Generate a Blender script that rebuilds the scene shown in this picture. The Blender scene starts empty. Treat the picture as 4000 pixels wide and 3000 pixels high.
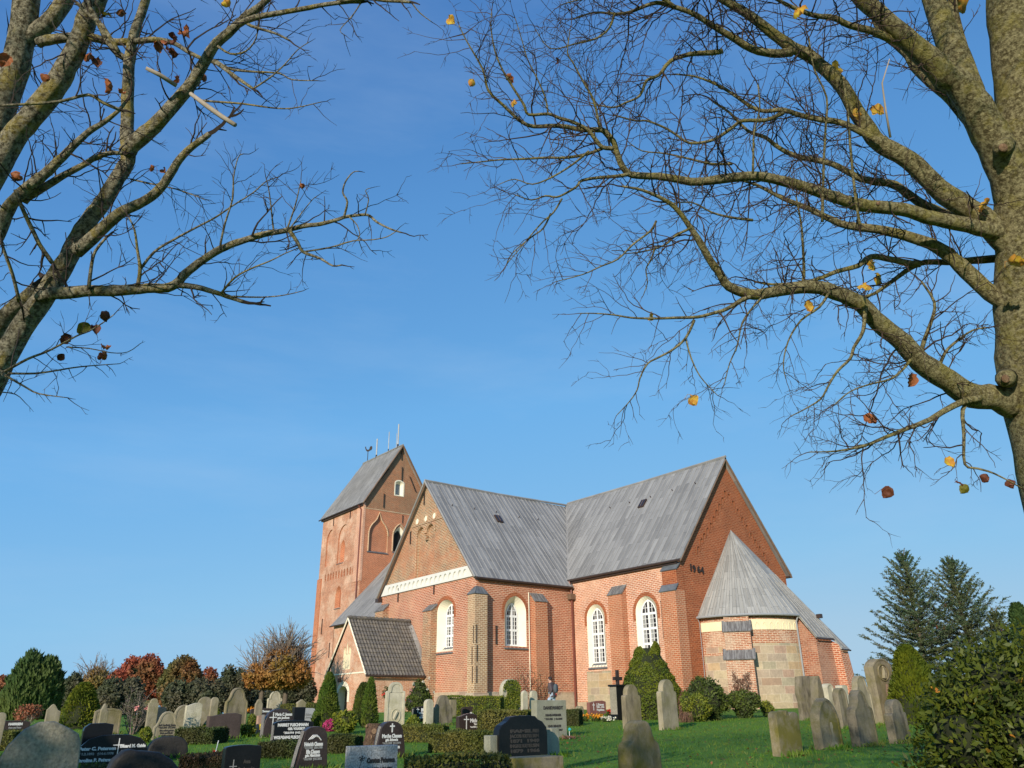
# Autumn view over a churchyard to a brick village church.  x = east, y = north, z = up, metres.
import bpy, bmesh, math, random
import numpy as np
from mathutils import Vector, Matrix, noise
from mathutils.geometry import tessellate_polygon
random.seed(11)
RNG = np.random.default_rng(5)
rad, sin, cos, pi = math.radians, math.sin, math.cos, math.pi
SC = bpy.context.scene
COL = SC.collection

# ---------------------------------------------------------------- camera
F, CX, CY = 3075.42, 2000.0, 1500.0            # focal length and centre in pixels of the 4000 x 3000 photograph
PITCH, ROLL, YAW = rad(22.5239), rad(-0.6546), rad(-51.8397)
EYE = Vector((0, 0, 1.55))
FWD = Vector((sin(YAW)*cos(PITCH), cos(YAW)*cos(PITCH), sin(PITCH)))
_r = Vector((cos(YAW), -sin(YAW), 0))
_u = _r.cross(FWD)
RIGHT = cos(ROLL)*_r + sin(ROLL)*_u
UP = -sin(ROLL)*_r + cos(ROLL)*_u
cam_data = bpy.data.cameras.new('camera')
cam = bpy.data.objects.new('camera', cam_data)
COL.objects.link(cam)
cam_data.sensor_width = 36.0
cam_data.lens = F*36.0/4000.0
cam_data.clip_start, cam_data.clip_end = 0.05, 9000
mw = Matrix((RIGHT, UP, -FWD)).transposed().to_4x4()
mw.translation = EYE
cam.matrix_world = mw
SC.camera = cam

# ---------------------------------------------------------------- sky, sun, exposure
EXPOSURE = 0.6
SUN_AZ, SUN_EL = 150.0, 17.5                   # degrees, azimuth clockwise from north
world = bpy.data.worlds.new('World')
SC.world = world
world.use_nodes = True
wn = world.node_tree
bg = wn.nodes['Background']
sky = wn.nodes.new('ShaderNodeTexSky')
sky.sky_type = 'NISHITA'
sky.sun_disc = False
sky.sun_elevation = rad(SUN_EL)
sky.sun_rotation = rad(SUN_AZ)
sky.altitude = 0
sky.air_density = 1.0
sky.dust_density = 0.5
sky.ozone_density = 4.0
# the photograph's tone curve compresses the bright horizon: the sky's own brightness drives its displayed colour
sep = wn.nodes.new('ShaderNodeSeparateColor'); wn.links.new(sky.outputs[0], sep.inputs[0])
m1 = wn.nodes.new('ShaderNodeMath'); m1.operation = 'MULTIPLY'; m1.inputs[1].default_value = 0.1; wn.links.new(sep.outputs[1], m1.inputs[0])
crw = wn.nodes.new('ShaderNodeValToRGB'); wn.links.new(m1.outputs[0], crw.inputs[0])
def lin(c): return tuple(((v/255+0.055)/1.055)**2.4 for v in c) + (1,)
stops = ((0.05, (66, 112, 178)), (0.095, (76, 128, 193)), (0.14, (90, 150, 212)), (0.245, (112, 177, 233)), (0.47, (142, 196, 235)), (0.67, (168, 203, 228)), (0.95, (186, 208, 222)))
el_ = crw.color_ramp.elements
el_[0].position, el_[0].color = stops[0][0], lin(stops[0][1]); el_[1].position, el_[1].color = stops[-1][0], lin(stops[-1][1])
for p_, c_ in stops[1:-1]:
    e_ = el_.new(p_); e_.color = lin(c_)
com = wn.nodes.new('ShaderNodeVectorMath'); com.operation = 'SCALE'; com.inputs['Scale'].default_value = 1/(0.15*2**EXPOSURE)
wn.links.new(crw.outputs[0], com.inputs[0])
# faint high cirrus
tc = wn.nodes.new('ShaderNodeTexCoord'); mpw = wn.nodes.new('ShaderNodeMapping'); mpw.inputs['Scale'].default_value = (1.6, 0.9, 5.0); mpw.inputs['Rotation'].default_value = (0.2, 0.5, 0.4)
nzw = wn.nodes.new('ShaderNodeTexNoise'); nzw.inputs['Scale'].default_value = 1.5; nzw.inputs['Detail'].default_value = 7; nzw.inputs['Roughness'].default_value = 0.6
rmw = wn.nodes.new('ShaderNodeMapRange'); rmw.inputs[1].default_value = 0.50; rmw.inputs[2].default_value = 0.80; rmw.inputs[4].default_value = 0.20
wn.links.new(tc.outputs['Generated'], mpw.inputs[0]); wn.links.new(mpw.outputs[0], nzw.inputs['Vector']); wn.links.new(nzw.outputs[0], rmw.inputs[0])
mxw = wn.nodes.new('ShaderNodeMix'); mxw.data_type = 'RGBA'; mxw.inputs[7].default_value = (0.50/(0.15*2**EXPOSURE), 0.66/(0.15*2**EXPOSURE), 0.86/(0.15*2**EXPOSURE), 1)
wn.links.new(rmw.outputs[0], mxw.inputs[0]); wn.links.new(com.outputs[0], mxw.inputs[6]); wn.links.new(mxw.outputs[2], bg.inputs[0])
bg.inputs[1].default_value = 0.15
sd = Vector((sin(rad(SUN_AZ))*cos(rad(SUN_EL)), cos(rad(SUN_AZ))*cos(rad(SUN_EL)), sin(rad(SUN_EL))))
sun_data = bpy.data.lights.new('sun', 'SUN')
sun_data.energy = 3.3
sun_data.angle = rad(0.53)
sun_data.color = (1.0, 0.90, 0.76)
sun = bpy.data.objects.new('sun', sun_data)
COL.objects.link(sun)
sun.rotation_euler = (-sd).to_track_quat('-Z', 'Y').to_euler()
SC.view_settings.view_transform = 'Standard'
SC.view_settings.look = 'None'
SC.view_settings.exposure = EXPOSURE
SC.view_settings.gamma = 1.0

# ---------------------------------------------------------------- where things stand
def ray(px, py):
    return FWD + RIGHT*((px-CX)/F) - UP*((py-CY)/F)
def at(px, py, depth):
    return EYE + ray(px, py)*depth
HX, HY = sin(YAW), cos(YAW)
def ground_z(x, y):
    s = x*HX + y*HY
    if s < 0: return 0.0
    if s < 40: return 0.031*s
    if s < 60: return 1.24 + 0.031*(s-40) - 0.031*(s-40)**2/40
    return 1.55
def on_ground(px, py):
    d = ray(px, py)
    t = 4.0
    while t < 200:
        p = EYE + d*t
        if p.z <= ground_z(p.x, p.y): return p
        t += 0.05
    return EYE + d*60
def along(px, r, py=2770):                      # ground point in the direction of a pixel at horizontal distance r
    d = ray(px, py); k = r/math.hypot(d.x, d.y)
    x, y = d.x*k, d.y*k
    return Vector((x, y, ground_z(x, y)))
def height_at(p, px, py):                       # height above p's ground of the sight line through a pixel
    d = ray(px, py); r = math.hypot(p.x, p.y)
    return EYE.z + d.z*r/math.hypot(d.x, d.y) - p.z
def width_at(p, pl, pr, py=2770):
    a, b = ray(pl, py), ray(pr, py)
    return math.hypot(p.x, p.y)*(math.atan2(b.x, b.y) - math.atan2(a.x, a.y))
def hit_plane(px, py, p0, n):
    d = ray(px, py)
    return EYE + d*((p0-EYE).dot(n)/d.dot(n))

# ---------------------------------------------------------------- object helpers
def tag(o, label=None, cat=None, group=None, kind=None):
    if label: o['label'] = label
    if cat: o['category'] = cat
    if group: o['group'] = group
    if kind: o['kind'] = kind
    return o
def empty(name, loc, label, cat, group=None, rz=0.0):
    o = bpy.data.objects.new(name, None)
    o.empty_display_size = 0.3
    COL.objects.link(o)
    o.location = loc
    o.rotation_euler = (0, 0, rz)
    return tag(o, label, cat, group)
def uv_auto(me):                                # metres along the surface: u horizontal, v up the slope
    n = len(me.loops)
    if not n: return
    uv = me.uv_layers.new(name='uv')
    Z = Vector((0, 0, 1))
    buf = [0.0]*(2*n)
    for p in me.polygons:
        nn = p.normal
        if abs(nn.z) > 0.985: t, b = Vector((1, 0, 0)), Vector((0, 1, 0))
        else:
            t = Z.cross(nn).normalized(); b = nn.cross(t)
        for li in p.loop_indices:
            co = me.vertices[me.loops[li].vertex_index].co
            buf[2*li] = t.dot(co); buf[2*li+1] = b.dot(co)
    uv.data.foreach_set('uv', buf)
class MB:
    def __init__(s): s.v = []; s.f = []
    def add(s, vs, fs):
        o = len(s.v)
        s.v += [tuple(v) for v in vs]
        s.f += [tuple(i+o for i in f) for f in fs]
        return s
    def box(s, a, b):
        x0, y0, z0 = a; x1, y1, z1 = b
        return s.add([(x0,y0,z0),(x1,y0,z0),(x1,y1,z0),(x0,y1,z0),(x0,y0,z1),(x1,y0,z1),(x1,y1,z1),(x0,y1,z1)],
                     [(0,3,2,1),(4,5,6,7),(0,1,5,4),(1,2,6,5),(2,3,7,6),(3,0,4,7)])
    def poly(s, pts): return s.add(pts, [tuple(range(len(pts)))])
    def slab(s, pts, t):                        # planar polygon, front face ccw from outside, thickness t behind it
        pts = [Vector(p) for p in pts]
        n = normal_of(pts); k = len(pts)
        return s.add(pts + [p-n*t for p in pts],
                     [tuple(range(k)), tuple(range(2*k-1, k-1, -1))] + [(i, i+k, (i+1) % k+k, (i+1) % k) for i in range(k)])
    def tube(s, pts, rr, n=5, cap=True):
        pts = [Vector(p) for p in pts]; m = len(pts); vs = []; N = None
        for i, p in enumerate(pts):
            t = (pts[min(i+1, m-1)] - pts[max(i-1, 0)])
            t = t.normalized() if t.length > 1e-9 else Vector((0, 0, 1))
            if N is None:
                N = t.cross(Vector((0, 0, 1)))
                if N.length < 0.1: N = t.cross(Vector((1, 0, 0)))
            N = (N - t*N.dot(t)).normalized(); B = t.cross(N)
            r = rr[i] if hasattr(rr, '__len__') else rr
            for k in range(n):
                a = 2*pi*k/n
                vs.append(p + N*(r*cos(a)) + B*(r*sin(a)))
        fs = [(i*n+k, i*n+(k+1) % n, (i+1)*n+(k+1) % n, (i+1)*n+k) for i in range(m-1) for k in range(n)]
        if cap and n > 2: fs += [tuple(range(n-1, -1, -1)), tuple((m-1)*n+k for k in range(n))]
        return s.add(vs, fs)
    def build(s, name, mat, parent=None, smooth=False, local=None, uv=True):
        me = bpy.data.meshes.new(name)
        me.from_pydata(s.v, [], s.f)
        me.validate(); me.update()
        if uv: uv_auto(me)
        if smooth: me.polygons.foreach_set('use_smooth', [True]*len(me.polygons))
        me.materials.append(mat)
        o = bpy.data.objects.new(name, me)
        COL.objects.link(o)
        if parent is not None: o.parent = parent
        if local is not None: o.location = local
        return o
def normal_of(pts):
    n = Vector((0, 0, 0))
    for i in range(len(pts)):
        a, b = Vector(pts[i]), Vector(pts[(i+1) % len(pts)])
        n += Vector(((a.y-b.y)*(a.z+b.z), (a.z-b.z)*(a.x+b.x), (a.x-b.x)*(a.y+b.y)))
    return n.normalized()
def np_mesh(name, V, quads, mat, parent=None, smooth=False, loc=None):
    me = bpy.data.meshes.new(name)
    nq = len(quads)
    k = quads.shape[1]
    me.vertices.add(len(V)); me.vertices.foreach_set('co', np.asarray(V, np.float32).ravel())
    me.loops.add(nq*k); me.loops.foreach_set('vertex_index', np.asarray(quads, np.int32).ravel())
    me.polygons.add(nq)
    me.polygons.foreach_set('loop_start', np.arange(0, nq*k, k, dtype=np.int32))
    me.polygons.foreach_set('loop_total', np.full(nq, k, np.int32))
    me.update(calc_edges=True)
    if smooth: me.polygons.foreach_set('use_smooth', [True]*nq)
    me.materials.append(mat)
    o = bpy.data.objects.new(name, me)
    COL.objects.link(o)
    if parent is not None: o.parent = parent
    if loc is not None: o.location = loc
    return o
def unit(a): return a/np.maximum(np.linalg.norm(a, axis=1, keepdims=True), 1e-9)
def leaf_arrays(P, D, size, aspect=0.5, N=None):   # rhombic leaves at P, long axis D
    n = len(P)
    D = unit(D)
    if N is None: N = unit(RNG.normal(size=(n, 3)))
    W = unit(np.cross(D, N))
    L = np.asarray(size).reshape(-1, 1)*np.ones((n, 1))
    bend = np.cross(W, D)*L*0.12
    V = np.stack([P-D*L*0.5, P+W*L*aspect*0.5-bend, P+D*L*0.5, P-W*L*aspect*0.5-bend], 1).reshape(-1, 3)
    return V, np.arange(4*n).reshape(n, 4)
# ---------------------------------------------------------------- materials
class NT:
    def __init__(s, name):
        s.m = bpy.data.materials.new(name); s.m.use_nodes = True
        s.t = s.m.node_tree; s.b = s.t.nodes['Principled BSDF']
        s.b.inputs['Specular IOR Level'].default_value = 0.3
        s.b.inputs['Roughness'].default_value = 0.85
    def n(s, typ, **kw):
        x = s.t.nodes.new('ShaderNode'+typ)
        for k, v in kw.items():
            if k in x.inputs.keys(): x.inputs[k].default_value = v
            else: setattr(x, k, v)
        return x
    def l(s, a, b): s.t.links.new(a, b)
    def coords(s, kind='Object', scale=(1, 1, 1)):
        c = s.n('TexCoord'); mp = s.n('Mapping'); mp.inputs['Scale'].default_value = scale
        s.l(c.outputs[kind], mp.inputs[0]); return mp.outputs[0]
    def noise(s, co, scale, detail=4, rough=0.55):
        x = s.n('TexNoise'); x.inputs['Scale'].default_value = scale; x.inputs['Detail'].default_value = detail
        x.inputs['Roughness'].default_value = rough
        if co is not None: s.l(co, x.inputs['Vector'])
        return x.outputs[0]
    def ramp(s, fac, a, b):
        x = s.n('MapRange'); x.inputs[1].default_value = a; x.inputs[2].default_value = b
        x.clamp = True; s.l(fac, x.inputs[0]); return x.outputs[0]
    def mix(s, fac, a, b, mode='MIX'):
        x = s.n('Mix', data_type='RGBA', blend_type=mode)
        for i, v in ((0, fac), (6, a), (7, b)):
            if hasattr(v, 'links'): s.l(v, x.inputs[i])
            elif i == 0: x.inputs[i].default_value = v
            else: x.inputs[i].default_value = (*v, 1)
        return x.outputs[2]
    def mul(s, a, k):
        x = s.n('Math', operation='MULTIPLY'); s.l(a, x.inputs[0])
        if hasattr(k, 'links'): s.l(k, x.inputs[1])
        else: x.inputs[1].default_value = k
        return x.outputs[0]
    def base(s, c):
        if hasattr(c, 'links'): s.l(c, s.b.inputs['Base Color'])
        else: s.b.inputs['Base Color'].default_value = (*c, 1)
    def bump(s, h, strength=0.3, dist=0.02):
        x = s.n('Bump'); x.inputs['Strength'].default_value = strength; x.inputs['Distance'].default_value = dist
        s.l(h, x.inputs['Height']); s.l(x.outputs[0], s.b.inputs['Normal'])
    def rough(s, v): s.b.inputs['Roughness'].default_value = v
def value_var(t, col, co, scale, lo=0.8, hi=1.15, detail=5):
    f = t.ramp(t.noise(co, scale, detail), 0.25, 0.75)
    x = t.n('MapRange'); x.inputs[3].default_value = lo; x.inputs[4].default_value = hi; t.l(f, x.inputs[0])
    h = t.n('HueSaturation'); t.l(x.outputs[0], h.inputs['Value'])
    if hasattr(col, 'links'): t.l(col, h.inputs['Color'])
    else: h.inputs['Color'].default_value = (*col, 1)
    return h.outputs[0]
def brick(name, c1, c2, mortar, patch=None, pscale=0.45, pamt=0.6, mw=0.016, bw=0.34, rh=0.118, soot=0.0):
    t = NT(name)
    ob = t.coords('Object'); uv = t.coords('UV')
    x = t.n('TexBrick', offset=0.5, squash=1.0)
    x.inputs['Scale'].default_value = 1.0
    x.inputs['Brick Width'].default_value = bw; x.inputs['Row Height'].default_value = rh
    x.inputs['Mortar Size'].default_value = mw; x.inputs['Mortar Smooth'].default_value = 0.2
    x.inputs['Color1'].default_value = (*c1, 1); x.inputs['Color2'].default_value = (*c2, 1); x.inputs['Mortar'].default_value = (*mortar, 1)
    t.l(uv, x.inputs[0])
    c = x.outputs[0]
    if patch:
        f = t.mul(t.ramp(t.noise(ob, pscale, 9, 0.72), 0.47, 0.58), pamt)
        c = t.mix(f, c, patch)
        f2 = t.mul(t.ramp(t.noise(ob, pscale*3.7, 5, 0.7), 0.55, 0.72), pamt*0.6)
        c = t.mix(f2, c, mortar)
    if soot:
        st = t.coords('Object', (1.2, 1.2, 0.16))
        f3 = t.mul(t.ramp(t.noise(st, 1.3, 6, 0.6), 0.52, 0.75), soot)
        c = t.mix(f3, c, (0.09, 0.06, 0.045))
    c = value_var(t, c, ob, 0.9, 0.84, 1.14)
    c = value_var(t, c, ob, 9.0, 0.80, 1.18, 3)
    t.base(c)
    inv = t.n('Math', operation='SUBTRACT'); inv.inputs[0].default_value = 1.0; t.l(x.outputs[1], inv.inputs[1])
    t.bump(inv.outputs[0], 0.5, 0.012)
    t.rough(0.9)
    return t.m
def plain(name, col, rough=0.8, var=0.12, scale=3.0, spec=0.3, metal=0.0, bump=0.0):
    t = NT(name); ob = t.coords('Object')
    t.base(value_var(t, col, ob, scale, 1-var, 1+var))
    t.rough(rough); t.b.inputs['Specular IOR Level'].default_value = spec; t.b.inputs['Metallic'].default_value = metal
    if bump: t.bump(t.noise(ob, scale*9, 6), bump, 0.02)
    return t.m
def lead(name, base=(0.232, 0.226, 0.216), w=0.42, l=2.3, contrast=0.25):
    t = NT(name); uv = t.n('TexCoord'); sw = t.n('Mapping'); sw.inputs['Rotation'].default_value = (0, 0, rad(90))
    t.l(uv.outputs['UV'], sw.inputs[0])
    x = t.n('TexBrick', offset=0.37, offset_frequency=2)
    x.inputs['Scale'].default_value = 1; x.inputs['Brick Width'].default_value = l; x.inputs['Row Height'].default_value = w
    x.inputs['Mortar Size'].default_value = 0.012; x.inputs['Mortar Smooth'].default_value = 0.1; x.inputs['Bias'].default_value = 0.0
    d = tuple(v*(1-contrast) for v in base); h = tuple(v*(1+contrast) for v in base)
    x.inputs['Color1'].default_value = (*d, 1); x.inputs['Color2'].default_value = (*h, 1); x.inputs['Mortar'].default_value = (*[v*0.45 for v in base], 1)
    t.l(sw.outputs[0], x.inputs[0])
    ob = t.coords('Object')
    st = t.coords('UV', (3.0, 0.35, 1))
    c = t.mix(t.mul(t.ramp(t.noise(st, 1.6, 6, 0.65), 0.52, 0.72), 0.55), x.outputs[0], tuple(min(1, v*1.75) for v in base))
    c = t.mix(t.mul(t.ramp(t.noise(st, 0.9, 5, 0.6), 0.60, 0.78), 0.5), c, tuple(v*0.5 for v in base))
    c = value_var(t, c, ob, 0.5, 0.88, 1.12)
    t.base(c); t.rough(0.55); t.b.inputs['Specular IOR Level'].default_value = 0.45
    t.bump(x.outputs[1], -0.6, 0.012)
    return t.m
def ashlar(name, cols, mortar, bw=0.85, rh=0.46, mw=0.014):
    t = NT(name); ob = t.coords('Object'); uv = t.coords('UV')
    wb = t.n('TexNoise'); wb.inputs['Scale'].default_value = 1.7; t.l(uv, wb.inputs['Vector'])
    va = t.n('VectorMath', operation='SUBTRACT'); t.l(wb.outputs['Color'], va.inputs[0]); va.inputs[1].default_value = (0.5, 0.5, 0.5)
    vs = t.n('VectorMath', operation='SCALE'); t.l(va.outputs[0], vs.inputs[0]); vs.inputs['Scale'].default_value = 0.07
    ad = t.n('VectorMath', operation='ADD'); t.l(uv, ad.inputs[0]); t.l(vs.outputs[0], ad.inputs[1])
    x = t.n('TexBrick', offset=0.43, squash=1.5, squash_frequency=3)
    x.inputs['Scale'].default_value = 1; x.inputs['Brick Width'].default_value = bw; x.inputs['Row Height'].default_value = rh
    x.inputs['Mortar Size'].default_value = mw; x.inputs['Mortar Smooth'].default_value = 0.3
    x.inputs['Color1'].default_value = (0, 0, 0, 1); x.inputs['Color2'].default_value = (1, 1, 1, 1); x.inputs['Mortar'].default_value = (0.5, 0.5, 0.5, 1)
    t.l(ad.outputs[0], x.inputs[0])
    cr = t.n('ValToRGB'); el = cr.color_ramp.elements; cr.color_ramp.interpolation = 'CONSTANT'
    el[0].position = 0.0; el[0].color = (*cols[0], 1); el[1].position = 1/len(cols); el[1].color = (*cols[1], 1)
    for i in range(2, len(cols)): e_ = el.new(i/len(cols)); e_.color = (*cols[i], 1)
    t.l(x.outputs[0], cr.inputs[0])
    c = t.mix(x.outputs[1], cr.outputs[0], mortar)
    c = value_var(t, c, ob, 2.2, 0.82, 1.15)
    c = value_var(t, c, ob, 9, 0.82, 1.12)
    t.base(c)
    t.bump(x.outputs[1], -0.7, 0.02); t.rough(0.9)
    return t.m
def stone(name, col, moss=None, mamt=0.5, mscale=2.2, dark=None, damt=0.5, speck=0.12, rough=0.9, bump=0.35):
    t = NT(name); ob = t.coords('Object'); c = col
    wo = t.n('ObjectInfo'); ad = t.n('VectorMath', operation='ADD'); t.l(ob, ad.inputs[0]); t.l(wo.outputs['Location'], ad.inputs[1]); ob = ad.outputs[0]
    c = value_var(t, c, ob, 40, 1-speck, 1+speck, 3)
    c = value_var(t, c, ob, 2.6, 0.82, 1.16, 6)
    if dark:
        sc = t.n('VectorMath', operation='MULTIPLY'); t.l(ob, sc.inputs[0]); sc.inputs[1].default_value = (2.2, 2.2, 0.7)
        c = t.mix(t.mul(t.ramp(t.noise(sc.outputs[0], 2.3, 6, 0.62), 0.48, 0.66), damt), c, dark)
    if moss:
        c = t.mix(t.mul(t.ramp(t.noise(ob, mscale, 7, 0.68), 0.44, 0.62), mamt), c, moss)
    t.base(c); t.rough(rough)
    t.bump(t.noise(ob, 22, 6), bump, 0.02)
    return t.m
def leaf(name, c1, c2, c3=None, trans=0.3, scale=1.2, rough=0.6):
    t = NT(name); g = t.n('NewGeometry'); ob = t.coords('Object')
    c = t.mix(g.outputs['Random Per Island'], c1, c2)
    if c3: c = t.mix(t.ramp(t.noise(ob, scale, 4), 0.42, 0.62), c, c3)
    t.base(c); t.rough(rough); t.b.inputs['Specular IOR Level'].default_value = 0.25
    tr = t.n('BsdfTranslucent'); t.l(c, tr.inputs[0])
    mx = t.n('MixShader'); mx.inputs[0].default_value = trans
    t.l(t.b.outputs[0], mx.inputs[1]); t.l(tr.outputs[0], mx.inputs[2])
    t.l(mx.outputs[0], t.t.nodes['Material Output'].inputs[0])
    return t.m
def bark(name, base, pale, lichen, lam=0.6, vs=1.0):
    t = NT(name); ob = t.coords('Object')
    c = t.mix(t.ramp(t.noise(ob, 34*vs, 8, 0.72), 0.42, 0.58), base, pale)
    c = t.mix(t.mul(t.ramp(t.noise(ob, 5*vs, 8, 0.75), 0.50, 0.60), lam), c, lichen)
    c = t.mix(t.mul(t.ramp(t.noise(ob, 19*vs, 8, 0.75), 0.56, 0.64), 0.75), c, tuple(v*0.4 for v in base))
    t.base(c); t.rough(0.95); t.b.inputs['Specular IOR Level'].default_value = 0.15
    st = t.coords('Object', (1, 1, 1.6))
    t.bump(t.noise(st, 30*vs, 8, 0.75), 1.0, 0.035)
    return t.m
M = {}
PALE = (0.66, 0.53, 0.40)
M['brick_transept'] = brick('brick_transept', (0.45, 0.115, 0.045), (0.31, 0.08, 0.036), (0.62, 0.42, 0.30), (0.48, 0.28, 0.17), 0.32, 0.55, mw=0.024)
M['brick_gable'] = brick('brick_gable', (0.37, 0.155, 0.07), (0.20, 0.11, 0.065), (0.52, 0.41, 0.27), (0.48, 0.16, 0.07), 0.35, 0.45, mw=0.024, soot=0.2)
M['brick_east'] = brick('brick_east', (0.45, 0.11, 0.042), (0.32, 0.08, 0.034), (0.62, 0.41, 0.28), (0.43, 0.19, 0.11), 0.5, 0.45, mw=0.025)
M['brick_choir'] = brick('brick_choir', (0.52, 0.17, 0.075), (0.40, 0.13, 0.065), (0.70, 0.51, 0.38), (0.66, 0.39, 0.26), 0.38, 0.55, mw=0.025)
M['brick_buttress'] = brick('brick_buttress', (0.42, 0.115, 0.045), (0.36, 0.12, 0.055), (0.55, 0.35, 0.22), (0.47, 0.21, 0.12), 0.6, 0.5, mw=0.02)
M['brick_pier'] = brick('brick_pier', (0.38, 0.21, 0.10), (0.28, 0.15, 0.075), (0.62, 0.50, 0.34), (0.54, 0.33, 0.20), 0.5, 0.6, mw=0.024)
M['brick_choir_gable'] = brick('brick_choir_gable', (0.34, 0.080, 0.026), (0.23, 0.052, 0.019), (0.44, 0.22, 0.115), (0.38, 0.12, 0.05), 0.5, 0.4, mw=0.016)
M['brick_tower'] = brick('brick_tower', (0.46, 0.16, 0.075), (0.32, 0.105, 0.05), (0.62, 0.44, 0.31), (0.62, 0.41, 0.29), 0.42, 0.85, mw=0.018, soot=0.15)
M['brick_tower_east'] = brick('brick_tower_east', (0.46, 0.12, 0.044), (0.33, 0.082, 0.033), (0.58, 0.35, 0.215), (0.52, 0.21, 0.11), 0.5, 0.45, mw=0.018)
M['brick_tower_gable'] = brick('brick_tower_gable', (0.38, 0.125, 0.05), (0.24, 0.095, 0.045), (0.48, 0.32, 0.20), (0.26, 0.17, 0.10), 0.45, 0.5, mw=0.016, soot=0.25)
M['brick_apse'] = brick('brick_apse', (0.38, 0.11, 0.045), (0.28, 0.08, 0.036), (0.58, 0.44, 0.31), (0.60, 0.46, 0.33), 0.6, 0.5, mw=0.020, rh=0.10)
M['brick_annex'] = brick('brick_annex', (0.36, 0.12, 0.06), (0.26, 0.085, 0.045), (0.50, 0.34, 0.24), (0.46, 0.26, 0.17), 0.6, 0.6, mw=0.015)
M['brick_porch'] = brick('brick_porch', (0.50, 0.17, 0.07), (0.41, 0.13, 0.05), (0.66, 0.47, 0.33), (0.68, 0.48, 0.34), 0.7, 0.7, mw=0.018, rh=0.08)
M['ashlar'] = ashlar('ashlar', ((0.44, 0.35, 0.22), (0.36, 0.25, 0.17), (0.47, 0.34, 0.20), (0.37, 0.32, 0.22), (0.41, 0.28, 0.20), (0.46, 0.38, 0.25), (0.38, 0.30, 0.22), (0.44, 0.35, 0.24)), (0.54, 0.45, 0.33))
M['plinth'] = ashlar('plinth', ((0.46, 0.35, 0.24), (0.38, 0.27, 0.20), (0.42, 0.35, 0.26), (0.48, 0.38, 0.27)), (0.56, 0.45, 0.34), 1.1, 0.95, 0.016)
M['lead'] = lead('lead')
M['lead_pale'] = lead('lead_pale', (0.30, 0.292, 0.268), 0.46, 1.5, 0.22)
M['lead_tower'] = lead('lead_tower', (0.225, 0.219, 0.21), 0.36, 1.1, 0.30)
M['lead_roll'] = plain('lead_roll', (0.26, 0.252, 0.24), 0.5, 0.25, 0.8, 0.45)
M['lead_dark'] = plain('lead_dark', (0.13, 0.14, 0.15), 0.5, 0.35, 2.0, 0.4)
t = NT('lead_stain'); st = t.coords('UV', (5.0, 0.8, 1))
t.base(t.mix(t.ramp(t.noise(st, 1.4, 5, 0.6), 0.44, 0.56), (0.13, 0.12, 0.115), (0.22, 0.215, 0.205))); t.rough(0.5); M['lead_stain'] = t.m
M['zinc'] = plain('zinc', (0.30, 0.31, 0.32), 0.45, 0.1, 2.0, 0.5)
M['gutter'] = plain('gutter', (0.055, 0.035, 0.028), 0.45, 0.2, 2.0, 0.4)
M['spout_red'] = plain('spout_red', (0.16, 0.045, 0.03), 0.45, 0.15, 2.0, 0.4)
M['timber'] = plain('timber', (0.16, 0.10, 0.065), 0.8, 0.2, 4.0)
M['shadow_brick'] = plain('shadow_brick', (0.22, 0.075, 0.032), 0.9, 0.2, 6.0)  # frieze brick, darkened to carry the shadow of the little arches
M['band_white'] = plain('band_white', (0.68, 0.665, 0.61), 0.8, 0.06, 2.0)
M['iron'] = plain('iron', (0.035, 0.025, 0.022), 0.7, 0.3, 6.0)
M['white_plaster'] = plain('white_plaster', (0.80, 0.74, 0.58), 0.9, 0.07, 1.5, 0.2, bump=0.15)
M['cream_plaster'] = plain('cream_plaster', (0.76, 0.66, 0.44), 0.9, 0.08, 1.5, 0.2, bump=0.15)
M['white_paint'] = plain('white_paint', (0.82, 0.82, 0.80), 0.5, 0.03, 2.0)
M['black_pane'] = plain('black_pane', (0.025, 0.025, 0.03), 0.12, 0.3, 1.0, 0.5)
M['louvre'] = plain('louvre', (0.05, 0.04, 0.035), 0.7)
M['pale_pane'] = plain('pale_pane', (0.30, 0.30, 0.29), 0.8, 0.2, 3.0)
t = NT('pantile'); ob = t.coords('Object'); g = t.coords('UV')
x = t.n('TexBrick', offset=0.0); x.inputs['Scale'].default_value = 1; x.inputs['Brick Width'].default_value = 0.24; x.inputs['Row Height'].default_value = 0.33; x.inputs['Mortar Size'].default_value = 0.0
x.inputs['Color1'].default_value = (0.085, 0.08, 0.075, 1); x.inputs['Color2'].default_value = (0.17, 0.15, 0.125, 1); t.l(g, x.inputs[0])
c = t.mix(t.mul(t.ramp(t.noise(ob, 1.6, 6), 0.5, 0.7), 0.6), x.outputs[0], (0.20, 0.17, 0.13))
c = t.mix(t.mul(t.ramp(t.noise(ob, 4.0, 6), 0.62, 0.72), 0.6), c, (0.16, 0.15, 0.05)); t.base(c); t.rough(0.8); M['pantile'] = t.m
M['moss'] = plain('moss', (0.20, 0.17, 0.05), 0.95, 0.4, 5.0)
# grass and ground
t = NT('grass'); ob = t.coords('Object')
c = t.mix(t.ramp(t.noise(ob, 0.35, 5), 0.35, 0.65), (0.090, 0.215, 0.008), (0.135, 0.255, 0.014))
c = t.mix(t.mul(t.ramp(t.noise(ob, 1.3, 6), 0.52, 0.75), 0.6), c, (0.160, 0.215, 0.020))
c = t.mix(t.mul(t.ramp(t.noise(ob, 55, 4, 0.7), 0.40, 0.72), 0.55), c, (0.052, 0.140, 0.008))
c = t.mix(t.mul(t.ramp(t.noise(ob, 0.8, 6), 0.66, 0.74), 0.5), c, (0.09, 0.07, 0.035))
t.base(c); t.rough(0.9); t.bump(t.noise(ob, 38, 6, 0.7), 0.9, 0.05); M['grass'] = t.m
M['blade'] = leaf('blade', (0.085, 0.21, 0.012), (0.15, 0.26, 0.022), (0.18, 0.21, 0.04), 0.4)
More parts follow.
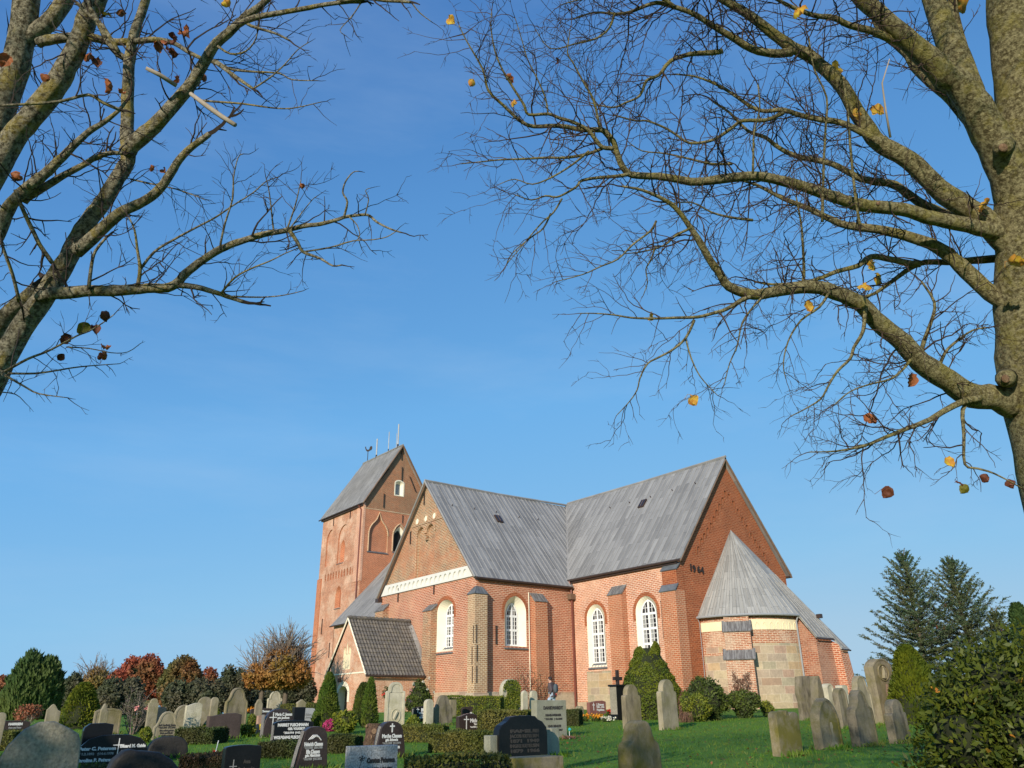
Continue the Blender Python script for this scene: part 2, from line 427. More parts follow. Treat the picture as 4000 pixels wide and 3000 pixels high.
M['fallen'] = leaf('fallen', (0.22, 0.08, 0.02), (0.14, 0.055, 0.02), None, 0.1)
# gravestones
MOSS = (0.115, 0.105, 0.024)
M['sandstone'] = stone('sandstone', (0.255, 0.21, 0.135), (0.13, 0.115, 0.022), 0.5, 1.8, (0.085, 0.072, 0.05), 0.6)
M['sandstone_moss'] = stone('sandstone_moss', (0.25, 0.205, 0.13), (0.135, 0.118, 0.014), 0.9, 1.5, (0.07, 0.058, 0.038), 0.6)
M['sandstone_pale'] = stone('sandstone_pale', (0.31, 0.265, 0.18), (0.16, 0.145, 0.04), 0.45, 2.0, (0.13, 0.11, 0.08), 0.5)
M['sandstone_dark'] = stone('sandstone_dark', (0.215, 0.18, 0.125), (0.115, 0.10, 0.025), 0.5, 1.8, (0.055, 0.047, 0.037), 0.85)
M['limestone_white'] = stone('limestone_white', (0.50, 0.455, 0.34), (0.26, 0.24, 0.10), 0.35, 2.2, (0.22, 0.195, 0.145), 0.4)
M['granite_grey'] = stone('granite_grey', (0.27, 0.243, 0.185), (0.19, 0.17, 0.10), 0.3, 1.2, (0.20, 0.18, 0.14), 0.4, 0.45, 0.85, 0.6)
M['granite_speckled'] = stone('granite_speckled', (0.42, 0.405, 0.38), None, 0, 1, None, 0, 0.6, 0.6, 0.25)
M['granite_light'] = stone('granite_light', (0.42, 0.42, 0.41), None, 0, 1, None, 0, 0.12, 0.6, 0.1)
M['granite_cross'] = stone('granite_cross', (0.29, 0.28, 0.21), (0.17, 0.16, 0.08), 0.35, 2, None, 0, 0.15, 0.75, 0.15)
M['granite_black'] = stone('granite_black', (0.011, 0.011, 0.011), None, 0, 1, None, 0, 0.3, 0.30, 0.0)
M['granite_brown'] = stone('granite_brown', (0.045, 0.032, 0.028), None, 0, 1, None, 0, 0.35, 0.3, 0.05)
M['granite_red'] = stone('granite_red', (0.22, 0.09, 0.07), None, 0, 1, None, 0, 0.2, 0.5, 0.1)
M['granite_rust'] = stone('granite_rust', (0.085, 0.06, 0.05), (0.05, 0.035, 0.03), 0.5, 1.5, None, 0, 0.25, 0.8, 0.4)
M['granite_pink'] = stone('granite_pink', (0.40, 0.25, 0.18), (0.20, 0.16, 0.10), 0.3, 2, None, 0, 0.15, 0.85, 0.2)
M['rough_edge'] = stone('rough_edge', (0.20, 0.19, 0.175), None, 0, 1, (0.08, 0.075, 0.07), 0.5, 0.35, 0.9, 0.8)
M['boulder'] = stone('boulder', (0.022, 0.020, 0.018), (0.045, 0.038, 0.03), 0.4, 1.4, None, 0, 0.3, 0.65, 0.5)
M['silver_text'] = plain('silver_text', (0.66, 0.65, 0.62), 0.5, 0.05, 2.0)
M['grey_text'] = plain('grey_text', (0.26, 0.26, 0.25), 0.6, 0.05)
M['dark_text'] = plain('dark_text', (0.05, 0.045, 0.04), 0.8, 0.05)
M['white_text'] = plain('white_text', (0.62, 0.60, 0.57), 0.7, 0.05)
# plants
M['bark_linden'] = bark('bark_linden', (0.105, 0.085, 0.04), (0.34, 0.30, 0.16), (0.27, 0.235, 0.05), 0.55)
M['bark_left'] = bark('bark_left', (0.09, 0.076, 0.048), (0.40, 0.36, 0.255), (0.38, 0.29, 0.03), 0.5)
M['twig'] = plain('twig', (0.050, 0.031, 0.021), 0.85, 0.3, 6.0)
M['twig_left'] = plain('twig_left', (0.045, 0.032, 0.026), 0.85, 0.3, 6.0)
M['dead_wood'] = plain('dead_wood', (0.33, 0.28, 0.22), 0.9, 0.25, 9.0)
M['cut_wood'] = bark('cut_wood', (0.20, 0.12, 0.07), (0.34, 0.22, 0.13), (0.16, 0.11, 0.06), 0.4)
M['bark_far'] = plain('bark_far', (0.12, 0.095, 0.07), 0.95, 0.3, 4.0)
M['twig_grey'] = plain('twig_grey', (0.21, 0.17, 0.14), 0.95, 0.3, 4.0)
M['leaf_orange'] = leaf('leaf_orange', (0.55, 0.20, 0.035), (0.66, 0.34, 0.05), (0.75, 0.52, 0.05), 0.4, 18)
M['leaf_yellow'] = leaf('leaf_yellow', (0.70, 0.42, 0.05), (0.75, 0.50, 0.08), (0.60, 0.24, 0.04), 0.45, 22)
M['leaf_brown'] = leaf('leaf_brown', (0.26, 0.075, 0.025), (0.34, 0.12, 0.04), None, 0.25)
M['leaf_rust'] = leaf('leaf_rust', (0.16, 0.05, 0.02), (0.10, 0.035, 0.02), None, 0.2)
M['leaf_green'] = leaf('leaf_green', (0.10, 0.13, 0.015), (0.20, 0.16, 0.02), None, 0.35)
M['thuja'] = leaf('thuja', (0.054, 0.115, 0.019), (0.115, 0.169, 0.024), (0.135, 0.162, 0.027), 0.2, 1.0)
M['yew_topiary'] = leaf('yew_topiary', (0.11, 0.14, 0.010), (0.18, 0.195, 0.014), (0.085, 0.12, 0.012), 0.25, 1.3)
M['cypress'] = leaf('cypress', (0.038, 0.078, 0.024), (0.070, 0.115, 0.032), (0.088, 0.121, 0.030), 0.15, 0.4)
M['dark_green'] = leaf('dark_green', (0.038, 0.065, 0.019), (0.078, 0.101, 0.024), (0.068, 0.068, 0.022), 0.2, 1.0)
M['shrub_green'] = leaf('shrub_green', (0.054, 0.088, 0.016), (0.115, 0.142, 0.022), (0.047, 0.068, 0.019), 0.2, 1.5)
M['shrub_yellow'] = leaf('shrub_yellow', (0.135, 0.176, 0.019), (0.257, 0.257, 0.027), (0.108, 0.149, 0.022), 0.25, 2.0)
M['gold'] = leaf('gold', (0.35, 0.33, 0.02), (0.45, 0.42, 0.03), None, 0.25)
M['box_hedge'] = leaf('box_hedge', (0.061, 0.084, 0.016), (0.115, 0.128, 0.022), (0.162, 0.142, 0.034), 0.15, 0.7)
M['hedge_brown'] = leaf('hedge_brown', (0.075, 0.05, 0.025), (0.055, 0.05, 0.016), (0.10, 0.06, 0.03), 0.15, 1.2)
M['spruce'] = leaf('spruce', (0.041, 0.081, 0.041), (0.081, 0.128, 0.057), (0.101, 0.115, 0.041), 0.12, 1.0)
M['laurel'] = leaf('laurel', (0.055, 0.085, 0.012), (0.15, 0.165, 0.018), (0.09, 0.115, 0.015), 0.3, 2.0, 0.45)
M['core'] = plain('core', (0.022, 0.026, 0.010), 0.95, 0.4, 3.0)  # solid dark core, added to close see-through gaps in the foliage
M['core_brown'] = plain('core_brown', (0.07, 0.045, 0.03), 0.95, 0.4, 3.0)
M['far_red'] = leaf('far_red', (0.297, 0.074, 0.047), (0.405, 0.115, 0.061), (0.216, 0.135, 0.047), 0.3, 0.35)
M['far_mixed'] = leaf('far_mixed', (0.101, 0.108, 0.035), (0.149, 0.135, 0.041), (0.297, 0.115, 0.047), 0.25, 0.3)
M['far_yellow'] = leaf('far_yellow', (0.459, 0.270, 0.061), (0.351, 0.230, 0.074), (0.176, 0.162, 0.054), 0.3, 0.35)
M['far_orange'] = leaf('far_orange', (0.378, 0.169, 0.047), (0.459, 0.230, 0.068), (0.270, 0.196, 0.041), 0.3, 0.4)
M['far_dark'] = leaf('far_dark', (0.054, 0.068, 0.035), (0.088, 0.101, 0.046), (0.121, 0.108, 0.068), 0.2, 0.5)
M['heather'] = leaf('heather', (0.42, 0.03, 0.13), (0.55, 0.07, 0.20), None, 0.2)
M['dry_red'] = leaf('dry_red', (0.30, 0.09, 0.05), (0.36, 0.16, 0.08), None, 0.2)
M['dry_brown'] = leaf('dry_brown', (0.16, 0.085, 0.055), (0.22, 0.12, 0.08), None, 0.15)
M['petal_red'] = leaf('petal_red', (0.55, 0.03, 0.02), (0.62, 0.06, 0.04), None, 0.2)
M['petal_pink'] = leaf('petal_pink', (0.65, 0.25, 0.24), (0.70, 0.33, 0.30), None, 0.2)
M['petal_orange'] = leaf('petal_orange', (0.70, 0.26, 0.02), (0.72, 0.33, 0.03), None, 0.2)
M['petal_white'] = leaf('petal_white', (0.75, 0.72, 0.55), (0.78, 0.74, 0.62), None, 0.2)
M['petal_yellow'] = leaf('petal_yellow', (0.70, 0.55, 0.04), (0.75, 0.60, 0.05), None, 0.2)
M['wood_stump'] = bark('wood_stump', (0.07, 0.042, 0.03), (0.15, 0.095, 0.065), (0.09, 0.07, 0.035), 0.3)
# person
M['skin'] = plain('skin', (0.50, 0.29, 0.21), 0.6, 0.03)
M['hair'] = plain('hair', (0.035, 0.025, 0.022), 0.6, 0.2, 20)
M['jacket'] = plain('jacket', (0.085, 0.065, 0.070), 0.85, 0.15, 8)
M['jeans'] = plain('jeans', (0.36, 0.46, 0.58), 0.9, 0.12, 9)
M['rucksack'] = plain('rucksack', (0.075, 0.095, 0.11), 0.8, 0.15, 8)
M['shoe'] = plain('shoe', (0.05, 0.045, 0.04), 0.7)
M['lamp_post'] = plain('lamp_post', (0.11, 0.13, 0.16), 0.5, 0.08)
M['blue'] = plain('blue', (0.05, 0.12, 0.40), 0.6)
M['turquoise'] = plain('turquoise', (0.05, 0.45, 0.45), 0.6)
M['terracotta'] = plain('terracotta', (0.45, 0.30, 0.20), 0.8)
# ---------------------------------------------------------------- ground
def axis_vals(lo, hi, step, outer_lo, outer_hi):
    k = int(round((hi-lo)/step))
    return outer_lo + [lo+i*step for i in range(k+1)] + outer_hi
sv = axis_vals(-20, 70, 0.8, [-4000, -1200, -400, -150, -70, -40], [75, 85, 100, 130, 180, 300, 600, 1500, 4000])
tv = axis_vals(-50, 50, 0.8, [-4000, -1200, -400, -150, -90, -65], [65, 90, 150, 400, 1200, 4000])
gv = []
for s_ in sv:
    for t_ in tv:
        x, y = s_*HX + t_*HY, s_*HY - t_*HX
        z = ground_z(x, y)
        if -20 < s_ < 70 and abs(t_) < 50:
            z += 0.035*noise.noise(Vector((x*0.35, y*0.35, 0))) + 0.02*noise.noise(Vector((x*1.1, y*1.1, 3)))
        gv.append((x, y, z))
nt_ = len(tv)
gm = MB(); gm.add(gv, [(i*nt_+j, i*nt_+j+1, (i+1)*nt_+j+1, (i+1)*nt_+j) for i in range(len(sv)-1) for j in range(nt_-1)])
go = gm.build('ground', M['grass'], None, True, None, False)
if go.data.polygons[0].normal.z < 0: go.data.flip_normals()
tag(go, kind='structure')

# ---------------------------------------------------------------- church
# The wall frames: 's' walls face south (u = x), 'e' walls face east (u = y).
church = empty('church', (-48, 44, 1.55), 'large red brick village church with grey lead roofs, transept, round apse and saddle-roofed tower', 'church')
CO = Vector((-48, 44, 1.55))
def cb(mb, name, mat, parent=None, smooth=False):          # build a church part from world coordinates
    p = parent or church
    mb.v = [tuple(Vector(v)-CO) for v in mb.v]
    o = mb.build(name, mat, None, smooth)
    o.parent = p
    if p is not church: o.location = (0, 0, 0)
    return o
def P3(frame, c, u, z, d=0.0):                             # d = depth into the wall
    return Vector((u, c+d, z)) if frame == 's' else Vector((c-d, u, z))
def orient(pts, nrm):
    return pts if normal_of(pts).dot(nrm) > 0 else list(reversed(pts))
def FN(frame): return Vector((0, -1, 0)) if frame == 's' else Vector((1, 0, 0))
def arch(u0, u1, z0, zs, za, n=7):                         # outline of an arched opening
    uc, d, h = (u0+u1)/2, (u1-u0)/2, max(za-zs, 0.01)
    left = []
    for i in range(n+1):
        if h >= d:                                         # pointed arch
            R_ = (d*d+h*h)/(2*d); a = math.asin(min(1, h/R_))*i/n
            left.append((u0+R_-R_*cos(a), zs+R_*sin(a)))
        else:
            a = pi/2*i/n
            left.append((uc-d*cos(a), zs+h*sin(a)))
    right = [(2*uc-u, z) for u, z in reversed(left[:-1])]
    return [(u1, z0), (u0, z0)] + left + right
def wall_mb(frame, c, outline, holes=(), mb=None):
    mb = mb or MB()
    loops = [outline] + list(holes)
    tris = tessellate_polygon([[Vector((u, z, 0)) for u, z in lp] for lp in loops])
    flat = [p for lp in loops for p in lp]
    vs = [P3(frame, c, u, z) for u, z in flat]
    N = FN(frame); fs = []
    for t3 in tris:
        n = (vs[t3[1]]-vs[t3[0]]).cross(vs[t3[2]]-vs[t3[0]])
        if n.length < 1e-9: continue
        fs.append(tuple(t3) if n.dot(N) > 0 else tuple(reversed(t3)))
    return mb.add(vs, fs)
def reveal_mb(frame, c, o1, d1, o2, d2, mb=None):
    mb = mb or MB(); k = len(o1)
    vs = [P3(frame, c, u, z, d1) for u, z in o1] + [P3(frame, c, u, z, d2) for u, z in o2]
    uc = sum(u for u, z in o1)/k; zc = sum(z for u, z in o1)/k
    mid = P3(frame, c, uc, zc, (d1+d2)/2)
    fs = []
    for i in range(k):
        j = (i+1) % k
        f = (i, j, j+k, i+k)
        q = [vs[a] for a in f]
        n = normal_of(q)
        fs.append(f if n.dot(mid-sum(q, Vector())/4) > 0 else tuple(reversed(f)))
    return mb.add(vs, fs)
def ring_mb(frame, c, o1, o2, d, mb=None):                 # flat ring between two outlines of equal length
    mb = mb or MB(); k = len(o1)
    vs = [P3(frame, c, u, z, d) for u, z in o1] + [P3(frame, c, u, z, d) for u, z in o2]
    fs = []
    for i in range(k):
        j = (i+1) % k; f = (i, j, j+k, i+k)
        fs.append(f if normal_of([vs[a] for a in f]).dot(FN(frame)) > 0 else tuple(reversed(f)))
    return mb.add(vs, fs)
def pbox(mb, frame, c, u0, u1, z0, z1, d0, d1):            # box between wall depths d0 < d1 (d0 may be negative = proud)
    a, b = P3(frame, c, u0, z0, d0), P3(frame, c, u1, z1, d1)
    return mb.box((min(a.x, b.x), min(a.y, b.y), min(a.z, b.z)), (max(a.x, b.x), max(a.y, b.y), max(a.z, b.z)))
def arc_pts(frame, c, uc, zc, r, d, a0=0, a1=180, n=8):
    return [P3(frame, c, uc+r*cos(rad(a0+(a1-a0)*i/n)), zc+r*sin(rad(a0+(a1-a0)*i/n)), d) for i in range(n+1)]

def church_window(frame, c, o, f, depth, rows, sill=None, ringw=0.24):
    """o, f = (u0, u1, z0, zspring, zapex) of the opening and of the white frame set back by depth"""
    O, I = arch(*o), arch(*f)
    w = cb(reveal_mb(frame, c, O, -0.002, I, depth), 'window', M['white_plaster'])
    fr = MB()
    b = 0.085
    I2 = arch(f[0]+b, f[1]-b, f[2]+b, f[3], f[4]-b*1.15)
    fd = depth-0.05
    ring_mb(frame, c, I, I2, fd, fr); reveal_mb(frame, c, I2, fd, I2, fd+0.06, fr); reveal_mb(frame, c, I, fd, I, fd+0.02, fr)
    u0, u1, z0, zs, za = f; uc = (u0+u1)/2
    pbox(fr, frame, c, uc-0.065, uc+0.065, z0+b, za-b*1.2, fd-0.012, fd+0.05)
    zz = [z0+b+(zs-z0-b)*i/rows for i in range(1, rows+1)]
    for z in zz: pbox(fr, frame, c, u0+b*0.8, u1-b*0.8, z-0.075, z+0.075, fd-0.006, fd+0.045)
    lo = z0+b
    for z in zz:                                           # thin glazing bars: two columns and three rows in every light
        for ua, ub in ((u0+b, uc-0.065), (uc+0.065, u1-b)):
            um = (ua+ub)/2
            pbox(fr, frame, c, um-0.016, um+0.016, lo, z, fd+0.004, fd+0.04)
            for k in (1, 2):
                zk = lo+(z-lo)*k/3.0
                pbox(fr, frame, c, ua, ub, zk-0.014, zk+0.014, fd+0.007, fd+0.04)
        lo = z
    for ua, ub in ((u0+b*1.7, uc-0.06), (uc+0.06, u1-b*1.7)):
        um = (ua+ub)/2
        pbox(fr, frame, c, um-0.016, um+0.016, zs+0.05, zs+(za-zs)*0.66, fd+0.004, fd+0.04)
        zk = zs+(za-zs)*0.42
        pbox(fr, frame, c, ua, ub, zk-0.014, zk+0.014, fd+0.007, fd+0.04)
    cb(fr, 'frame', M['white_paint'], w)
    cb(wall_mb(frame, c+(fd+0.05 if frame == 's' else -(fd+0.05)), I2), 'pane', M['black_pane'], w)
    cu = MB()                                              # pale strips behind the left part of every glazed half
    for ua, ub in ((u0+b, uc-0.065), (uc+0.065, u1-b)):
        pbox(cu, frame, c, ua, ua+(ub-ua)*0.36, z0+b, zs, fd+0.041, fd+0.047)
    cb(cu, 'pale_pane', M['pale_pane'], w)
    if ringw:
        R1 = arch(o[0]-0.01, o[1]+0.01, o[3]-0.5, o[3], o[4]+0.01); R2 = arch(o[0]-ringw, o[1]+ringw, o[3]-0.5, o[3], o[4]+ringw*1.15)
        cb(ring_mb(frame, c, R1[2:-1] + R1[-1:], R2[2:-1] + R2[-1:], -0.012), 'brick_arch', M['brick_buttress'], w) if False else None
        mb = MB(); k = len(R1)
        ra, rb = R1[1:] + [R1[0]], R2[1:] + [R2[0]]
        for i in range(k-1):
            q = [P3(frame, c, *ra[i], -0.014), P3(frame, c, *ra[i+1], -0.014), P3(frame, c, *rb[i+1], -0.014), P3(frame, c, *rb[i], -0.014)]
            mb.slab(orient(q, FN(frame)), 0.05)
        cb(mb, 'brick_arch', M['brick_choir_gable'], w)
    if sill:
        s0, s1, za_, zb_, proud = sill
        q = [P3(frame, c, s0, zb_, -proud), P3(frame, c, s1, zb_, -proud), P3(frame, c, s1, za_, depth-0.02), P3(frame, c, s0, za_, depth-0.02)]
        sm = MB(); sm.slab(orient(q, FN(frame)+Vector((0, 0, 0.4))), 0.07)
        k = max(3, int((s1-s0)/0.3))
        for i in range(1, k):
            u = s0+(s1-s0)*i/k
            sm.tube([P3(frame, c, u, zb_+0.01, -proud), P3(frame, c, u, za_+0.01, depth-0.03)], 0.022, 4)
        cb(sm, 'sill', M['lead_dark'], w)
    return O
def recess(frame, c, O, depth, back, side, name='niche', parent=None):
    n = cb(reveal_mb(frame, c, O, -0.001, O, depth), name, side, parent)
    cb(wall_mb(frame, c+(depth if frame == 's' else -depth), O), 'back_panel', back, n)
    return n
def anchor(frame, c, u, z0, z1, tilt=0.0):
    m = MB()
    m.tube([P3(frame, c, u-tilt/2, z0, -0.05), P3(frame, c, u+tilt/2, z1, -0.05)], 0.05, 5)
    m.tube([P3(frame, c, u-0.09+tilt*0.5, z1-0.02, -0.05), P3(frame, c, u+0.09+tilt*0.5, z1-0.02, -0.05)], 0.03, 4)
    cb(m, 'wall_anchor', M['iron'])
def roof_poly(name, pts, mat, t=0.14, roll=0.42, parent=None, phase=0.0, rr=0.026):
    """sloping lead roof plane with standing rolls running down the slope"""
    pts = [Vector(p) for p in pts]
    n = normal_of(pts)
    if n.z < 0: pts.reverse(); n = -n
    m = MB(); m.slab(pts, t)
    o = cb(m, name, mat, parent)
    th = Vector((0, 0, 1)).cross(n).normalized(); up = n.cross(th)
    us = [p.dot(th) for p in pts]
    r = MB(); u = min(us)+0.2+phase
    while u < max(us)-0.05:
        vv = []
        for i in range(len(pts)):
            a, b = pts[i], pts[(i+1) % len(pts)]
            ua, ub = a.dot(th), b.dot(th)
            if (ua-u)*(ub-u) < 0: vv.append(a.lerp(b, (u-ua)/(ub-ua)))
        if len(vv) >= 2:
            vv.sort(key=lambda p: p.dot(up))
            if (vv[-1]-vv[0]).length > 0.3:
                r.tube([vv[0]+n*0.008, vv[-1]+n*0.008], rr, 4)
        u += roll
    cb(r, 'seam_rolls', M['lead_roll'], o)
    return o
def cap_mb(pts_low, pts_high, t=0.06, mb=None):
    mb = mb or MB()
    q = [Vector(p) for p in pts_low] + [Vector(p) for p in reversed(pts_high)]
    if normal_of(q).z < 0: q.reverse()
    return mb.slab(q, t)
def buttress(frame, c, u0, u1, proj, z0, zl, zh, mat=None, batter=0.0, n_rolls=4):
    """brick buttress on a wall with a sloping lead cap from zl (front) to zh (wall)"""
    m = MB()
    a = [P3(frame, c, u0, z0, -proj-batter), P3(frame, c, u1, z0, -proj-batter), P3(frame, c, u1, z0, 0.02), P3(frame, c, u0, z0, 0.02)]
    b = [P3(frame, c, u0, zl-0.03, -proj), P3(frame, c, u1, zl-0.03, -proj), P3(frame, c, u1, zh-0.08, 0.02), P3(frame, c, u0, zh-0.08, 0.02)]
    vs = a+b
    fs = [(0,1,5,4),(1,2,6,5),(3,0,4,7),(4,5,6,7)]
    cen = sum(vs, Vector())/8
    fs = [f if normal_of([vs[i] for i in f]).dot(sum([vs[i] for i in f], Vector())/4-cen) > 0 else tuple(reversed(f)) for f in fs]
    m.add(vs, fs)
    o = cb(m, 'buttress', mat or M['brick_buttress'])
    e = 0.05
    lo = [P3(frame, c, u0-e, zl-0.05, -proj-0.07), P3(frame, c, u1+e, zl-0.05, -proj-0.07)]
    hi = [P3(frame, c, u0-e, zh, -0.01), P3(frame, c, u1+e, zh, -0.01)]
    k = cap_mb(lo, hi, 0.07)
    for i in range(1, n_rolls):
        f = i/n_rolls
        k.tube([lo[0].lerp(lo[1], f)+Vector((0, 0, .02)), hi[0].lerp(hi[1], f)+Vector((0, 0, .02))], 0.02, 4)
    cb(k, 'cap', M['lead_stain'], o)
    return o
def gutter(pts, r=0.075, mat=None, name='gutter'):
    m = MB(); m.tube(pts, r, 7); return cb(m, name, mat or M['gutter'])
BASE = 0.9
# ---- transept
XT, YS, YC, XW = -43.97, 31.34, 39.94, -56.9
RX, RZ = -50.45, 17.95
EZ = 9.98
win_s = (-48.74, -46.66, 5.35, 8.0, 8.78)
win_e = (33.68, 35.56, 5.55, 7.82, 8.86)
biforium = ([(-51.75, 10.82)] + [(u, z) for u, z in arch(-51.75, -50.72, 10.8, 13.95, 14.5, 6)[2:]] + [(-50.72, 13.75), (-50.42, 13.75)]
            + [(u, z) for u, z in arch(-50.42, -49.35, 10.8, 13.95, 14.5, 6)[2:]] + [(-49.35, 10.82)])
bb = []
for q_ in biforium:
    if not bb or (abs(bb[-1][0]-q_[0])+abs(bb[-1][1]-q_[1])) > 1e-4: bb.append(q_)
biforium = bb
cb(wall_mb('s', YS, [(XW, 2.65), (XT, 2.65), (XT, EZ), (XW, EZ)], [arch(*win_s)]), 'transept_wall', M['brick_transept'])
cb(wall_mb('s', YS, [(XW, EZ), (XT, EZ), (RX, RZ-0.2)], [biforium]), 'transept_gable', M['brick_gable'])
cb(wall_mb('e', XT, [(YS, 2.65), (YC+0.3, 2.65), (YC+0.3, EZ), (YS, EZ)], [arch(*win_e)]), 'transept_wall', M['brick_east'])
pl = MB(); pbox(pl, 's', YS, XW-0.08, XT+0.08, BASE, 2.72, -0.08, 0.3); cb(pl, 'plinth', M['plinth'])
pl = MB(); pbox(pl, 'e', XT, YS+0.3, YC, BASE, 2.68, -0.08, 0.3); cb(pl, 'plinth', M['plinth'])
recess('s', YS, biforium, 0.16, M['brick_gable'], M['brick_pier'], 'blind_niche')
nm = MB()
for ua, ub in ((-51.75, -50.72), (-50.42, -49.35)):
    nm.tube([P3('s', YS, u, z, -0.03) for u, z in arch(ua-0.08, ub+0.08, 13.2, 13.95, 14.62, 6)[2:]], 0.09, 5)
nm.tube([P3('s', YS, -51.86, 10.85, -0.02), P3('s', YS, -51.86, 13.9, -0.02)], 0.08, 6)
nm.box((-50.68, YS-0.1, 13.45), (-50.46, YS+0.1, 13.85)); cb(nm, 'arch_moulding', M['brick_gable'])
church_window('s', YS, win_s, (-48.38, -47.02, 5.62, 7.75, 8.55), 0.56, 3, (-48.72, -46.68, 5.66, 5.2, 0.08))
church_window('e', XT, win_e, (34.12, 35.18, 5.62, 7.55, 8.48), 0.5, 2, (33.62, 35.62, 5.6, 5.42, 0.1))
# white arcaded band under the gable
k = 20; w_ = (XT-XW-1.4)/(k-1)
ah = [arch(XW+0.75+i*w_-w_*0.36, XW+0.75+i*w_+w_*0.36, 10.14, 10.30, 10.58, 5) for i in range(1, k-1)]
bd = MB(); bo_ = [(XW+0.06, 9.98), (XT-0.06, 9.98), (XT-0.70, 10.76), (XW+0.70, 10.76)]
wall_mb('s', YS-0.12, bo_, ah, bd)
for q_ in ah: reveal_mb('s', YS-0.12, q_, 0.0, q_, 0.11, bd); wall_mb('s', YS-0.012, q_, (), bd)
for i in range(4): bd.poly([P3('s', YS, *bo_[i], -0.12), P3('s', YS, *bo_[(i+1) % 4], -0.12), P3('s', YS, *bo_[(i+1) % 4], 0.0), P3('s', YS, *bo_[i], 0.0)])
cb(bd, 'arcaded_band', M['band_white'])
for u in (-51.87, -50.65, -49.48):
    d_ = MB(); d_.poly(orient([P3('s', YS, u+0.2*cos(2*pi*i/20), 15.1+0.215*sin(2*pi*i/20), -0.02) for i in range(20)], FN('s')))
    r_ = cb(d_, 'roundel', M['white_plaster'])
    e_ = MB(); e_.tube(arc_pts('s', YS, u, 15.1, 0.26, -0.01, 0, 360, 20), 0.055, 5); cb(e_, 'brick_ring', M['brick_pier'], r_)
sc_ = MB(); pbox(sc_, 's', YS, -52.6, -48.2, 14.72, 14.8, -0.045, 0.02); cb(sc_, 'string_course', M['brick_gable'])
for a_ in ((-50.92, 16.2, 17.3), (-52.76, 13.5, 14.47), (-54.27, 9.32, 10.34), (-49.2, 9.32, 10.32)): anchor('s', YS, *a_)
anchor('e', XT, 32.93, 5.63, 6.81); anchor('e', XT, 32.93, 5.1, 5.63) if False else None
# corner pier clasping the south-east corner
p_ = 0.46
pm = MB(); pm.box((-44.33, YS-p_, 2.6), (XT+p_, 31.9, 8.75)); pier = cb(pm, 'corner_pier', M['brick_pier'])
pm = MB(); pm.box((-44.38, YS-p_-0.07, BASE), (XT+p_+0.07, 31.97, 2.6)); cb(pm, 'plinth', M['plinth'], pier)
A = Vector((-44.40, YS-p_-0.06, 8.74)); B = Vector((XT+p_+0.06, YS-p_-0.06, 8.74)); C_ = Vector((XT+p_+0.06, 31.97, 8.74))
D0 = Vector((-44.28, YS-0.01, 9.27)); T0 = Vector((XT+0.01, YS-0.01, 9.29)); E0 = Vector((XT+0.01, 31.85, 9.27))
cm = MB(); cm.slab([A, B, T0, D0], 0.06); cm.slab([B, C_, E0, T0], 0.06)
for f in (0.25, 0.5, 0.75):
    cm.tube([A.lerp(B, f), D0.lerp(T0, f)], 0.022, 4); cm.tube([B.lerp(C_, f), T0.lerp(E0, f)], 0.022, 4)
cm.tube([B, T0], 0.03, 4); cb(cm, 'cap', M['lead_dark'], pier)
am = MB()
for u, z0, z1 in ((-43.62, 5.6, 6.7), (-43.75, 4.3, 5.4), (-43.7, 3.2, 4.2)): am.tube([P3('s', YS-p_, u, z0, -0.03), P3('s', YS-p_, u, z1, -0.03)], 0.03, 4)
for u, z0, z1 in ((31.0, 5.6, 6.75), (31.05, 4.5, 5.5), (31.03, 3.2, 4.2)): am.tube([P3('e', XT+p_, u, z0, -0.03), P3('e', XT+p_, u, z1, -0.03)], 0.03, 4)
cb(am, 'iron_strap', M['iron'], pier)
buttress('e', XT, 35.98, 37.08, 0.5, BASE, 8.63, 9.18, M['brick_buttress'], 0.05)
buttress('s', YS, -49.82, -48.74, 0.5, BASE, 8.22, 8.64, M['brick_gable'], 0.05)
buttress('s', YS, -56.95, -55.7, 0.5, BASE, 8.85, 9.35, M['brick_gable'], 0.05)
dr = MB(); dr.tube([P3('e', XT, 35.8, 2.7, -0.03), P3('e', XT, 35.8, 9.2, -0.03)], 0.035, 5); cb(dr, 'lightning_rod', M['white_plaster'])
# ---- choir
XC, RY = -33.7, 45.7
w1 = (-42.52, -40.73, 4.25, 7.5, 8.42); w2 = (-37.76, -35.87, 4.2, 7.47, 8.46)
cb(wall_mb('s', YC, [(XT, BASE), (XC, BASE), (XC, 10.45), (XT, 10.45)], [arch(*w1), arch(*w2)]), 'choir_wall', M['brick_choir'])
church_window('s', YC, w1, (-42.26, -41.06, 4.5, 7.35, 8.2), 0.26, 3, (-42.55, -40.7, 4.5, 4.14, 0.08))
church_window('s', YC, w2, (-37.47, -36.13, 4.45, 7.35, 8.27), 0.26, 3, (-37.78, -35.85, 4.4, 4.1, 0.08))
ar = MB(); pbox(ar, 's', YC, -42.75, -40.35, BASE, 3.98, -0.03, 0.05); cb(ar, 'ashlar_patch', M['ashlar'])
pl = MB(); pbox(pl, 's', YC, XT, -42.75, BASE, 2.05, -0.06, 0.05); cb(pl, 'plinth', M['plinth'])
buttress('s', YC, -39.8, -38.5, 0.5, BASE, 8.84, 9.42, M['brick_buttress'])
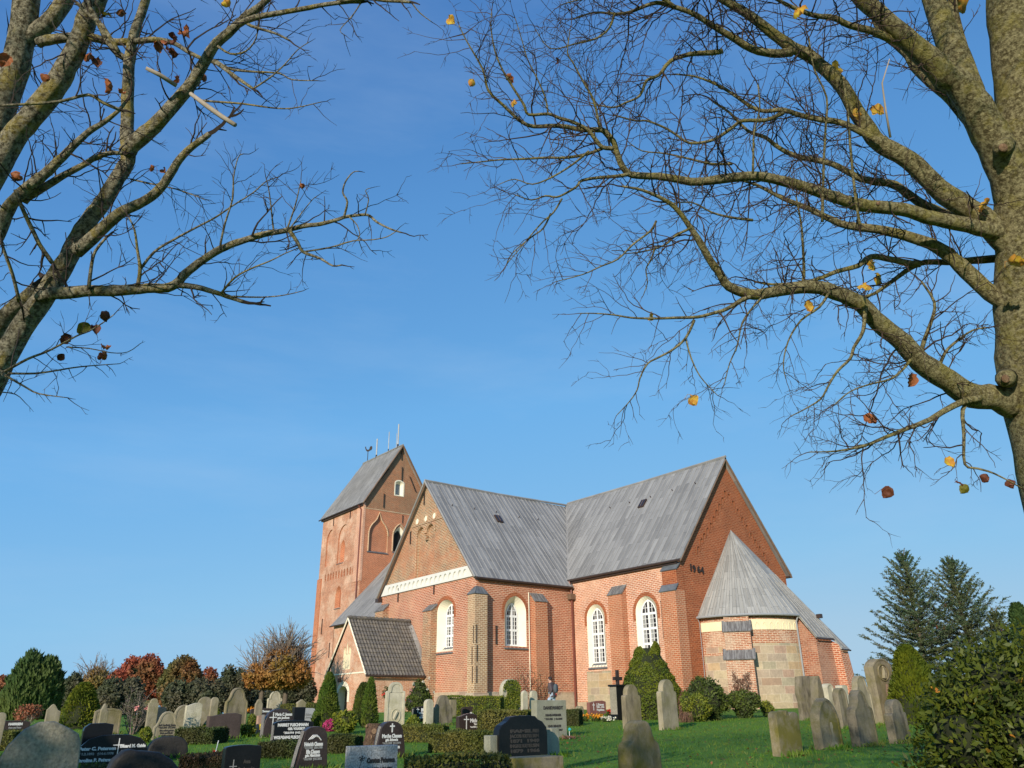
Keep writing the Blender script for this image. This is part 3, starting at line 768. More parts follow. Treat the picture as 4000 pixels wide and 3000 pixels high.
# corner buttress in line with the gable, two offsets
m = MB(); m.box((-34.92, YC-0.62, BASE), (XC+0.03, YC+0.3, 8.5)); bo = cb(m, 'buttress', M['brick_buttress'])
m = MB(); m.box((-34.90, YC-0.36, 8.5), (XC+0.028, YC+0.3, 9.84)); cb(m, 'upper_stage', M['brick_choir_gable'], bo)
k = cap_mb([(-35.0, YC-0.70, 8.46), (XC+0.08, YC-0.70, 8.46)], [(-35.0, YC-0.34, 8.92), (XC+0.08, YC-0.34, 8.92)], 0.07)
cb(k, 'cap', M['lead_dark'], bo); k = MB(); cap_mb([(-34.98, YC-0.44, 9.80), (XC+0.08, YC-0.44, 9.80)], [(-34.98, YC-0.0, 10.25), (XC+0.08, YC-0.0, 10.25)], 0.07, k)
cb(k, 'cap', M['lead_dark'], bo)
anchor('s', YC, -35.4, 5.67, 8.0)
cb(wall_mb('e', XC, [(YC-0.0, BASE), (51.6, BASE), (51.6, 10.45), (RY, 18.05), (YC-0.0, 10.4)]), 'choir_gable', M['brick_choir_gable'])
stp = MB()                                                  # stepped little arches that climb the gable, their shadow put into a darker colour
for u, z in ((41.99, 11.42), (42.42, 12.0), (42.76, 12.4), (43.17, 12.8), (43.58, 13.2), (43.96, 13.7), (44.36, 14.2), (44.76, 14.7), (45.18, 15.2), (45.55, 15.75),
             (45.95, 15.6), (46.35, 15.15), (46.78, 14.6), (47.2, 14.08), (47.61, 13.57), (48.0, 13.03), (48.41, 12.61), (48.83, 12.19), (49.25, 11.77), (49.64, 11.16)):
    sgn = -1 if u < 45.75 else 1
    stp.tube([P3('e', XC, u+sgn*0.17, z-0.45, -0.0)] + arc_pts('e', XC, u, z-0.12, 0.17, -0.02, 180 if sgn < 0 else 0, 0 if sgn < 0 else 180, 7) + [P3('e', XC, u-sgn*0.17, z-0.25, -0.0)], 0.05, 4)
cb(stp, 'stepped_frieze', M['shadow_brick'])
def lettering(body, size, mat, name='inscription', bold=0.0, extr=0.004, shear=0.0, sx=1.0, space=1.0):
    cu = bpy.data.curves.new(name, 'FONT'); cu.body = body; cu.size = size; cu.extrude = extr; cu.offset = bold
    cu.align_x, cu.align_y = 'CENTER', 'CENTER'; cu.shear = shear; cu.resolution_u = 2; cu.space_line = space
    tmp = bpy.data.objects.new(name, cu); COL.objects.link(tmp)
    bpy.context.view_layer.update()
    me = bpy.data.meshes.new_from_object(tmp.evaluated_get(bpy.context.evaluated_depsgraph_get()))
    me.name = name
    bpy.data.objects.remove(tmp); bpy.data.curves.remove(cu)
    me.materials.clear(); me.materials.append(mat)
    if sx != 1.0: me.transform(Matrix.Diagonal((sx, 1, 1, 1)))
    return me
FACE_E = Matrix(((0, 0, 1), (1, 0, 0), (0, 1, 0)))           # text right -> +y, up -> +z, out -> +x
yo = None
for ch, u, z in (('1', 41.03, 9.98), ('9', 41.34, 9.93), ('6', 41.80, 9.93), ('4', 42.15, 9.90)):
    o = bpy.data.objects.new('year_numeral', lettering(ch, 0.62, M['iron'], 'year_numeral', 0.015, 0.02)); COL.objects.link(o); o.parent = church
    o.matrix_local = Matrix.Translation(Vector((XC+0.05, u, z))-CO) @ FACE_E.to_4x4()
# ---- roofs
tr_ = (RZ-9.9)/(-43.75-RX)
roof_poly('transept_roof', [(-43.72, 31.02, 9.88), (-43.72, 39.95, 9.88), (RX, 45.6, RZ), (RX, 31.02, RZ)], M['lead'])
roof_poly('transept_roof', [(-57.2, 31.02, 9.88), (RX, 31.02, RZ), (RX, 45.7, RZ), (-57.2, 45.7, 9.88)], M['lead'])
roof_poly('choir_roof', [(-44.25, 39.72, 10.44), (-33.38, 39.72, 10.44), (-33.38, RY, 18.25), (RX-0.3, RY, 18.25)], M['lead'])
roof_poly('choir_roof', [(-44.25, 51.95, 10.44), (RX-0.3, RY, 18.25), (-33.38, RY, 18.25), (-33.38, 51.95, 10.44)], M['lead'])
rg = MB()
rg.tube([(RX, 30.98, RZ+0.05), (RX, 38, RZ+0.02), (RX, 45.6, RZ+0.16)], 0.09, 6)
rg.tube([(-33.34, RY, 18.3), (-42, RY, 18.24), (RX, RY, 18.28)], 0.09, 6); cb(rg, 'ridge_roll', M['lead_roll'])
vm = MB(); vm.tube([(-44.2, 39.8, 10.5), (RX, 45.58, RZ+0.1)], 0.06, 6); cb(vm, 'valley_gutter', M['lead_roll'])
vg = MB()                                                   # verge edges of the gables
vg.tube([(-43.72, 31.02, 9.84), (RX, 31.0, RZ-0.03)], 0.085, 6); vg.tube([(-57.2, 31.02, 9.84), (RX, 31.0, RZ-0.03)], 0.085, 6); cb(vg, 'verge', M['lead_roll'])
for a_, b_ in (((-33.42, 39.74, 10.26), (-33.42, RY, 18.07)), ((-33.42, 51.93, 10.26), (-33.42, RY, 18.07)), ((-43.85, 31.08, 9.80), (RX, 31.08, RZ-0.18)), ((-57.1, 31.08, 9.80), (RX, 31.08, RZ-0.18))):
    vb = MB(); vb.tube([a_, b_], 0.08, 4); cb(vb, 'barge_board', M['timber'])
for a_, b_ in (((-57.25, 30.95, 9.55), (-56.75, 31.3, 9.82)), ((-34.5, 51.6, 10.24), (-33.42, 51.93, 10.36))):
    so = MB(); so.box(a_, b_); cb(so, 'eave_box', M['gutter'])
gutter([(-43.66, 31.05, 9.80), (-43.66, 39.75, 9.80)]); gutter([(-44.2, 39.66, 10.33), (-33.4, 39.66, 10.33)])
ev = MB(); ev.box((-43.95, 31.36, 9.70), (-43.72, 39.9, 9.79)); ev.box((-43.9, 39.76, 10.16), (-33.75, 39.93, 10.30)); cb(ev, 'eave_board', M['gutter'])
hp = MB(); hp.box((-43.92, 39.42, 8.95), (-43.55, 39.86, 9.35)); dp = cb(hp, 'downpipe', M['timber'])
hp = MB(); hp.tube([(-43.95, 39.66, 10.3), (-43.8, 39.7, 9.75), (-43.75, 39.65, 9.3)], 0.06, 6); hp.tube([(-43.74, 39.66, 9.0), (-43.76, 39.68, 5), (-43.76, 39.68, 1.6)], 0.075, 8); cb(hp, 'pipe', M['spout_red'], dp)
def skylight(px, py, p0, n):
    c0 = hit_plane(px, py, Vector(p0), n); th = Vector((0, 0, 1)).cross(n).normalized(); up = n.cross(th)
    def rect(w, h, o): return [c0+th*(-w)+up*(-h)+n*o, c0+th*w+up*(-h)+n*o, c0+th*w+up*h+n*o, c0+th*(-w)+up*h+n*o]
    m = MB(); m.slab(rect(0.27, 0.40, 0.12), 0.14); o = cb(m, 'skylight', M['gutter'])
    m = MB(); m.slab(rect(0.20, 0.32, 0.135), 0.03); cb(m, 'pane', M['black_pane'], o)
    m = MB(); m.slab(rect(0.02, 0.32, 0.15), 0.02); cb(m, 'frame', M['timber'], o)
n_t = Vector((RZ-9.88, 0, -43.72-RX)).normalized(); n_c = Vector((0, -(18.25-10.44), RY-39.72)).normalized()
skylight(1947, 2029, (RX, 31, RZ), n_t); skylight(2511, 1969, (-40, RY, 18.25), n_c)
for px, py in ((1765, 1976), (1852, 1989), (1937, 2002), (2026, 2022), (2100, 2031)):
    q = hit_plane(px, py, Vector((RX, 31, RZ)), n_t); hk = MB(); hk.tube([q, q+n_t*0.16], 0.035, 5); cb(hk, 'roof_hook', M['gutter'])
for px, py in ((2385, 1985), (2461, 1965), (2543, 1943), (2628, 1917), (2718, 1890)):
    q = hit_plane(px, py, Vector((-40, RY, 18.25)), n_c); hk = MB(); hk.tube([q, q+n_c*0.16], 0.035, 5); cb(hk, 'roof_hook', M['gutter'])
# ---- hidden north and west walls close the shell
for a_, b_ in (((-79.7, 52.9, BASE), (-57.0, 53.0, 9.9)), ((-57.0, 51.5, BASE), (-33.75, 51.6, 10.3)), ((XW, 31.4, BASE), (XW+0.1, 38.4, 9.9))):
    bk = MB(); bk.box(a_, b_); cb(bk, 'rear_wall', M['brick_choir'])
# ---- nave
XTW = -79.7
cb(wall_mb('s', 38.4, [(XTW, BASE), (XW, BASE), (XW, 9.95), (XTW, 9.95)]), 'nave_wall', M['brick_porch'])
roof_poly('nave_roof', [(XTW-0.05, 38.0, 9.98), (-56.5, 38.0, 9.98), (-52.0, RY, 18.3), (XTW-0.05, RY, 18.3)], M['lead'])
roof_poly('nave_roof', [(XTW-0.05, 53.4, 9.98), (XTW-0.05, RY, 18.3), (-52.0, RY, 18.3), (-52.0, 53.4, 9.98)], M['lead'])
gutter([(XTW-0.1, 37.95, 9.9), (-56.9, 37.95, 9.9)])
wn_ = MB(); wn_.box((XTW+0.02, 38.4, BASE), (XTW+0.1, 41.0, 9.9)); cb(wn_, 'nave_wall', M['brick_tower'])
# ---- tower
YT, XWT, YN, TZ = 41.05, -90.3, 50.2, 23.75
nA = arch(-88.9, -86.75, 17.6, 20.6, 21.95); nB = arch(-85.75, -82.9, 17.55, 20.4, 21.95)
wl = arch(-85.45, -84.0, 12.5, 13.9, 14.95)
slots = [arch(-88.6+i*0.70, -88.6+i*0.70+0.30, 15.85, 16.45, 16.75, 3) for i in range(11)]
tw = cb(wall_mb('s', YT, [(XWT, BASE), (XTW, BASE), (XTW, TZ), (XWT, TZ)], [nA, nB, wl] + slots), 'tower_wall', M['brick_tower'])
recess('s', YT, nA, 0.14, M['brick_tower'], M['brick_tower_east'], 'blind_niche')
r_ = cb(reveal_mb('s', YT, nB, -0.001, nB, 0.14), 'blind_niche', M['brick_tower_east'])
slit = arch(-85.3, -84.15, 17.6, 19.3, 20.25)
cb(wall_mb('s', YT+0.14, nB, [slit]), 'back_panel', M['brick_tower'], r_)
cb(reveal_mb('s', YT, slit, 0.139, arch(-85.05, -84.4, 17.75, 19.2, 20.0), 0.5), 'slit_reveal', M['brick_tower_east'], r_)
cb(wall_mb('s', YT+0.5, arch(-85.05, -84.4, 17.75, 19.2, 20.0)), 'slit_filling', M['brick_tower_east'], r_)
r_ = cb(reveal_mb('s', YT, wl, -0.001, arch(-85.2, -84.25, 12.65, 13.85, 14.7), 0.4), 'bricked_window', M['brick_tower_east'])
cb(wall_mb('s', YT+0.4, arch(-85.2, -84.25, 12.65, 13.85, 14.7)), 'filling', M['brick_tower_east'], r_)
bars = MB()
for u in (-84.98, -84.72, -84.48): bars.tube([(u, YT+0.34, 12.7), (u, YT+0.34, 14.4)], 0.05, 4)
cb(bars, 'mullions', M['brick_tower_east'], r_)
sl = MB(); sl.slab([(-85.5, YT-0.08, 12.42), (-83.95, YT-0.08, 12.42), (-83.95, YT+0.3, 12.62), (-85.5, YT+0.3, 12.62)], 0.06); cb(sl, 'sill', M['lead_dark'], r_); sl = MB()
sl.slab([(-85.8, YT-0.06, 17.48), (-84.1, YT-0.06, 17.48), (-84.1, YT+0.13, 17.62), (-85.8, YT+0.13, 17.62)], 0.06); cb(sl, 'sill', M['lead_dark'], r_)
fz = MB()
fz_n = MB()
for s_ in slots: reveal_mb('s', YT, s_, -0.001, s_, 0.16, fz); wall_mb('s', YT+0.16, s_, (), fz_n)
f_ = cb(fz, 'slotted_frieze', M['brick_tower_east']); cb(fz_n, 'back_panel', M['brick_tower_east'], f_)
lz = MB(); lz.box((XWT-0.12, YT-0.12, BASE), (-89.35, YT+0.2, 16.3)); cb(lz, 'corner_pilaster', M['brick_tower_east'])
lz = MB(); lz.box((-81.35, YT-0.06, 14.9), (XTW+0.03, YT+0.2, TZ-0.05)); cb(lz, 'corner_pilaster', M['brick_choir'])
for a_ in ((-87.3, 22.3, 23.6), (-83.0, 22.4, 23.6), (-88.3, 9.9, 11.6), (-85.9, 7.2, 8.8), (-83.9, 8.4, 10.1)): anchor('s', YT, *a_)
nC = arch(41.82, 44.28, 18.2, 20.2, 21.9); ogee = []
lou = arch(45.06, 46.5, 18.5, 20.2, 21.45); gw = arch(44.98, 46.06, 25.15, 26.55, 26.86)
for u, z in nC: ogee.append((u, z+ (0.85*max(0, 1-abs(u-43.05)/0.45)**1.5 if z > 20.5 else 0)))
cb(wall_mb('e', XTW, [(YT, BASE), (YN, BASE), (YN, 23.05), (YT, 23.05)], [ogee, lou]), 'tower_wall', M['brick_tower_east'])
cb(wall_mb('e', XTW-0.06, [(YT, 23.05), (YN, 23.05), (YN, TZ), (45.6, 31.15), (YT, TZ)], [gw]), 'tower_gable', M['brick_tower_gable'])
st_ = MB(); pbox(st_, 'e', XTW, YT, YN, 22.98, 23.1, -0.04, 0.1); cb(st_, 'string_course', M['brick_pier'])
recess('e', XTW, ogee, 0.18, M['brick_tower_east'], M['brick_pier'], 'blind_niche')
om = MB(); om.tube([P3('e', XTW, u, z, -0.02) for u, z in ogee[1:]], 0.09, 4); cb(om, 'niche_moulding', M['brick_pier'])
sl = MB(); sl.slab([(XTW+0.1, 41.7, 18.13), (XTW+0.1, 44.4, 18.13), (XTW-0.15, 44.4, 18.3), (XTW-0.15, 41.7, 18.3)], 0.08); cb(sl, 'sill', M['lead_dark']); sl = MB()
sl.slab([(XTW+0.1, 44.95, 18.42), (XTW+0.1, 46.6, 18.42), (XTW-0.4, 46.6, 18.6), (XTW-0.4, 44.95, 18.6)], 0.08); cb(sl, 'sill', M['lead_dark'])
li = arch(45.06, 46.1, 18.6, 19.9, 20.85)
lw = cb(reveal_mb('e', XTW, lou, -0.002, arch(45.2, 46.28, 18.62, 20.0, 21.05), 0.45), 'belfry_opening', M['white_plaster'])
lv = MB()
for i in range(20):
    z = 18.65+i*0.12; pbox(lv, 'e', XTW, 45.15, 46.35, z, z+0.04, 0.38, 0.55)
pbox(lv, 'e', XTW, 45.1, 46.4, 18.5, 21.3, 0.56, 0.6); cb(lv, 'louvres', M['louvre'], lw)
om = MB(); om.tube([P3('e', XTW, u, z, -0.02) for u, z in arch(44.9, 46.66, 18.5, 20.2, 21.75)[1:]], 0.1, 4); cb(om, 'brick_arch', M['brick_pier'], lw)
gwn = cb(reveal_mb('e', XTW-0.06, gw, -0.002, arch(45.2, 45.84, 25.3, 26.4, 26.6), 0.4), 'gable_window', M['white_plaster'])
m = MB(); k1 = gw; k2 = arch(44.86, 46.18, 25.05, 26.6, 27.0); ring_mb('e', XTW-0.06, k1, k2, -0.03, m); reveal_mb('e', XTW-0.06, k2, -0.03, k2, 0.0, m); cb(m, 'surround', M['white_plaster'], gwn)
cb(wall_mb('e', XTW-0.46, arch(45.2, 45.84, 25.3, 26.4, 26.6)), 'pane', M['pale_pane'], gwn)
for a_ in ((45.6, 29.5, 30.6), (45.75, 26.95, 28.6), (43.5, 23.4, 25.0), (46.1, 21.9, 22.8)): anchor('e', XTW-0.02, *a_)
anchor('e', XTW-0.02, 43.5, 26.8, 28.1, 0.9); anchor('e', XTW-0.02, 47.3, 25.9, 27.6, -0.9)
bk = MB(); bk.box((XWT, YN-0.1, BASE), (XTW-0.1, YN, TZ)); bk.box((XWT, YT+0.02, BASE), (XWT+0.1, YN-0.1, TZ)); bk.add([(XWT+0.05, YT, TZ), (XWT+0.05, YN, TZ), (XWT+0.05, 45.6, 31.1)], [(0, 2, 1)]); cb(bk, 'tower_rear_wall', M['brick_tower'])
ka = (31.3-23.75)/(45.6-40.85)
roof_poly('tower_roof', [(-90.75, 40.75, 23.6), (-79.45, 40.75, 23.6), (-79.45, 45.6, 31.3), (-89.6, 45.6, 31.45)], M['lead_tower'], roll=0.40)
roof_poly('tower_roof', [(-90.75, 50.45, 23.6), (-89.6, 45.6, 31.45), (-79.45, 45.6, 31.3), (-79.45, 50.45, 23.6)], M['lead_tower'], roll=0.40)
rg = MB(); rg.tube([(-89.6, 45.6, 31.5), (-79.4, 45.6, 31.36)], 0.09, 6)
for i in range(13): rg.tube([(-89.2+i*0.75, 45.45, 31.25), (-89.2+i*0.75, 45.6, 31.52), (-89.2+i*0.75, 45.75, 31.25)], 0.05, 4)
cb(rg, 'ridge_roll', M['lead_roll'])
vg = MB(); vg.tube([(-79.42, 40.75, 23.5), (-79.42, 45.6, 31.22)], 0.10, 5); vg.tube([(-79.42, 50.45, 23.5), (-79.42, 45.6, 31.22)], 0.12, 5); cb(vg, 'barge_board', M['timber'])
gutter([(-90.8, 40.68, 23.5), (-79.7, 40.68, 23.5)])
ev = MB(); ev.box((-90.4, 40.8, 23.3), (-79.75, 41.0, 23.48)); cb(ev, 'eave_board', M['gutter'])
dp = MB(); dp.tube([(-80.5, 40.72, 23.45), (-80.15, 40.92, 22.9), (-80.15, 40.92, 16), (-80.15, 40.92, 8)], 0.08, 6); cb(dp, 'downpipe', M['spout_red'])
for x, z1, r in ((-80.72, 34.35, 0.085), (-83.05, 34.0, 0.05), (-86.1, 33.9, 0.085)):
    m = MB(); m.tube([(x, 45.6, 31.3), (x, 45.6, z1)], r, 7)
    an = cb(m, 'antenna', M['granite_light'])
    m = MB(); m.tube([(x, 45.6, 31.2), (x, 45.6, 31.75)], r*1.25, 7); cb(m, 'mount', M['iron'], an)
m = MB(); m.tube([(-80.95, 45.5, 31.3), (-80.95, 45.5, 33.2)], 0.03, 5); m.tube([(-80.95, 45.5, 31.8), (-80.72, 45.6, 32.0)], 0.05, 4); cb(m, 'thin_rod', M['granite_light'])
m = MB(); m.tube([(-88.45, 45.6, 31.4), (-88.45, 45.6, 32.85)], 0.05, 6)
vn = cb(m, 'weathercock', M['iron'])
m = MB()
prof = [(-0.42, 0.60), (-0.30, 0.62), (-0.22, 0.30), (0.0, 0.16), (0.16, 0.30), (0.20, 0.55), (0.36, 0.72), (0.52, 0.62), (0.54, 0.36), (0.44, 0.16), (0.26, 0.08), (0.14, -0.02), (-0.06, -0.06), (-0.24, 0.06), (-0.36, 0.30)]
dvec = Vector((0.62, 0.78, 0)).normalized()
pts = [Vector((-88.45, 45.6, 32.85))+dvec*a+Vector((0, 0, b)) for a, b in prof]
m.slab(pts, 0.05); cb(m, 'cock', M['iron'], vn)
# ---- apse
AX, AY, AR = -33.7, 45.7, 4.15
def ap(r, a, z): return Vector((AX+r*cos(rad(a)), AY+r*sin(rad(a)), z))
def ring_wall(r, a0, a1, z0, z1, name, mat, parent=None, step=6):
    n = max(1, int(round((a1-a0)/step))); m = MB()
    vs = [ap(r, a0+(a1-a0)*i/n, z) for z in (z0, z1) for i in range(n+1)]
    m.add(vs, [(i, i+1, n+1+i+1, n+1+i) for i in range(n)])
    me_o = cb(m, name, mat, parent)
    uv = me_o.data.uv_layers['uv'].data                     # continuous metres round the curve
    for p in me_o.data.polygons:
        for li in p.loop_indices:
            vi = me_o.data.loops[li].vertex_index; k = vi % (n+1)
            uv[li].uv = (rad(a0+(a1-a0)*k/n)*r, z1 if vi > n else z0)
    return me_o
ring_wall(AR, -92, -57, BASE, 4.55, 'apse_ashlar', M['ashlar']); ring_wall(AR, -57, 2, BASE, 5.22, 'apse_ashlar', M['ashlar'])
ring_wall(AR, -92, -57, 4.55, 7.1, 'apse_wall', M['brick_apse']); ring_wall(AR, -57, 2, 5.22, 7.1, 'apse_wall', M['brick_apse'])
ring_wall(AR+0.01, -87, -72, 4.72, 5.05, 'ashlar_course', M['ashlar'])
ring_wall(AR+0.03, -90, -69, 5.99, 6.55, 'plaster_band', M['cream_plaster'])
pb = ring_wall(AR+0.03, -48, -1, 5.99, 6.62, 'plaster_band', M['cream_plaster'], None, 3)
am = MB()
for i in range(7):
    a = -40.5+i*6.15
    for sg in (-1, 1): am.tube([ap(AR+0.045, a+sg*1.95, 6.02), ap(AR+0.045, a+sg*1.95, 6.22), ap(AR+0.045, a+sg*1.2, 6.36), ap(AR+0.045, a, 6.47)], 0.028, 4)
cb(am, 'pointed_arches', M['cream_plaster'], pb)
er, ez = 4.45, 6.93
apex = Vector((AX, AY+0.05, 13.05)); cone = MB(); angs = list(range(-92, -2, 6)) + [-2]
vs = [apex] + [ap(er, a, ez) for a in angs] + [ap(er, a, ez-0.09) for a in angs]; k = len(angs)
cone.add(vs, [(0, i+1, i+2) for i in range(k-1)] + [(i+1, i+1+k, i+2+k, i+2) for i in range(k-1)] + [tuple(range(2*k, k, -1)) + (0,)])
cn = cb(cone, 'apse_roof', M['lead_pale'])
uvd = cn.data.uv_layers['uv'].data
for p in cn.data.polygons[:k-1]:
    for li in p.loop_indices:
        vi = cn.data.loops[li].vertex_index
        uvd[li].uv = (rad(angs[p.index]+3)*er if vi == 0 else rad(angs[vi-1])*er, 7.5 if vi == 0 else 0.0)
rl = MB()
for i, a in enumerate(angs[1:]):
    st = (0.06, 0.45, 0.2, 0.62)[i % 4]
    q0 = apex.lerp(ap(er, a, ez), st)
    rl.tube([ap(er, a, ez+0.02), q0+Vector((0, 0, 0.02))], [0.028, 0.016], 4)
    if st > 0.3: pass
cb(rl, 'seam_rolls', M['lead_pale'], cn)
def pz(x): return 13.05-1.4*(x-AX)
V0 = ap(er, -2, ez)
fac = [apex, V0, Vector((-28.32, 45.78, pz(-28.32))), Vector((-28.32, 47.6, pz(-28.32))), Vector((-27.86, 47.62, pz(-27.86))), Vector((-27.86, 48.5, pz(-27.86)))]
mfac = MB(); mfac.slab(orient(fac, Vector((1, 0, 1))), 0.1); fo = cb(mfac, 'annex_roof', M['lead_pale'])
rl = MB()
for i in range(1, 7):
    f = i/7.0; e = V0.lerp(Vector((-28.3, 48.4, pz(-28.3))), f)
    yb = 45.78+f*2.7; xb = -28.34 if yb < 47.6 else -27.9
    top = apex.lerp(Vector((-29.4, 45.9+f*2.0, pz(-29.4))), 0.55+0.1*(i % 2))
    rl.tube([Vector((xb, yb, pz(xb)+0.03)), top+Vector((0, 0, 0.03))], 0.028, 4)
rl.tube([V0+Vector((0, 0, .03)), Vector((-28.33, 45.78, pz(-28.33)+.03))], 0.04, 4)
cb(rl, 'seam_rolls', M['lead_pale'], fo)
ax_ = MB(); ax_.add([(-31, 45.72, BASE), (-28.3, 45.72, BASE), (-28.5, 45.9, pz(-28.5)-0.12), (-30.4, 45.9, pz(-30.4)-0.12)], [(0, 1, 2, 3)])
ax_.add([(-28.3, 45.72, BASE), (-28.25, 47.7, BASE), (-28.5, 47.55, 5.6), (-28.5, 45.9, 5.6)], [(0, 1, 2, 3)])
ao = cb(ax_, 'annex_wall', M['brick_annex'])
ax_ = MB(); ax_.add([(-28.5, 47.5, BASE), (-27.65, 47.6, BASE), (-28.02, 47.6, 5.1), (-28.8, 47.5, 5.6)], [(0, 1, 2, 3)])
ax_.add([(-27.65, 47.6, BASE), (-27.65, 48.6, BASE), (-28.02, 48.45, 5.0), (-28.02, 47.6, 5.1)], [(0, 1, 2, 3)])
cb(ax_, 'annex_wall', M['brick_east'])
ev = MB(); ev.tube([(-28.28, 45.76, pz(-28.32)-0.09), (-28.28, 47.6, pz(-28.32)-0.09)], 0.05, 5); ev.tube([(-27.82, 47.62, pz(-27.86)-0.08), (-27.82, 48.5, pz(-27.86)-0.08)], 0.05, 5); cb(ev, 'gutter', M['gutter'])
m = MB(); m.box((-29.25, 47.55, pz(-29.2)+0.05), (-28.95, 47.8, pz(-29.2)+0.3)); cb(m, 'roof_vent', M['gutter'])
gm_ = MB(); gm_.tube([ap(er+0.06, a, ez-0.06) for a in angs], 0.07, 6); cb(gm_, 'gutter', M['zinc'])
for a, zt in ((-90.5, 6.9), (-2.5, 6.85)):
    m = MB(); m.tube([ap(er+0.02, a, zt), ap(AR+0.13, a, zt-0.35), ap(AR+0.13, a, 4.0), ap(AR+0.13, a, 1.6)], 0.055, 7)
    m.tube([ap(AR+0.13, a, 5.0), ap(AR+0.13, a, 5.05)], 0.075, 7); m.tube([ap(AR+0.13, a, 3.2), ap(AR+0.13, a, 3.25)], 0.075, 7); cb(m, 'downpipe', M['zinc'])
# stepped buttress in the middle of the apse
ca = -57.3; er_ = Vector((cos(rad(ca)), sin(rad(ca)), 0)); et_ = Vector((-sin(rad(ca)), cos(rad(ca)), 0)); A0 = Vector((AX, AY, 0))
def abox(w0, w1, r0, r1a, r1b, z0, z1):
    m = MB(); vs = []
    for z, r1, w in ((z0, r1a, w0), (z1, r1b, w1)):
        for s_, r in ((-1, r0), (1, r0), (1, r1), (-1, r1)): vs.append(A0+et_*(s_*w)+er_*r+Vector((0, 0, z)))
    return m.add(vs, [(0, 3, 2, 1), (4, 5, 6, 7), (0, 1, 5, 4), (1, 2, 6, 5), (2, 3, 7, 6), (3, 0, 4, 7)])
ab = cb(abox(0.82, 0.80, 3.6, 5.25, 5.18, BASE, 4.3), 'buttress', M['brick_apse'])
cb(abox(0.78, 0.78, 3.6, 4.78, 4.76, 4.3, 5.95), 'middle_stage', M['brick_apse'], ab)
cb(abox(0.75, 0.75, 3.6, 4.36, 4.34, 5.95, 7.0), 'upper_stage', M['brick_apse'], ab)
for w, ra, rb, za, zb in ((0.86, 4.30, 4.86, 6.56, 5.88), (0.93, 4.70, 5.28, 4.88, 4.24)):
    q = [A0+et_*(-w)+er_*rb+Vector((0, 0, zb)), A0+et_*w+er_*rb+Vector((0, 0, zb)), A0+et_*w+er_*ra+Vector((0, 0, za)), A0+et_*(-w)+er_*ra+Vector((0, 0, za))]
    m = MB(); m.slab(q, 0.08)
    for f in (0.0, 0.2, 0.42, 0.66, 0.86, 1.0): m.tube([q[0].lerp(q[1], f), q[3].lerp(q[2], f)], 0.026, 4)
    cb(m, 'cap', M['lead_stain'] if 'lead_stain' in M else M['lead_dark'], ab)
# ---- porch
PX0, PX1, PY = -55.2, -49.45, 26.35; PR = (-52.33, 7.62); PZ = 3.88
dn = arch(-53.25, -51.9, BASE, 2.75, 3.22)
wn3 = [(-52.88, 4.28), (-52.88, 5.55), (-52.80, 5.72), (-52.70, 5.78), (-52.62, 5.68), (-52.58, 5.30), (-52.48, 5.30), (-52.44, 5.9), (-52.36, 6.1), (-52.28, 5.9), (-52.24, 5.30), (-52.14, 5.30), (-52.08, 5.68), (-52.0, 5.78), (-51.9, 5.72), (-51.82, 5.55), (-51.82, 4.28)]
cb(wall_mb('s', PY, [(PX0, BASE), (PX1, BASE), (PX1, PZ), (PR[0], PR[1]-0.12), (PX0, PZ)], [dn, wn3]), 'porch_wall', M['brick_porch'])
cb(wall_mb('e', PX1, [(PY, BASE), (YS, BASE), (YS, PZ+0.05), (PY, PZ+0.05)]), 'porch_wall', M['brick_porch'])
m = MB(); m.box((PX0, PY+0.02, BASE), (PX0+0.1, YS, PZ)); cb(m, 'porch_rear_wall', M['brick_porch'])
recess('s', PY, wn3, 0.1, M['cream_plaster'], M['white_plaster'], 'plaster_niche')
rv = cb(reveal_mb('s', PY, dn, -0.001, dn, 0.5), 'entrance', M['white_plaster']); cb(wall_mb('s', PY+0.5, dn), 'door', M['timber'], rv)
m = MB(); q1 = arch(-53.25, -51.9, 2.2, 2.75, 3.22); q2 = arch(-53.55, -51.6, 2.2, 2.75, 3.52)
ring_mb('s', PY, q1, q2, -0.02, m); cb(m, 'arch_surround', M['white_plaster'], rv)
m = MB(); pbox(m, 's', PY, PX0, PX1, 3.95, 4.05, -0.03, 0.02); cb(m, 'string_course', M['white_plaster'])
m = MB(); m.tube([(-52.6, PY-0.05, 3.72), (-52.6, PY-0.3, 3.75)], 0.03, 5); m.box((-52.7, PY-0.4, 3.45), (-52.5, PY-0.2, 3.72)); cb(m, 'wall_lantern', M['iron'])
def pantile(x_e, x_r):
    z_e, z_r = PZ-0.08, PR[1]+0.02; n_c, n_r = 21, 13
    y0, y1 = PY-0.14, YS-0.02
    sl = math.hypot(x_r-x_e, z_r-z_e); nx, nz = (z_r-z_e)/sl*(1 if x_e > x_r else -1), abs(x_r-x_e)/sl
    vs = []; sub = 6; cols = n_c*sub; rows = n_r*2
    for j in range(rows+1):
        jj, hi = divmod(j, 2)
        for i in range(cols+1):
            ph = (i % sub)/sub
            h = 0.055*(0.5+0.5*cos(2*pi*(ph-0.25))) + (0.045 if (j % 2 == 0) else 0.0)
            f = min(1.0, (jj+(0.97 if hi else 0.0))/n_r)
            vs.append((x_e+(x_r-x_e)*f+nx*h, y0+(y1-y0)*i/cols, z_e+(z_r-z_e)*f+nz*h))
    m = MB(); fs = [(j*(cols+1)+i, j*(cols+1)+i+1, (j+1)*(cols+1)+i+1, (j+1)*(cols+1)+i) for j in range(rows) for i in range(cols)]
    if x_e < x_r: fs = [tuple(reversed(f)) for f in fs]
    m.add(vs, fs); return m
pr_ = cb(pantile(PX1+0.22, PR[0]), 'porch_roof', M['pantile'], None, False); cb(pantile(PX0-0.22, PR[0]), 'porch_roof', M['pantile'])
m = MB()
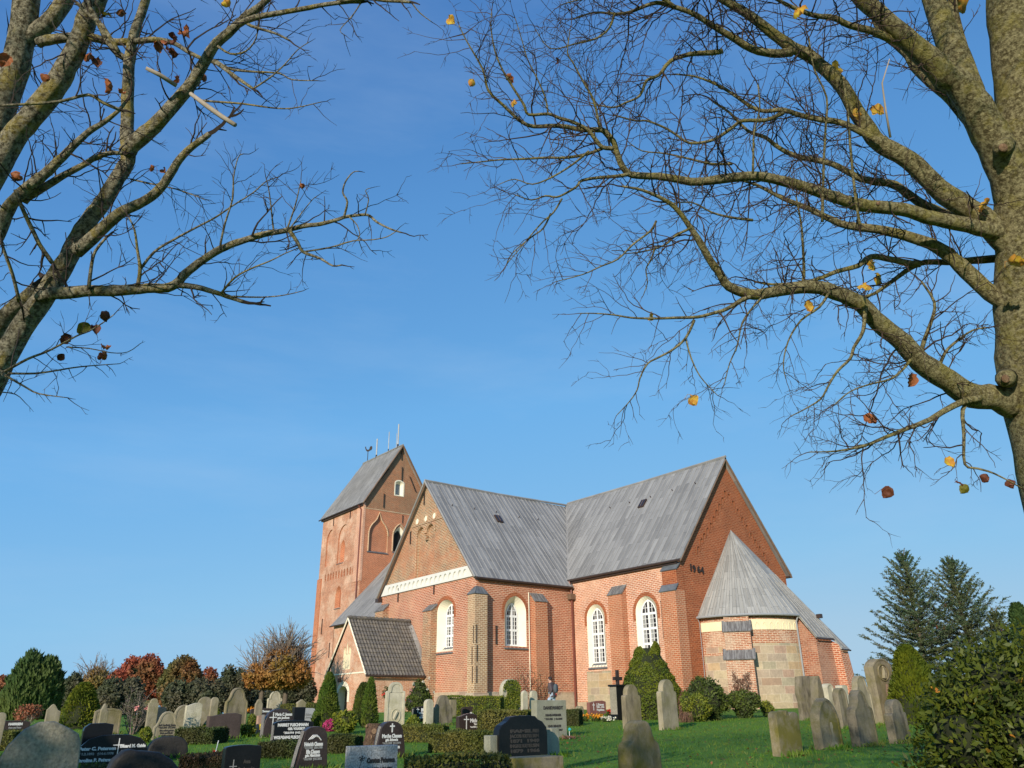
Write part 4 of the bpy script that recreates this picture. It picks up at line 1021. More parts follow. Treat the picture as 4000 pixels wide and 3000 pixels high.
for i in range(17): m.tube([(PR[0], PY-0.15+i*0.295, 7.70), (PR[0], PY+0.16+i*0.295, 7.74)], [0.13, 0.15], 8)
rt = cb(m, 'ridge_tiles', M['pantile'])
mo = MB()
for i in range(26): 
    y = PY+RNG.random()*3.8; mo.tube([(PR[0]+0.05, y, 7.78), (PR[0]+0.08, y+0.16, 7.80)], [0.05, 0.03], 5)
cb(mo, 'moss_tufts', M['moss'], rt)
m = MB(); m.tube([(PX1+0.2, PY-0.12, PZ-0.05), (PR[0], PY-0.12, 7.68)], 0.06, 4); m.tube([(PX0-0.2, PY-0.12, PZ-0.05), (PR[0], PY-0.12, 7.68)], 0.06, 4); cb(m, 'verge', M['white_plaster'])
m = MB(); m.slab([(PX1+0.24, YS-0.45, PZ+0.02), (PX1+0.24, YS-0.02, PZ+0.02), (PR[0]+0.3, YS-0.02, 7.45), (PR[0]+0.3, YS-0.45, 7.3)], 0.03); cb(m, 'lead_flashing', M['lead_pale'])
gutter([(PX1+0.3, PY-0.15, PZ-0.12), (PX1+0.3, YS-0.2, PZ-0.12)])
m = MB(); m.tube([(PX1+0.25, YS-0.35, PZ-0.1), (PX1+0.12, YS-0.3, PZ-0.4), (PX1+0.1, YS-0.3, 1.6)], 0.05, 6); cb(m, 'downpipe', M['gutter'])
# ---------------------------------------------------------------- gravestones
def profile(shape, w, h):
    """outline (u, z) of a stone of width w and height h, from bottom right counter-clockwise"""
    a = w/2
    def arc(uc, zc, ru, rz, a0, a1, n=10): return [(uc+ru*cos(rad(a0+(a1-a0)*i/n)), zc+rz*sin(rad(a0+(a1-a0)*i/n))) for i in range(n+1)]
    if shape == 'flat': return [(-a, 0), (a, 0), (a, h), (-a, h)]
    if shape == 'arch': r = w*0.16; return [(-a, 0), (a, 0)] + arc(0, h-r, a, r, 0, 180, 14)
    if shape == 'bow': r = w*0.07; return [(-a, 0), (a, 0)] + arc(0, h-r, a, r, 0, 180, 14)
    if shape == 'round': r = min(a, h*0.6); return [(-a, 0), (a, 0)] + arc(0, h-r, a, r, 0, 180, 16)
    if shape == 'shoulder':
        r = a*0.72; s = h-r-a*0.30
        return [(-a, 0), (a, 0), (a, s), (a*0.93, s+a*0.12), (r, s+a*0.16)] + arc(0, h-r, r, r, 0, 180, 14) + [(-r, s+a*0.16), (-a*0.93, s+a*0.12), (-a, s)]
    if shape == 'ogee':
        s = h-a*1.25
        half = [(a, s), (a*0.92, s+a*0.22), (a*0.66, s+a*0.38), (a*0.50, s+a*0.62), (a*0.42, s+a*0.95), (a*0.22, s+a*1.17), (0, h)]
        return [(-a, 0), (a, 0)] + half + [(-u, z) for u, z in reversed(half[:-1])]
    if shape == 'bell':
        s = h-a*1.35
        half = [(a, s), (a*0.97, s+a*0.18), (a*0.80, s+a*0.34), (a*0.66, s+a*0.62), (a*0.58, s+a*0.92), (a*0.42, s+a*1.18), (a*0.22, s+a*1.31), (0, h)]
        return [(-a, 0), (a, 0)] + half + [(-u, z) for u, z in reversed(half[:-1])]
    if shape == 'pointed':
        s = h-a*1.15
        half = [(a, s), (a*0.86, s+a*0.42), (a*0.62, s+a*0.76), (a*0.32, s+a*1.02), (0, h)]
        return [(-a, 0), (a, 0)] + half + [(-u, z) for u, z in reversed(half[:-1])]
    if shape == 'trap': return [(-a, 0), (a*0.98, 0), (a*0.80, h*0.80), (a*0.62, h*0.955), (a*0.30, h), (-a*0.18, h*0.99), (-a*0.42, h*0.92)]
    if shape == 'tongue': return [(-a, 0), (a, 0), (a*0.90, h*0.4), (a*0.74, h*0.78)] + arc(0, h*0.84, a*0.62, h*0.16, 10, 170, 10) + [(-a*0.74, h*0.78), (-a*0.90, h*0.4)]
    if shape == 'dome': return [(-a, 0), (a, 0), (a*1.0, h*0.35), (a*0.93, h*0.66), (a*0.72, h*0.88), (a*0.4, h*0.985), (0, h), (-a*0.36, h*0.98), (-a*0.7, h*0.86), (-a*0.92, h*0.6), (-a, h*0.3)]
    if shape == 'peak': return [(-a, 0), (a, 0), (a, h*0.80), (a*0.55, h*0.84), (a*0.05, h*0.97), (-a*0.2, h), (-a*0.45, h*0.97), (-a*0.8, h*0.885), (-a, h*0.85)]
    if shape == 'wave': return [(-a, 0), (a, 0), (a*0.985, h*0.92), (a*0.6, h*0.985), (a*0.1, h*0.97), (-a*0.4, h*0.92), (-a*0.75, h*0.87), (-a*0.985, h*0.88)]
    if shape == 'mound': return [(-a, 0), (a, 0), (a*0.98, h*0.45), (a*0.88, h*0.66), (a*0.62, h*0.82), (a*0.3, h*0.93), (0, h*0.955), (-a*0.25, h*0.97), (-a*0.45, h), (-a*0.6, h*0.975), (-a*0.8, h*0.85), (-a*0.95, h*0.6)]
    if shape == 'bottle':
        half = [(a, 0), (a*1.0, h*0.45), (a*0.96, h*0.68), (a*0.88, h*0.745), (a*0.66, h*0.785), (a*0.56, h*0.84), (a*0.49, h*0.91), (a*0.36, h*0.97), (a*0.18, h*0.995), (0, h)]
        return [(-u, z) for u, z in half[:1]] + half + [(-u, z) for u, z in reversed(half[1:-1])]
    if shape == 'scallop':
        s = h*0.86
        return [(-a, 0), (a, 0), (a, s)] + arc(a*0.62, s, a*0.38, h*0.10, 0, 160, 7) + [(a*0.16, h*0.88)] + arc(0, h*0.90, a*0.14, h*0.10, 0, 180, 6) + [(-a*0.16, h*0.88)] + arc(-a*0.62, s, a*0.38, h*0.12, 20, 180, 7)
    if shape == 'slant': return [(-a, 0), (a, 0), (a*1.0, h*0.96), (a*0.4, h), (-a*0.6, h*0.99), (-a*0.95, h*0.90), (-a, h*0.82)]
    if shape == 'blockpeak': return [(-a, 0), (a, 0), (a, h*0.82), (a*1.12, h*0.84), (a*1.12, h*0.88), (0, h), (-a*1.12, h*0.88), (-a*1.12, h*0.84), (-a, h*0.82)]
    if shape == 'slab': return [(-a, 0), (a, 0), (a*0.96, h*0.55), (a, h*0.97), (a*0.2, h), (-a*0.75, h*0.985), (-a*0.95, h*0.6), (-a*0.82, h*0.4)]
    if shape == 'obelisk': return [(-a, 0), (a, 0), (a*0.8, h*0.55), (a*0.55, h*0.85), (a*0.2, h*0.99), (-a*0.2, h), (-a*0.5, h*0.86), (-a*0.72, h*0.5)]
    if shape == 'clipped': return [(-a, 0), (a, 0), (a, h*0.88), (a*0.72, h*0.95), (a*0.3, h), (-a*0.3, h), (-a*0.72, h*0.95), (-a, h*0.88)]
    if shape == 'cushion': return [(-a, 0), (a, 0), (a*0.99, h*0.80), (a*0.96, h*0.885), (a*0.86, h*0.935), (a*0.6, h*0.965), (a*0.2, h), (-a*0.2, h*0.998), (-a*0.55, h*0.96), (-a*0.85, h*0.885), (-a*0.97, h*0.83), (-a, h*0.6)]
    if shape == 'cut': return [(-a, 0), (a, 0), (a, h*0.62), (a*0.97, h*0.74), (a*0.80, h*0.865), (a*0.62, h*0.91), (a*0.50, h*0.985), (a*0.2, h), (-a*0.3, h*0.995), (-a*0.52, h*0.97), (-a*0.66, h*0.88), (-a*0.88, h*0.80), (-a*0.98, h*0.70), (-a, h*0.6)]
    return [(-a, 0), (a, 0), (a, h), (-a, h)]
def extrude_stone(prof, th, bevel=0.012, inset=None, rough=0.0, seed=0):
    bm = bmesh.new()
    vs = [bm.verts.new((th/2, u, z)) for u, z in prof]
    f = bm.faces.new(vs)
    f.normal_update()
    if f.normal.x < 0: f.normal_flip()
    r = bmesh.ops.extrude_face_region(bm, geom=[f])
    nv = [v for v in r['geom'] if isinstance(v, bmesh.types.BMVert)]
    for v in nv: v.co.x -= th
    bm.normal_update()
    bmesh.ops.recalc_face_normals(bm, faces=bm.faces)
    front = max(bm.faces, key=lambda q: q.normal.x*q.calc_area())
    if inset:
        bmesh.ops.inset_region(bm, faces=[front], thickness=inset[0], depth=0.0)
        bmesh.ops.inset_region(bm, faces=[front], thickness=0.012, depth=-inset[1])
    if bevel:
        es = [e for e in bm.edges if len(e.link_faces) == 2 and e.calc_face_angle(0) > 0.6]
        bmesh.ops.bevel(bm, geom=es, offset=bevel, segments=2, profile=0.6, affect='EDGES', clamp_overlap=True)
    if rough:
        bmesh.ops.triangulate(bm, faces=bm.faces)
        for _ in range(2): bmesh.ops.subdivide_edges(bm, edges=[e for e in bm.edges if e.calc_length() > 0.12], cuts=1, use_grid_fill=True)
        bmesh.ops.triangulate(bm, faces=[q for q in bm.faces if len(q.verts) > 4])
        for v in bm.verts:
            n = noise.noise_vector(v.co*2.3+Vector((seed*3.1, 0, 0)))*rough + noise.noise_vector(v.co*7+Vector((0, seed*1.7, 0)))*rough*0.4
            v.co += Vector((n.x, n.y*0.6, n.z*0.6 if v.co.z > 0.05 else 0))
    me = bpy.data.meshes.new('headstone'); bm.to_mesh(me); bm.free()
    if rough: me.polygons.foreach_set('use_smooth', [True]*len(me.polygons))
    uv_auto(me)
    return me
STONES = {}
def headstone(key, label, L, R, top, base=None, r=None, shape='round', th=0.14, mat='sandstone', yaw=0.0, lean=(0.0, 0.0), inset=None,
              text=(), cross=None, rough=0.0, bevel=0.012, group='headstones of the churchyard', name='headstone', cat='gravestone', wmul=1.0, extra_h=0.0, edge=None):
    px = (L+R)/2
    pym = (top+(base if base else min(3000, max(2790, top+60))))/2   # tall verticals lean in the tilted view: aim at the middle of the stone
    if r is None: q_ = on_ground(px, base); r = math.hypot(q_.x, q_.y)
    p = along(px, r, pym)
    app = width_at(p, L, R, pym)
    rel = math.atan2(-p.y, -p.x) - rad(yaw)                 # angle of the camera off the stone's normal (+x)
    w = max(0.2, (app - th*abs(sin(rel)))/max(0.3, cos(rel)))*wmul
    h = height_at(p, px, top)
    sink = 0.25
    prof = profile(shape, w, h)
    prof = [(u, z if z > 0 else -sink) for u, z in prof]
    me = extrude_stone(prof, th, bevel, inset, rough, len(STONES))
    me.materials.append(M[mat])
    o = bpy.data.objects.new(name, me); COL.objects.link(o)
    o.location = p; o.rotation_euler = (rad(lean[0]), rad(lean[1]), rad(yaw))
    tag(o, label, cat, group)
    STONES[key] = (o, w, h, th)
    for t_ in text:                                         # (string, centre u as part of w, centre z as part of h, letter height, material, width factor)
        s_, u_, z_, sz, tm = t_[:5]; mw_ = t_[5] if len(t_) > 5 else None
        tme = lettering(s_, sz, M[tm], 'inscription', 0.004*sz/0.06, 0.003)
        if mw_:
            xs = [v.co.x for v in tme.vertices]
            if xs:
                k_ = mw_*w/(max(xs)-min(xs)); tme.transform(Matrix.Diagonal((k_, 1, 1, 1)))
        to = bpy.data.objects.new('inscription', tme); COL.objects.link(to); to.parent = o
        to.matrix_local = Matrix.Translation((th/2+0.004-(inset[1] if inset else 0), u_*w, z_*h)) @ FACE_E.to_4x4()
    if cross:                                               # (u, z bottom, z top, arm z, arm half, bar, material) in parts of w and h
        u_, z0, z1, za, ah, b_, cm_ = cross
        m = MB(); x0, x1 = th/2-0.002, th/2+0.006
        m.box((x0, u_*w-b_/2, z0*h), (x1, u_*w+b_/2, z1*h)); m.box((x0, u_*w-ah*w, za*h-b_/2), (x1+0.002, u_*w+ah*w, za*h+b_/2))
        m.build('engraved_cross', M[cm_], o)
    if edge:                                                # rough hewn side strip
        m = MB(); m.box((-th/2+0.01, -w/2-0.02, 0), (th/2-0.01, -w/2+0.01, h*0.8)); m.build('rough_edge', M[edge], o)
    return o
G_OLD = 'old sandstone headstones'
G_NEW = 'polished granite headstones'
# --- left foreground
headstone('g1', 'large rough grey granite headstone with bowed top, blank side towards us, nearest at the left', 22, 335, 2818, r=7.0, shape='cushion', th=0.16, mat='granite_grey', yaw=-6, rough=0.006, group=G_NEW)
headstone('g2', 'wide black polished headstone with silver Gothic names and slim cross behind the big grey stone', 300, 578, 2869, 2992, shape='dome', th=0.14, mat='granite_black', yaw=-7, group=G_NEW, wmul=1.03,
          text=(('Peter C. Petersen', -0.21, 0.56, 0.085, 'silver_text', 0.50), ('*1.2.1892   †14.4.1978', -0.21, 0.40, 0.06, 'grey_text', 0.46), ('Carolina P. Petersen', -0.21, 0.20, 0.085, 'silver_text', 0.52),
                ('Eduard M. Gaide', 0.27, 0.62, 0.085, 'silver_text', 0.36), ('*4.6.1921', 0.2, 0.46, 0.06, 'grey_text')), cross=(0.07, 0.02, 0.88, 0.66, 0.075, 0.018, 'silver_text'))
headstone('g3', 'dark natural boulder gravestone with wavy ridge at the bottom left', 405, 735, 2924, r=12.5, shape='mound', th=0.35, mat='boulder', rough=0.02, bevel=0.05, yaw=-5, group='natural boulder gravestones')
headstone('g4', 'black domed boulder gravestone standing on the grass behind the wavy boulder', 568, 738, 2876, 2964, shape='dome', th=0.3, mat='boulder', rough=0.012, bevel=0.04, yaw=-5, group='natural boulder gravestones')
headstone('g5', 'black polished headstone with rounded corner half hidden behind the big grey stone', 322, 442, 2824, r=20.5, shape='slant', th=0.14, mat='granite_black', group=G_NEW, text=(('Thomsen', 0.1, 0.6, 0.09, 'dark_text', 0.5),))
headstone('g6', 'ochre sandstone headstone with clipped corners and a carved scroll', 362, 472, 2766, 2874, shape='clipped', th=0.16, mat='sandstone', group=G_OLD, inset=(0.07, 0.012))
headstone('g7', 'narrow grey headstone leaning slightly, with dark oval plaque, left of the ochre stone', 276, 343, 2767, 2832, shape='clipped', th=0.12, mat='sandstone_dark', lean=(-4, 0), group=G_OLD, text=(('RUHE', 0, 0.75, 0.09, 'dark_text', 0.6),))
headstone('g8', 'low dark red granite gravestone with pale lettering at the left edge of the view', -40, 116, 2814, 2872, shape='bow', th=0.18, mat='granite_brown', group=G_NEW, text=(('HARRSEN', 0.12, 0.74, 0.11, 'silver_text', 0.36), ('Anna und Peter', 0.12, 0.5, 0.08, 'grey_text', 0.34)))
headstone('g10', 'low pale headstone with chipped peak in front of the cypresses', 180, 238, 2750, r=30, shape='peak', th=0.15, mat='sandstone_pale', group=G_OLD)
headstone('g11', 'small pale headstone cut off by the left edge', -12, 17, 2783, r=24, shape='round', th=0.13, mat='sandstone_pale', group=G_OLD)
headstone('g12', 'round topped headstone, mossy above and black below, behind the bare rose bush', 540, 606, 2735, 2842, shape='round', th=0.16, mat='sandstone_moss', group=G_OLD)
headstone('g13', 'small pale round headstone behind the pink granite block', 577, 620, 2728, r=31, shape='shoulder', th=0.14, mat='sandstone_pale', group=G_OLD)
headstone('g13b', 'broken top of a pale stone behind the ochre headstone', 392, 424, 2748, r=27, shape='peak', th=0.14, mat='sandstone_pale', group=G_OLD)
headstone('g14', 'pinkish square granite headstone beside the mossy round stone', 596, 646, 2762, 2838, shape='flat', th=0.2, mat='granite_pink', group=G_NEW)
headstone('g15', 'beige bell shaped headstone with dark Gothic inscription and a carved wreath', 598, 704, 2778, 2888, shape='bell', th=0.15, mat='sandstone_pale', group=G_OLD, inset=(0.05, 0.012),
          text=(('Carl Ludwig Jessen', 0, 0.50, 0.085, 'dark_text', 0.80), ('* 22.2.1833  † 8.1.1917', 0, 0.41, 0.06, 'dark_text', 0.66), ('Sich selbst getreu', 0, 0.31, 0.07, 'dark_text', 0.55), ('Dich und Kraft', 0, 0.22, 0.07, 'dark_text', 0.48), ('geschaffet zu haben', 0, 0.13, 0.07, 'dark_text', 0.55)))
headstone('g16', 'broad round topped beige headstone right of the wreath stone', 678, 756, 2753, 2846, shape='round', th=0.17, mat='sandstone_pale', group=G_OLD, inset=(0.06, 0.012))
headstone('g17', 'pale scrolled marble headstone lying wide behind the round beige stones', 722, 790, 2743, r=35, shape='wave', th=0.18, mat='limestone_white', group=G_OLD)
headstone('g18', 'round shouldered tall beige headstone left of the big bell shaped stone', 766, 826, 2722, 2838, shape='round', th=0.16, mat='sandstone_pale', group=G_OLD)
headstone('g19', 'narrow round beige headstone tucked behind the round shouldered one', 820, 853, 2723, r=35, shape='round', th=0.14, mat='sandstone_pale', group=G_OLD)
headstone('g20', 'tall bell shaped sandstone headstone with mossy rim, tallest on the left', 876, 968, 2686, 2836, shape='bell', th=0.2, mat='sandstone', group=G_OLD, inset=(0.06, 0.02), yaw=4)
headstone('g21', 'broad rust brown headstone with sloping top in front of the tall bell shaped stone', 804, 942, 2784, 2888, shape='wave', th=0.2, mat='granite_rust', rough=0.006, group=G_NEW, yaw=3)
headstone('g22', 'small ornate pale headstone between the orange tree trunks', 994, 1026, 2731, r=37, shape='bell', th=0.14, mat='sandstone_pale', group=G_OLD)
headstone('g23', 'pale arched headstone with broad frame below the orange tree', 1043, 1103, 2700, 2782, shape='shoulder', th=0.2, mat='limestone_white', group=G_OLD, inset=(0.08, 0.02))
headstone('g25', 'low dark headstone with a pale scroll beside the orange flowers', 976, 1062, 2766, 2806, shape='slant', th=0.15, mat='granite_brown', group=G_NEW, text=(('Claussen', 0.2, 0.68, 0.12, 'silver_text', 0.42),))
headstone('g26', 'dark brown rough edged headstone with silver names, a cross and flowers in relief', 1022, 1150, 2769, 2880, shape='dome', th=0.22, mat='granite_brown', rough=0.004, group=G_NEW, edge='rough_edge',
          text=(('Maria C. Jessen', 0.12, 0.80, 0.115, 'silver_text', 0.56), ('geb. Jacobsen', 0.12, 0.68, 0.085, 'silver_text', 0.40), ('*10.1.1922  †10.2.2006', 0.10, 0.57, 0.06, 'grey_text', 0.48), ('Jens P. Jessen', 0.12, 0.44, 0.10, 'silver_text', 0.5)),
          cross=(-0.22, 0.12, 0.88, 0.70, 0.12, 0.03, 'silver_text'))
headstone('g27', 'plain reddish slab leaning on the dark brown rough edged stone', 999, 1036, 2794, 2876, shape='bow', th=0.16, mat='granite_pink', group=G_NEW)
headstone('g28', 'pale grey granite headstone with bowed top left of the tall thuja', 1172, 1230, 2766, 2832, shape='bow', th=0.18, mat='granite_light', group=G_NEW, text=(('Bahne', -0.02, 0.62, 0.12, 'grey_text', 0.45), ('Jensen', -0.02, 0.45, 0.09, 'grey_text', 0.4)))
headstone('g29', 'little pale gabled headstone on the hedge line below the tower', 1156, 1194, 2732, r=35, shape='blockpeak', th=0.2, mat='sandstone_pale', group=G_OLD)
headstone('g29b', 'low black slab in front of the little gabled stone', 1140, 1192, 2762, r=31, shape='flat', th=0.2, mat='granite_black', group=G_NEW)
headstone('g30', 'black headstone with silver capitals of two names left of the hands stone', 1062, 1224, 2813, 2908, shape='bow', th=0.16, mat='granite_black', group=G_NEW, edge='rough_edge',
          text=(('MARRET PUSCHMANN', -0.03, 0.80, 0.105, 'silver_text', 0.78), ('GEB. VOLKERTS', 0.06, 0.64, 0.085, 'silver_text', 0.44), ('*23.8.1914  †14.2.1996', 0.02, 0.48, 0.07, 'silver_text', 0.56), ('WOLFGANG PUSCHMANN', -0.06, 0.29, 0.105, 'silver_text', 0.86), ('*5.12.1942  †8.8.2006', 0.0, 0.12, 0.07, 'silver_text', 0.55)))
headstone('g31', 'dark brown tapering headstone with folded hands emblem and two names', 1134, 1290, 2838, 3012, shape='trap', th=0.2, mat='granite_brown', group=G_NEW, edge=None,
          text=(('Heinrich Clausen', 0.02, 0.60, 0.09, 'silver_text', 0.52), ('*12.9.1930  †28.4.1980', 0.02, 0.52, 0.055, 'grey_text', 0.52), ('Ella Clausen', 0.02, 0.43, 0.09, 'silver_text', 0.38), ('geb. Hinrichsen', 0.02, 0.35, 0.07, 'silver_text', 0.42), ('*14.8.1930  †10.7.2012', 0.02, 0.27, 0.055, 'grey_text', 0.52)))
o_, w_, h_, t_ = STONES['g31']
m = MB()
for k in range(3): m.tube([(t_/2+0.004, (-0.13+0.05*k)*w_, (0.70+0.01*k)*h_), (t_/2+0.006, (-0.02+0.04*k)*w_, (0.80-0.012*k)*h_), (t_/2+0.006, (0.10+0.03*k)*w_, (0.80-0.02*k)*h_), (t_/2+0.004, (0.17+0.03*k)*w_, (0.745-0.03*k)*h_)], 0.010, 4)
m.build('hands_emblem', M['silver_text'], o_)
m = MB(); m.tube([(0.0, -w_*0.47, 0.05*h_), (0.0, -w_*0.36, 0.5*h_), (0, -w_*0.23, 0.90*h_)], 0.045, 5); m.build('rough_edge', M['rough_edge'], o_)
headstone('g32', 'low black headstone with a thin cross at the lower edge left of the hands stone', 870, 1022, 2909, r=15.0, shape='bow', th=0.14, mat='granite_black', group=G_NEW, text=(('Anna', 0.12, 0.60, 0.075, 'dark_text', 0.2), ('Buchmacht', 0.12, 0.42, 0.08, 'dark_text', 0.45)), cross=(-0.25, 0.05, 0.66, 0.50, 0.10, 0.014, 'grey_text'))
headstone('g33', 'grey speckled granite headstone with dark flowing script and roses, bottom centre left', 1350, 1555, 2912, r=14.0, shape='flat', th=0.16, mat='granite_speckled', group=G_NEW, yaw=-4, rough=0.0,
          text=(('Carsten Petersen', 0.15, 0.66, 0.10, 'dark_text', 0.58), ('*22.6.1938  † 12.1.1996', 0.13, 0.46, 0.065, 'dark_text', 0.52)))
o_, w_, h_, t_ = STONES['g33']
m = MB()
for cu_, cz_ in ((-0.24, 0.72), (-0.33, 0.22)):
    for k in range(5): m.tube([(t_/2+0.003, cu_*w_, cz_*h_)] + [(t_/2+0.003, cu_*w_+0.05*cos(1.256*k+0.3*q), cz_*h_+0.035*sin(1.256*k+0.3*q)) for q in range(3)], 0.006, 3)
m.tube([(t_/2+0.003, -0.24*w_, 0.7*h_), (t_/2+0.003, -0.3*w_, 0.45*h_), (t_/2+0.003, -0.33*w_, 0.25*h_)], 0.004, 3); m.build('rose_engraving', M['dark_text'], o_)
headstone('g34', 'black round topped tongue shaped headstone with a cross above silver Gothic names', 1455, 1588, 2817, 2964, shape='tongue', th=0.2, mat='granite_brown', group=G_NEW,
          text=(('Marthe Clausen', 0, 0.60, 0.10, 'silver_text', 0.66), ('geb. Schwerin', 0, 0.50, 0.075, 'silver_text', 0.42), ('*14.11.1909  †7.7.1974', 0, 0.41, 0.055, 'grey_text', 0.62), ('Peter Clausen', 0, 0.31, 0.09, 'silver_text', 0.55)), cross=(0.0, 0.70, 0.94, 0.865, 0.08, 0.03, 'silver_text'))
o_, w_, h_, t_ = STONES['g34']
m = MB(); m.tube([(0.0, -w_*0.47, 0.05*h_), (0.0, -w_*0.40, 0.55*h_), (0, -w_*0.33, 0.86*h_)], 0.05, 5); m.build('rough_edge', M['rough_edge'], o_)
# --- centre, sunny middle ground
headstone('g36', 'tall whitish round topped headstone with oval relief between rose tree and rose bush', 1503, 1582, 2664, 2838, shape='shoulder', th=0.24, mat='limestone_white', group=G_OLD, inset=(0.08, 0.025), yaw=-10)
o_, w_, h_, t_ = STONES['g36']
m = MB(); m.tube([(t_/2-0.02, 0.02*w_+0.24*w_*cos(2*pi*i/20), 0.24*h_+0.15*h_*sin(2*pi*i/20)) for i in range(21)], 0.025, 5); m.tube([(t_/2-0.02, -0.08*w_, 0.17*h_), (t_/2-0.0, 0.0, 0.26*h_), (t_/2-0.02, 0.1*w_, 0.33*h_)], 0.06, 6); m.build('oval_relief', M['limestone_white'], o_)
headstone('g37', 'grey gabled stone pillar with moulded cornice between the two thujas', 1336, 1384, 2712, 2780, shape='blockpeak', th=0.35, mat='sandstone_pale', group=G_OLD)
headstone('g38', 'black headstone with broad white lettering beside the white rose bush', 1610, 1692, 2756, 2820, shape='wave', th=0.16, mat='granite_black', group=G_NEW, yaw=-5, edge='rough_edge',
          text=(('BUNGE', 0.12, 0.72, 0.17, 'silver_text', 0.50), ('BERNHARD FRIEDRICH', 0.10, 0.53, 0.09, 'silver_text', 0.66), ('1 9 0 2 - 1 9 8 1', 0.10, 0.40, 0.07, 'silver_text', 0.5), ('BERTHA JOHANNE', 0.10, 0.27, 0.09, 'silver_text', 0.62)), cross=(-0.30, 0.56, 0.86, 0.76, 0.07, 0.03, 'silver_text'))
headstone('g39', 'small pale round headstone peeping over the black lettered stone', 1654, 1694, 2731, r=33, shape='round', th=0.2, mat='limestone_white', group=G_OLD)
headstone('g40', 'shouldered headstone, soot black on top and sandy below', 1690, 1768, 2715, 2834, shape='bell', th=0.16, mat='sandstone_dark', group=G_OLD)
headstone('g40b', 'plain sandy slab standing behind the soot black headstone', 1752, 1783, 2733, 2806, shape='flat', th=0.16, mat='sandstone', group=G_OLD)
headstone('g42', 'dark red brown headstone with asymmetrical peak, cross and script name', 1781, 1903, 2786, 2872, shape='peak', th=0.18, mat='granite_brown', group=G_NEW,
          text=(('Michelsen', 0.13, 0.66, 0.14, 'silver_text', 0.48), ('Theodor', 0.13, 0.50, 0.08, 'silver_text', 0.22), ('*6.6.1908  †15.11.1993', 0.13, 0.37, 0.06, 'silver_text', 0.48)), cross=(-0.24, 0.02, 0.88, 0.72, 0.09, 0.03, 'silver_text'))
headstone('g43', 'low dark red headstone behind the peaked one', 1800, 1876, 2760, 2800, shape='bow', th=0.25, mat='granite_brown', group=G_NEW, yaw=-8, text=(('Hansen', 0.1, 0.35, 0.12, 'silver_text', 0.4),))
headstone('g44', 'tall round topped headstone overgrown with ivy', 1950, 2032, 2652, 2790, shape='round', th=0.3, mat='limestone_white', group=G_OLD)
headstone('g45', 'small pale pointed headstone right of the ivy stone', 2034, 2062, 2697, r=38, shape='pointed', th=0.16, mat='limestone_white', group=G_OLD)
headstone('g45b', 'small pale round headstone half hidden by bare rose shoots', 2068, 2100, 2697, r=39, shape='round', th=0.16, mat='limestone_white', group=G_OLD)
headstone('g46', 'grey square granite headstone with carved capitals behind the big black stone', 2076, 2214, 2735, 2884, shape='flat', th=0.26, mat='granite_cross', group=G_NEW, yaw=0,
          text=(('DANKWARDT', 0.05, 0.79, 0.12, 'dark_text', 0.66), ('HANS-WERNER', 0.05, 0.60, 0.085, 'dark_text', 0.54), ('* 12.9.1926   † 12.6.2008', 0.05, 0.50, 0.07, 'dark_text', 0.60), ('UND RENATE', 0.08, 0.31, 0.085, 'dark_text', 0.44), ('* 24.6.1928   † 14.8.2017', 0.05, 0.21, 0.07, 'dark_text', 0.60)))
headstone('g47', 'broad black round shouldered headstone between two grey posts with dull lettering', 1928, 2140, 2795, 2978, shape='cut', th=0.2, mat='granite_black', group=G_NEW,
          text=tuple((s_, 0.02, 0.66-0.105*i, 0.085, 'dark_text', 0.6) for i, s_ in enumerate(('FAMILIE', 'JACOB KETELSEN', '1871  1949', 'INGKE KETELSEN', '1879  1966'))))
p_ = on_ground(2034, 2980)
def block(name, key, label, L, R, top, base, th, mat, cat, group, bev=0.02, yaw=0.0, r=None, sink=0.1):
    return headstone(key, label, L, R, top, base, r, 'flat', th, mat, yaw, bevel=bev, name=name, cat=cat, group=group)
block('stone_post', 'post1', 'squat grey stone post left of the big black headstone', 1889, 1955, 2872, 2986, 0.22, 'granite_cross', 'stone post', 'stone posts of the black grave')
block('stone_post', 'post2', 'taller grey stone post with tiny diamond right of the big black headstone', 2130, 2186, 2842, 2958, 0.22, 'granite_cross', 'stone post', 'stone posts of the black grave')
block('grave_kerb', 'kerb', 'mossy stone kerb below the big black headstone', 1945, 2204, 2955, 3030, 0.5, 'sandstone_moss', 'grave kerb', None)
headstone('g49', 'red granite headstone with pale lettering under the choir wall', 2292, 2368, 2736, 2796, shape='wave', th=0.2, mat='granite_red', group=G_NEW, text=(('J. Brarens', 0.15, 0.72, 0.14, 'white_text', 0.45), ('1905 - 1976', 0.15, 0.55, 0.10, 'white_text', 0.45), ('Magdalena', 0.15, 0.38, 0.12, 'white_text', 0.45)), cross=(-0.25, 0.35, 0.85, 0.7, 0.07, 0.04, 'white_text'))
headstone('g49b', 'small grey boulder at the foot of the choir downpipe', 2245, 2282, 2758, 2800, shape='dome', th=0.3, mat='sandstone_pale', rough=0.02, group='natural boulder gravestones')
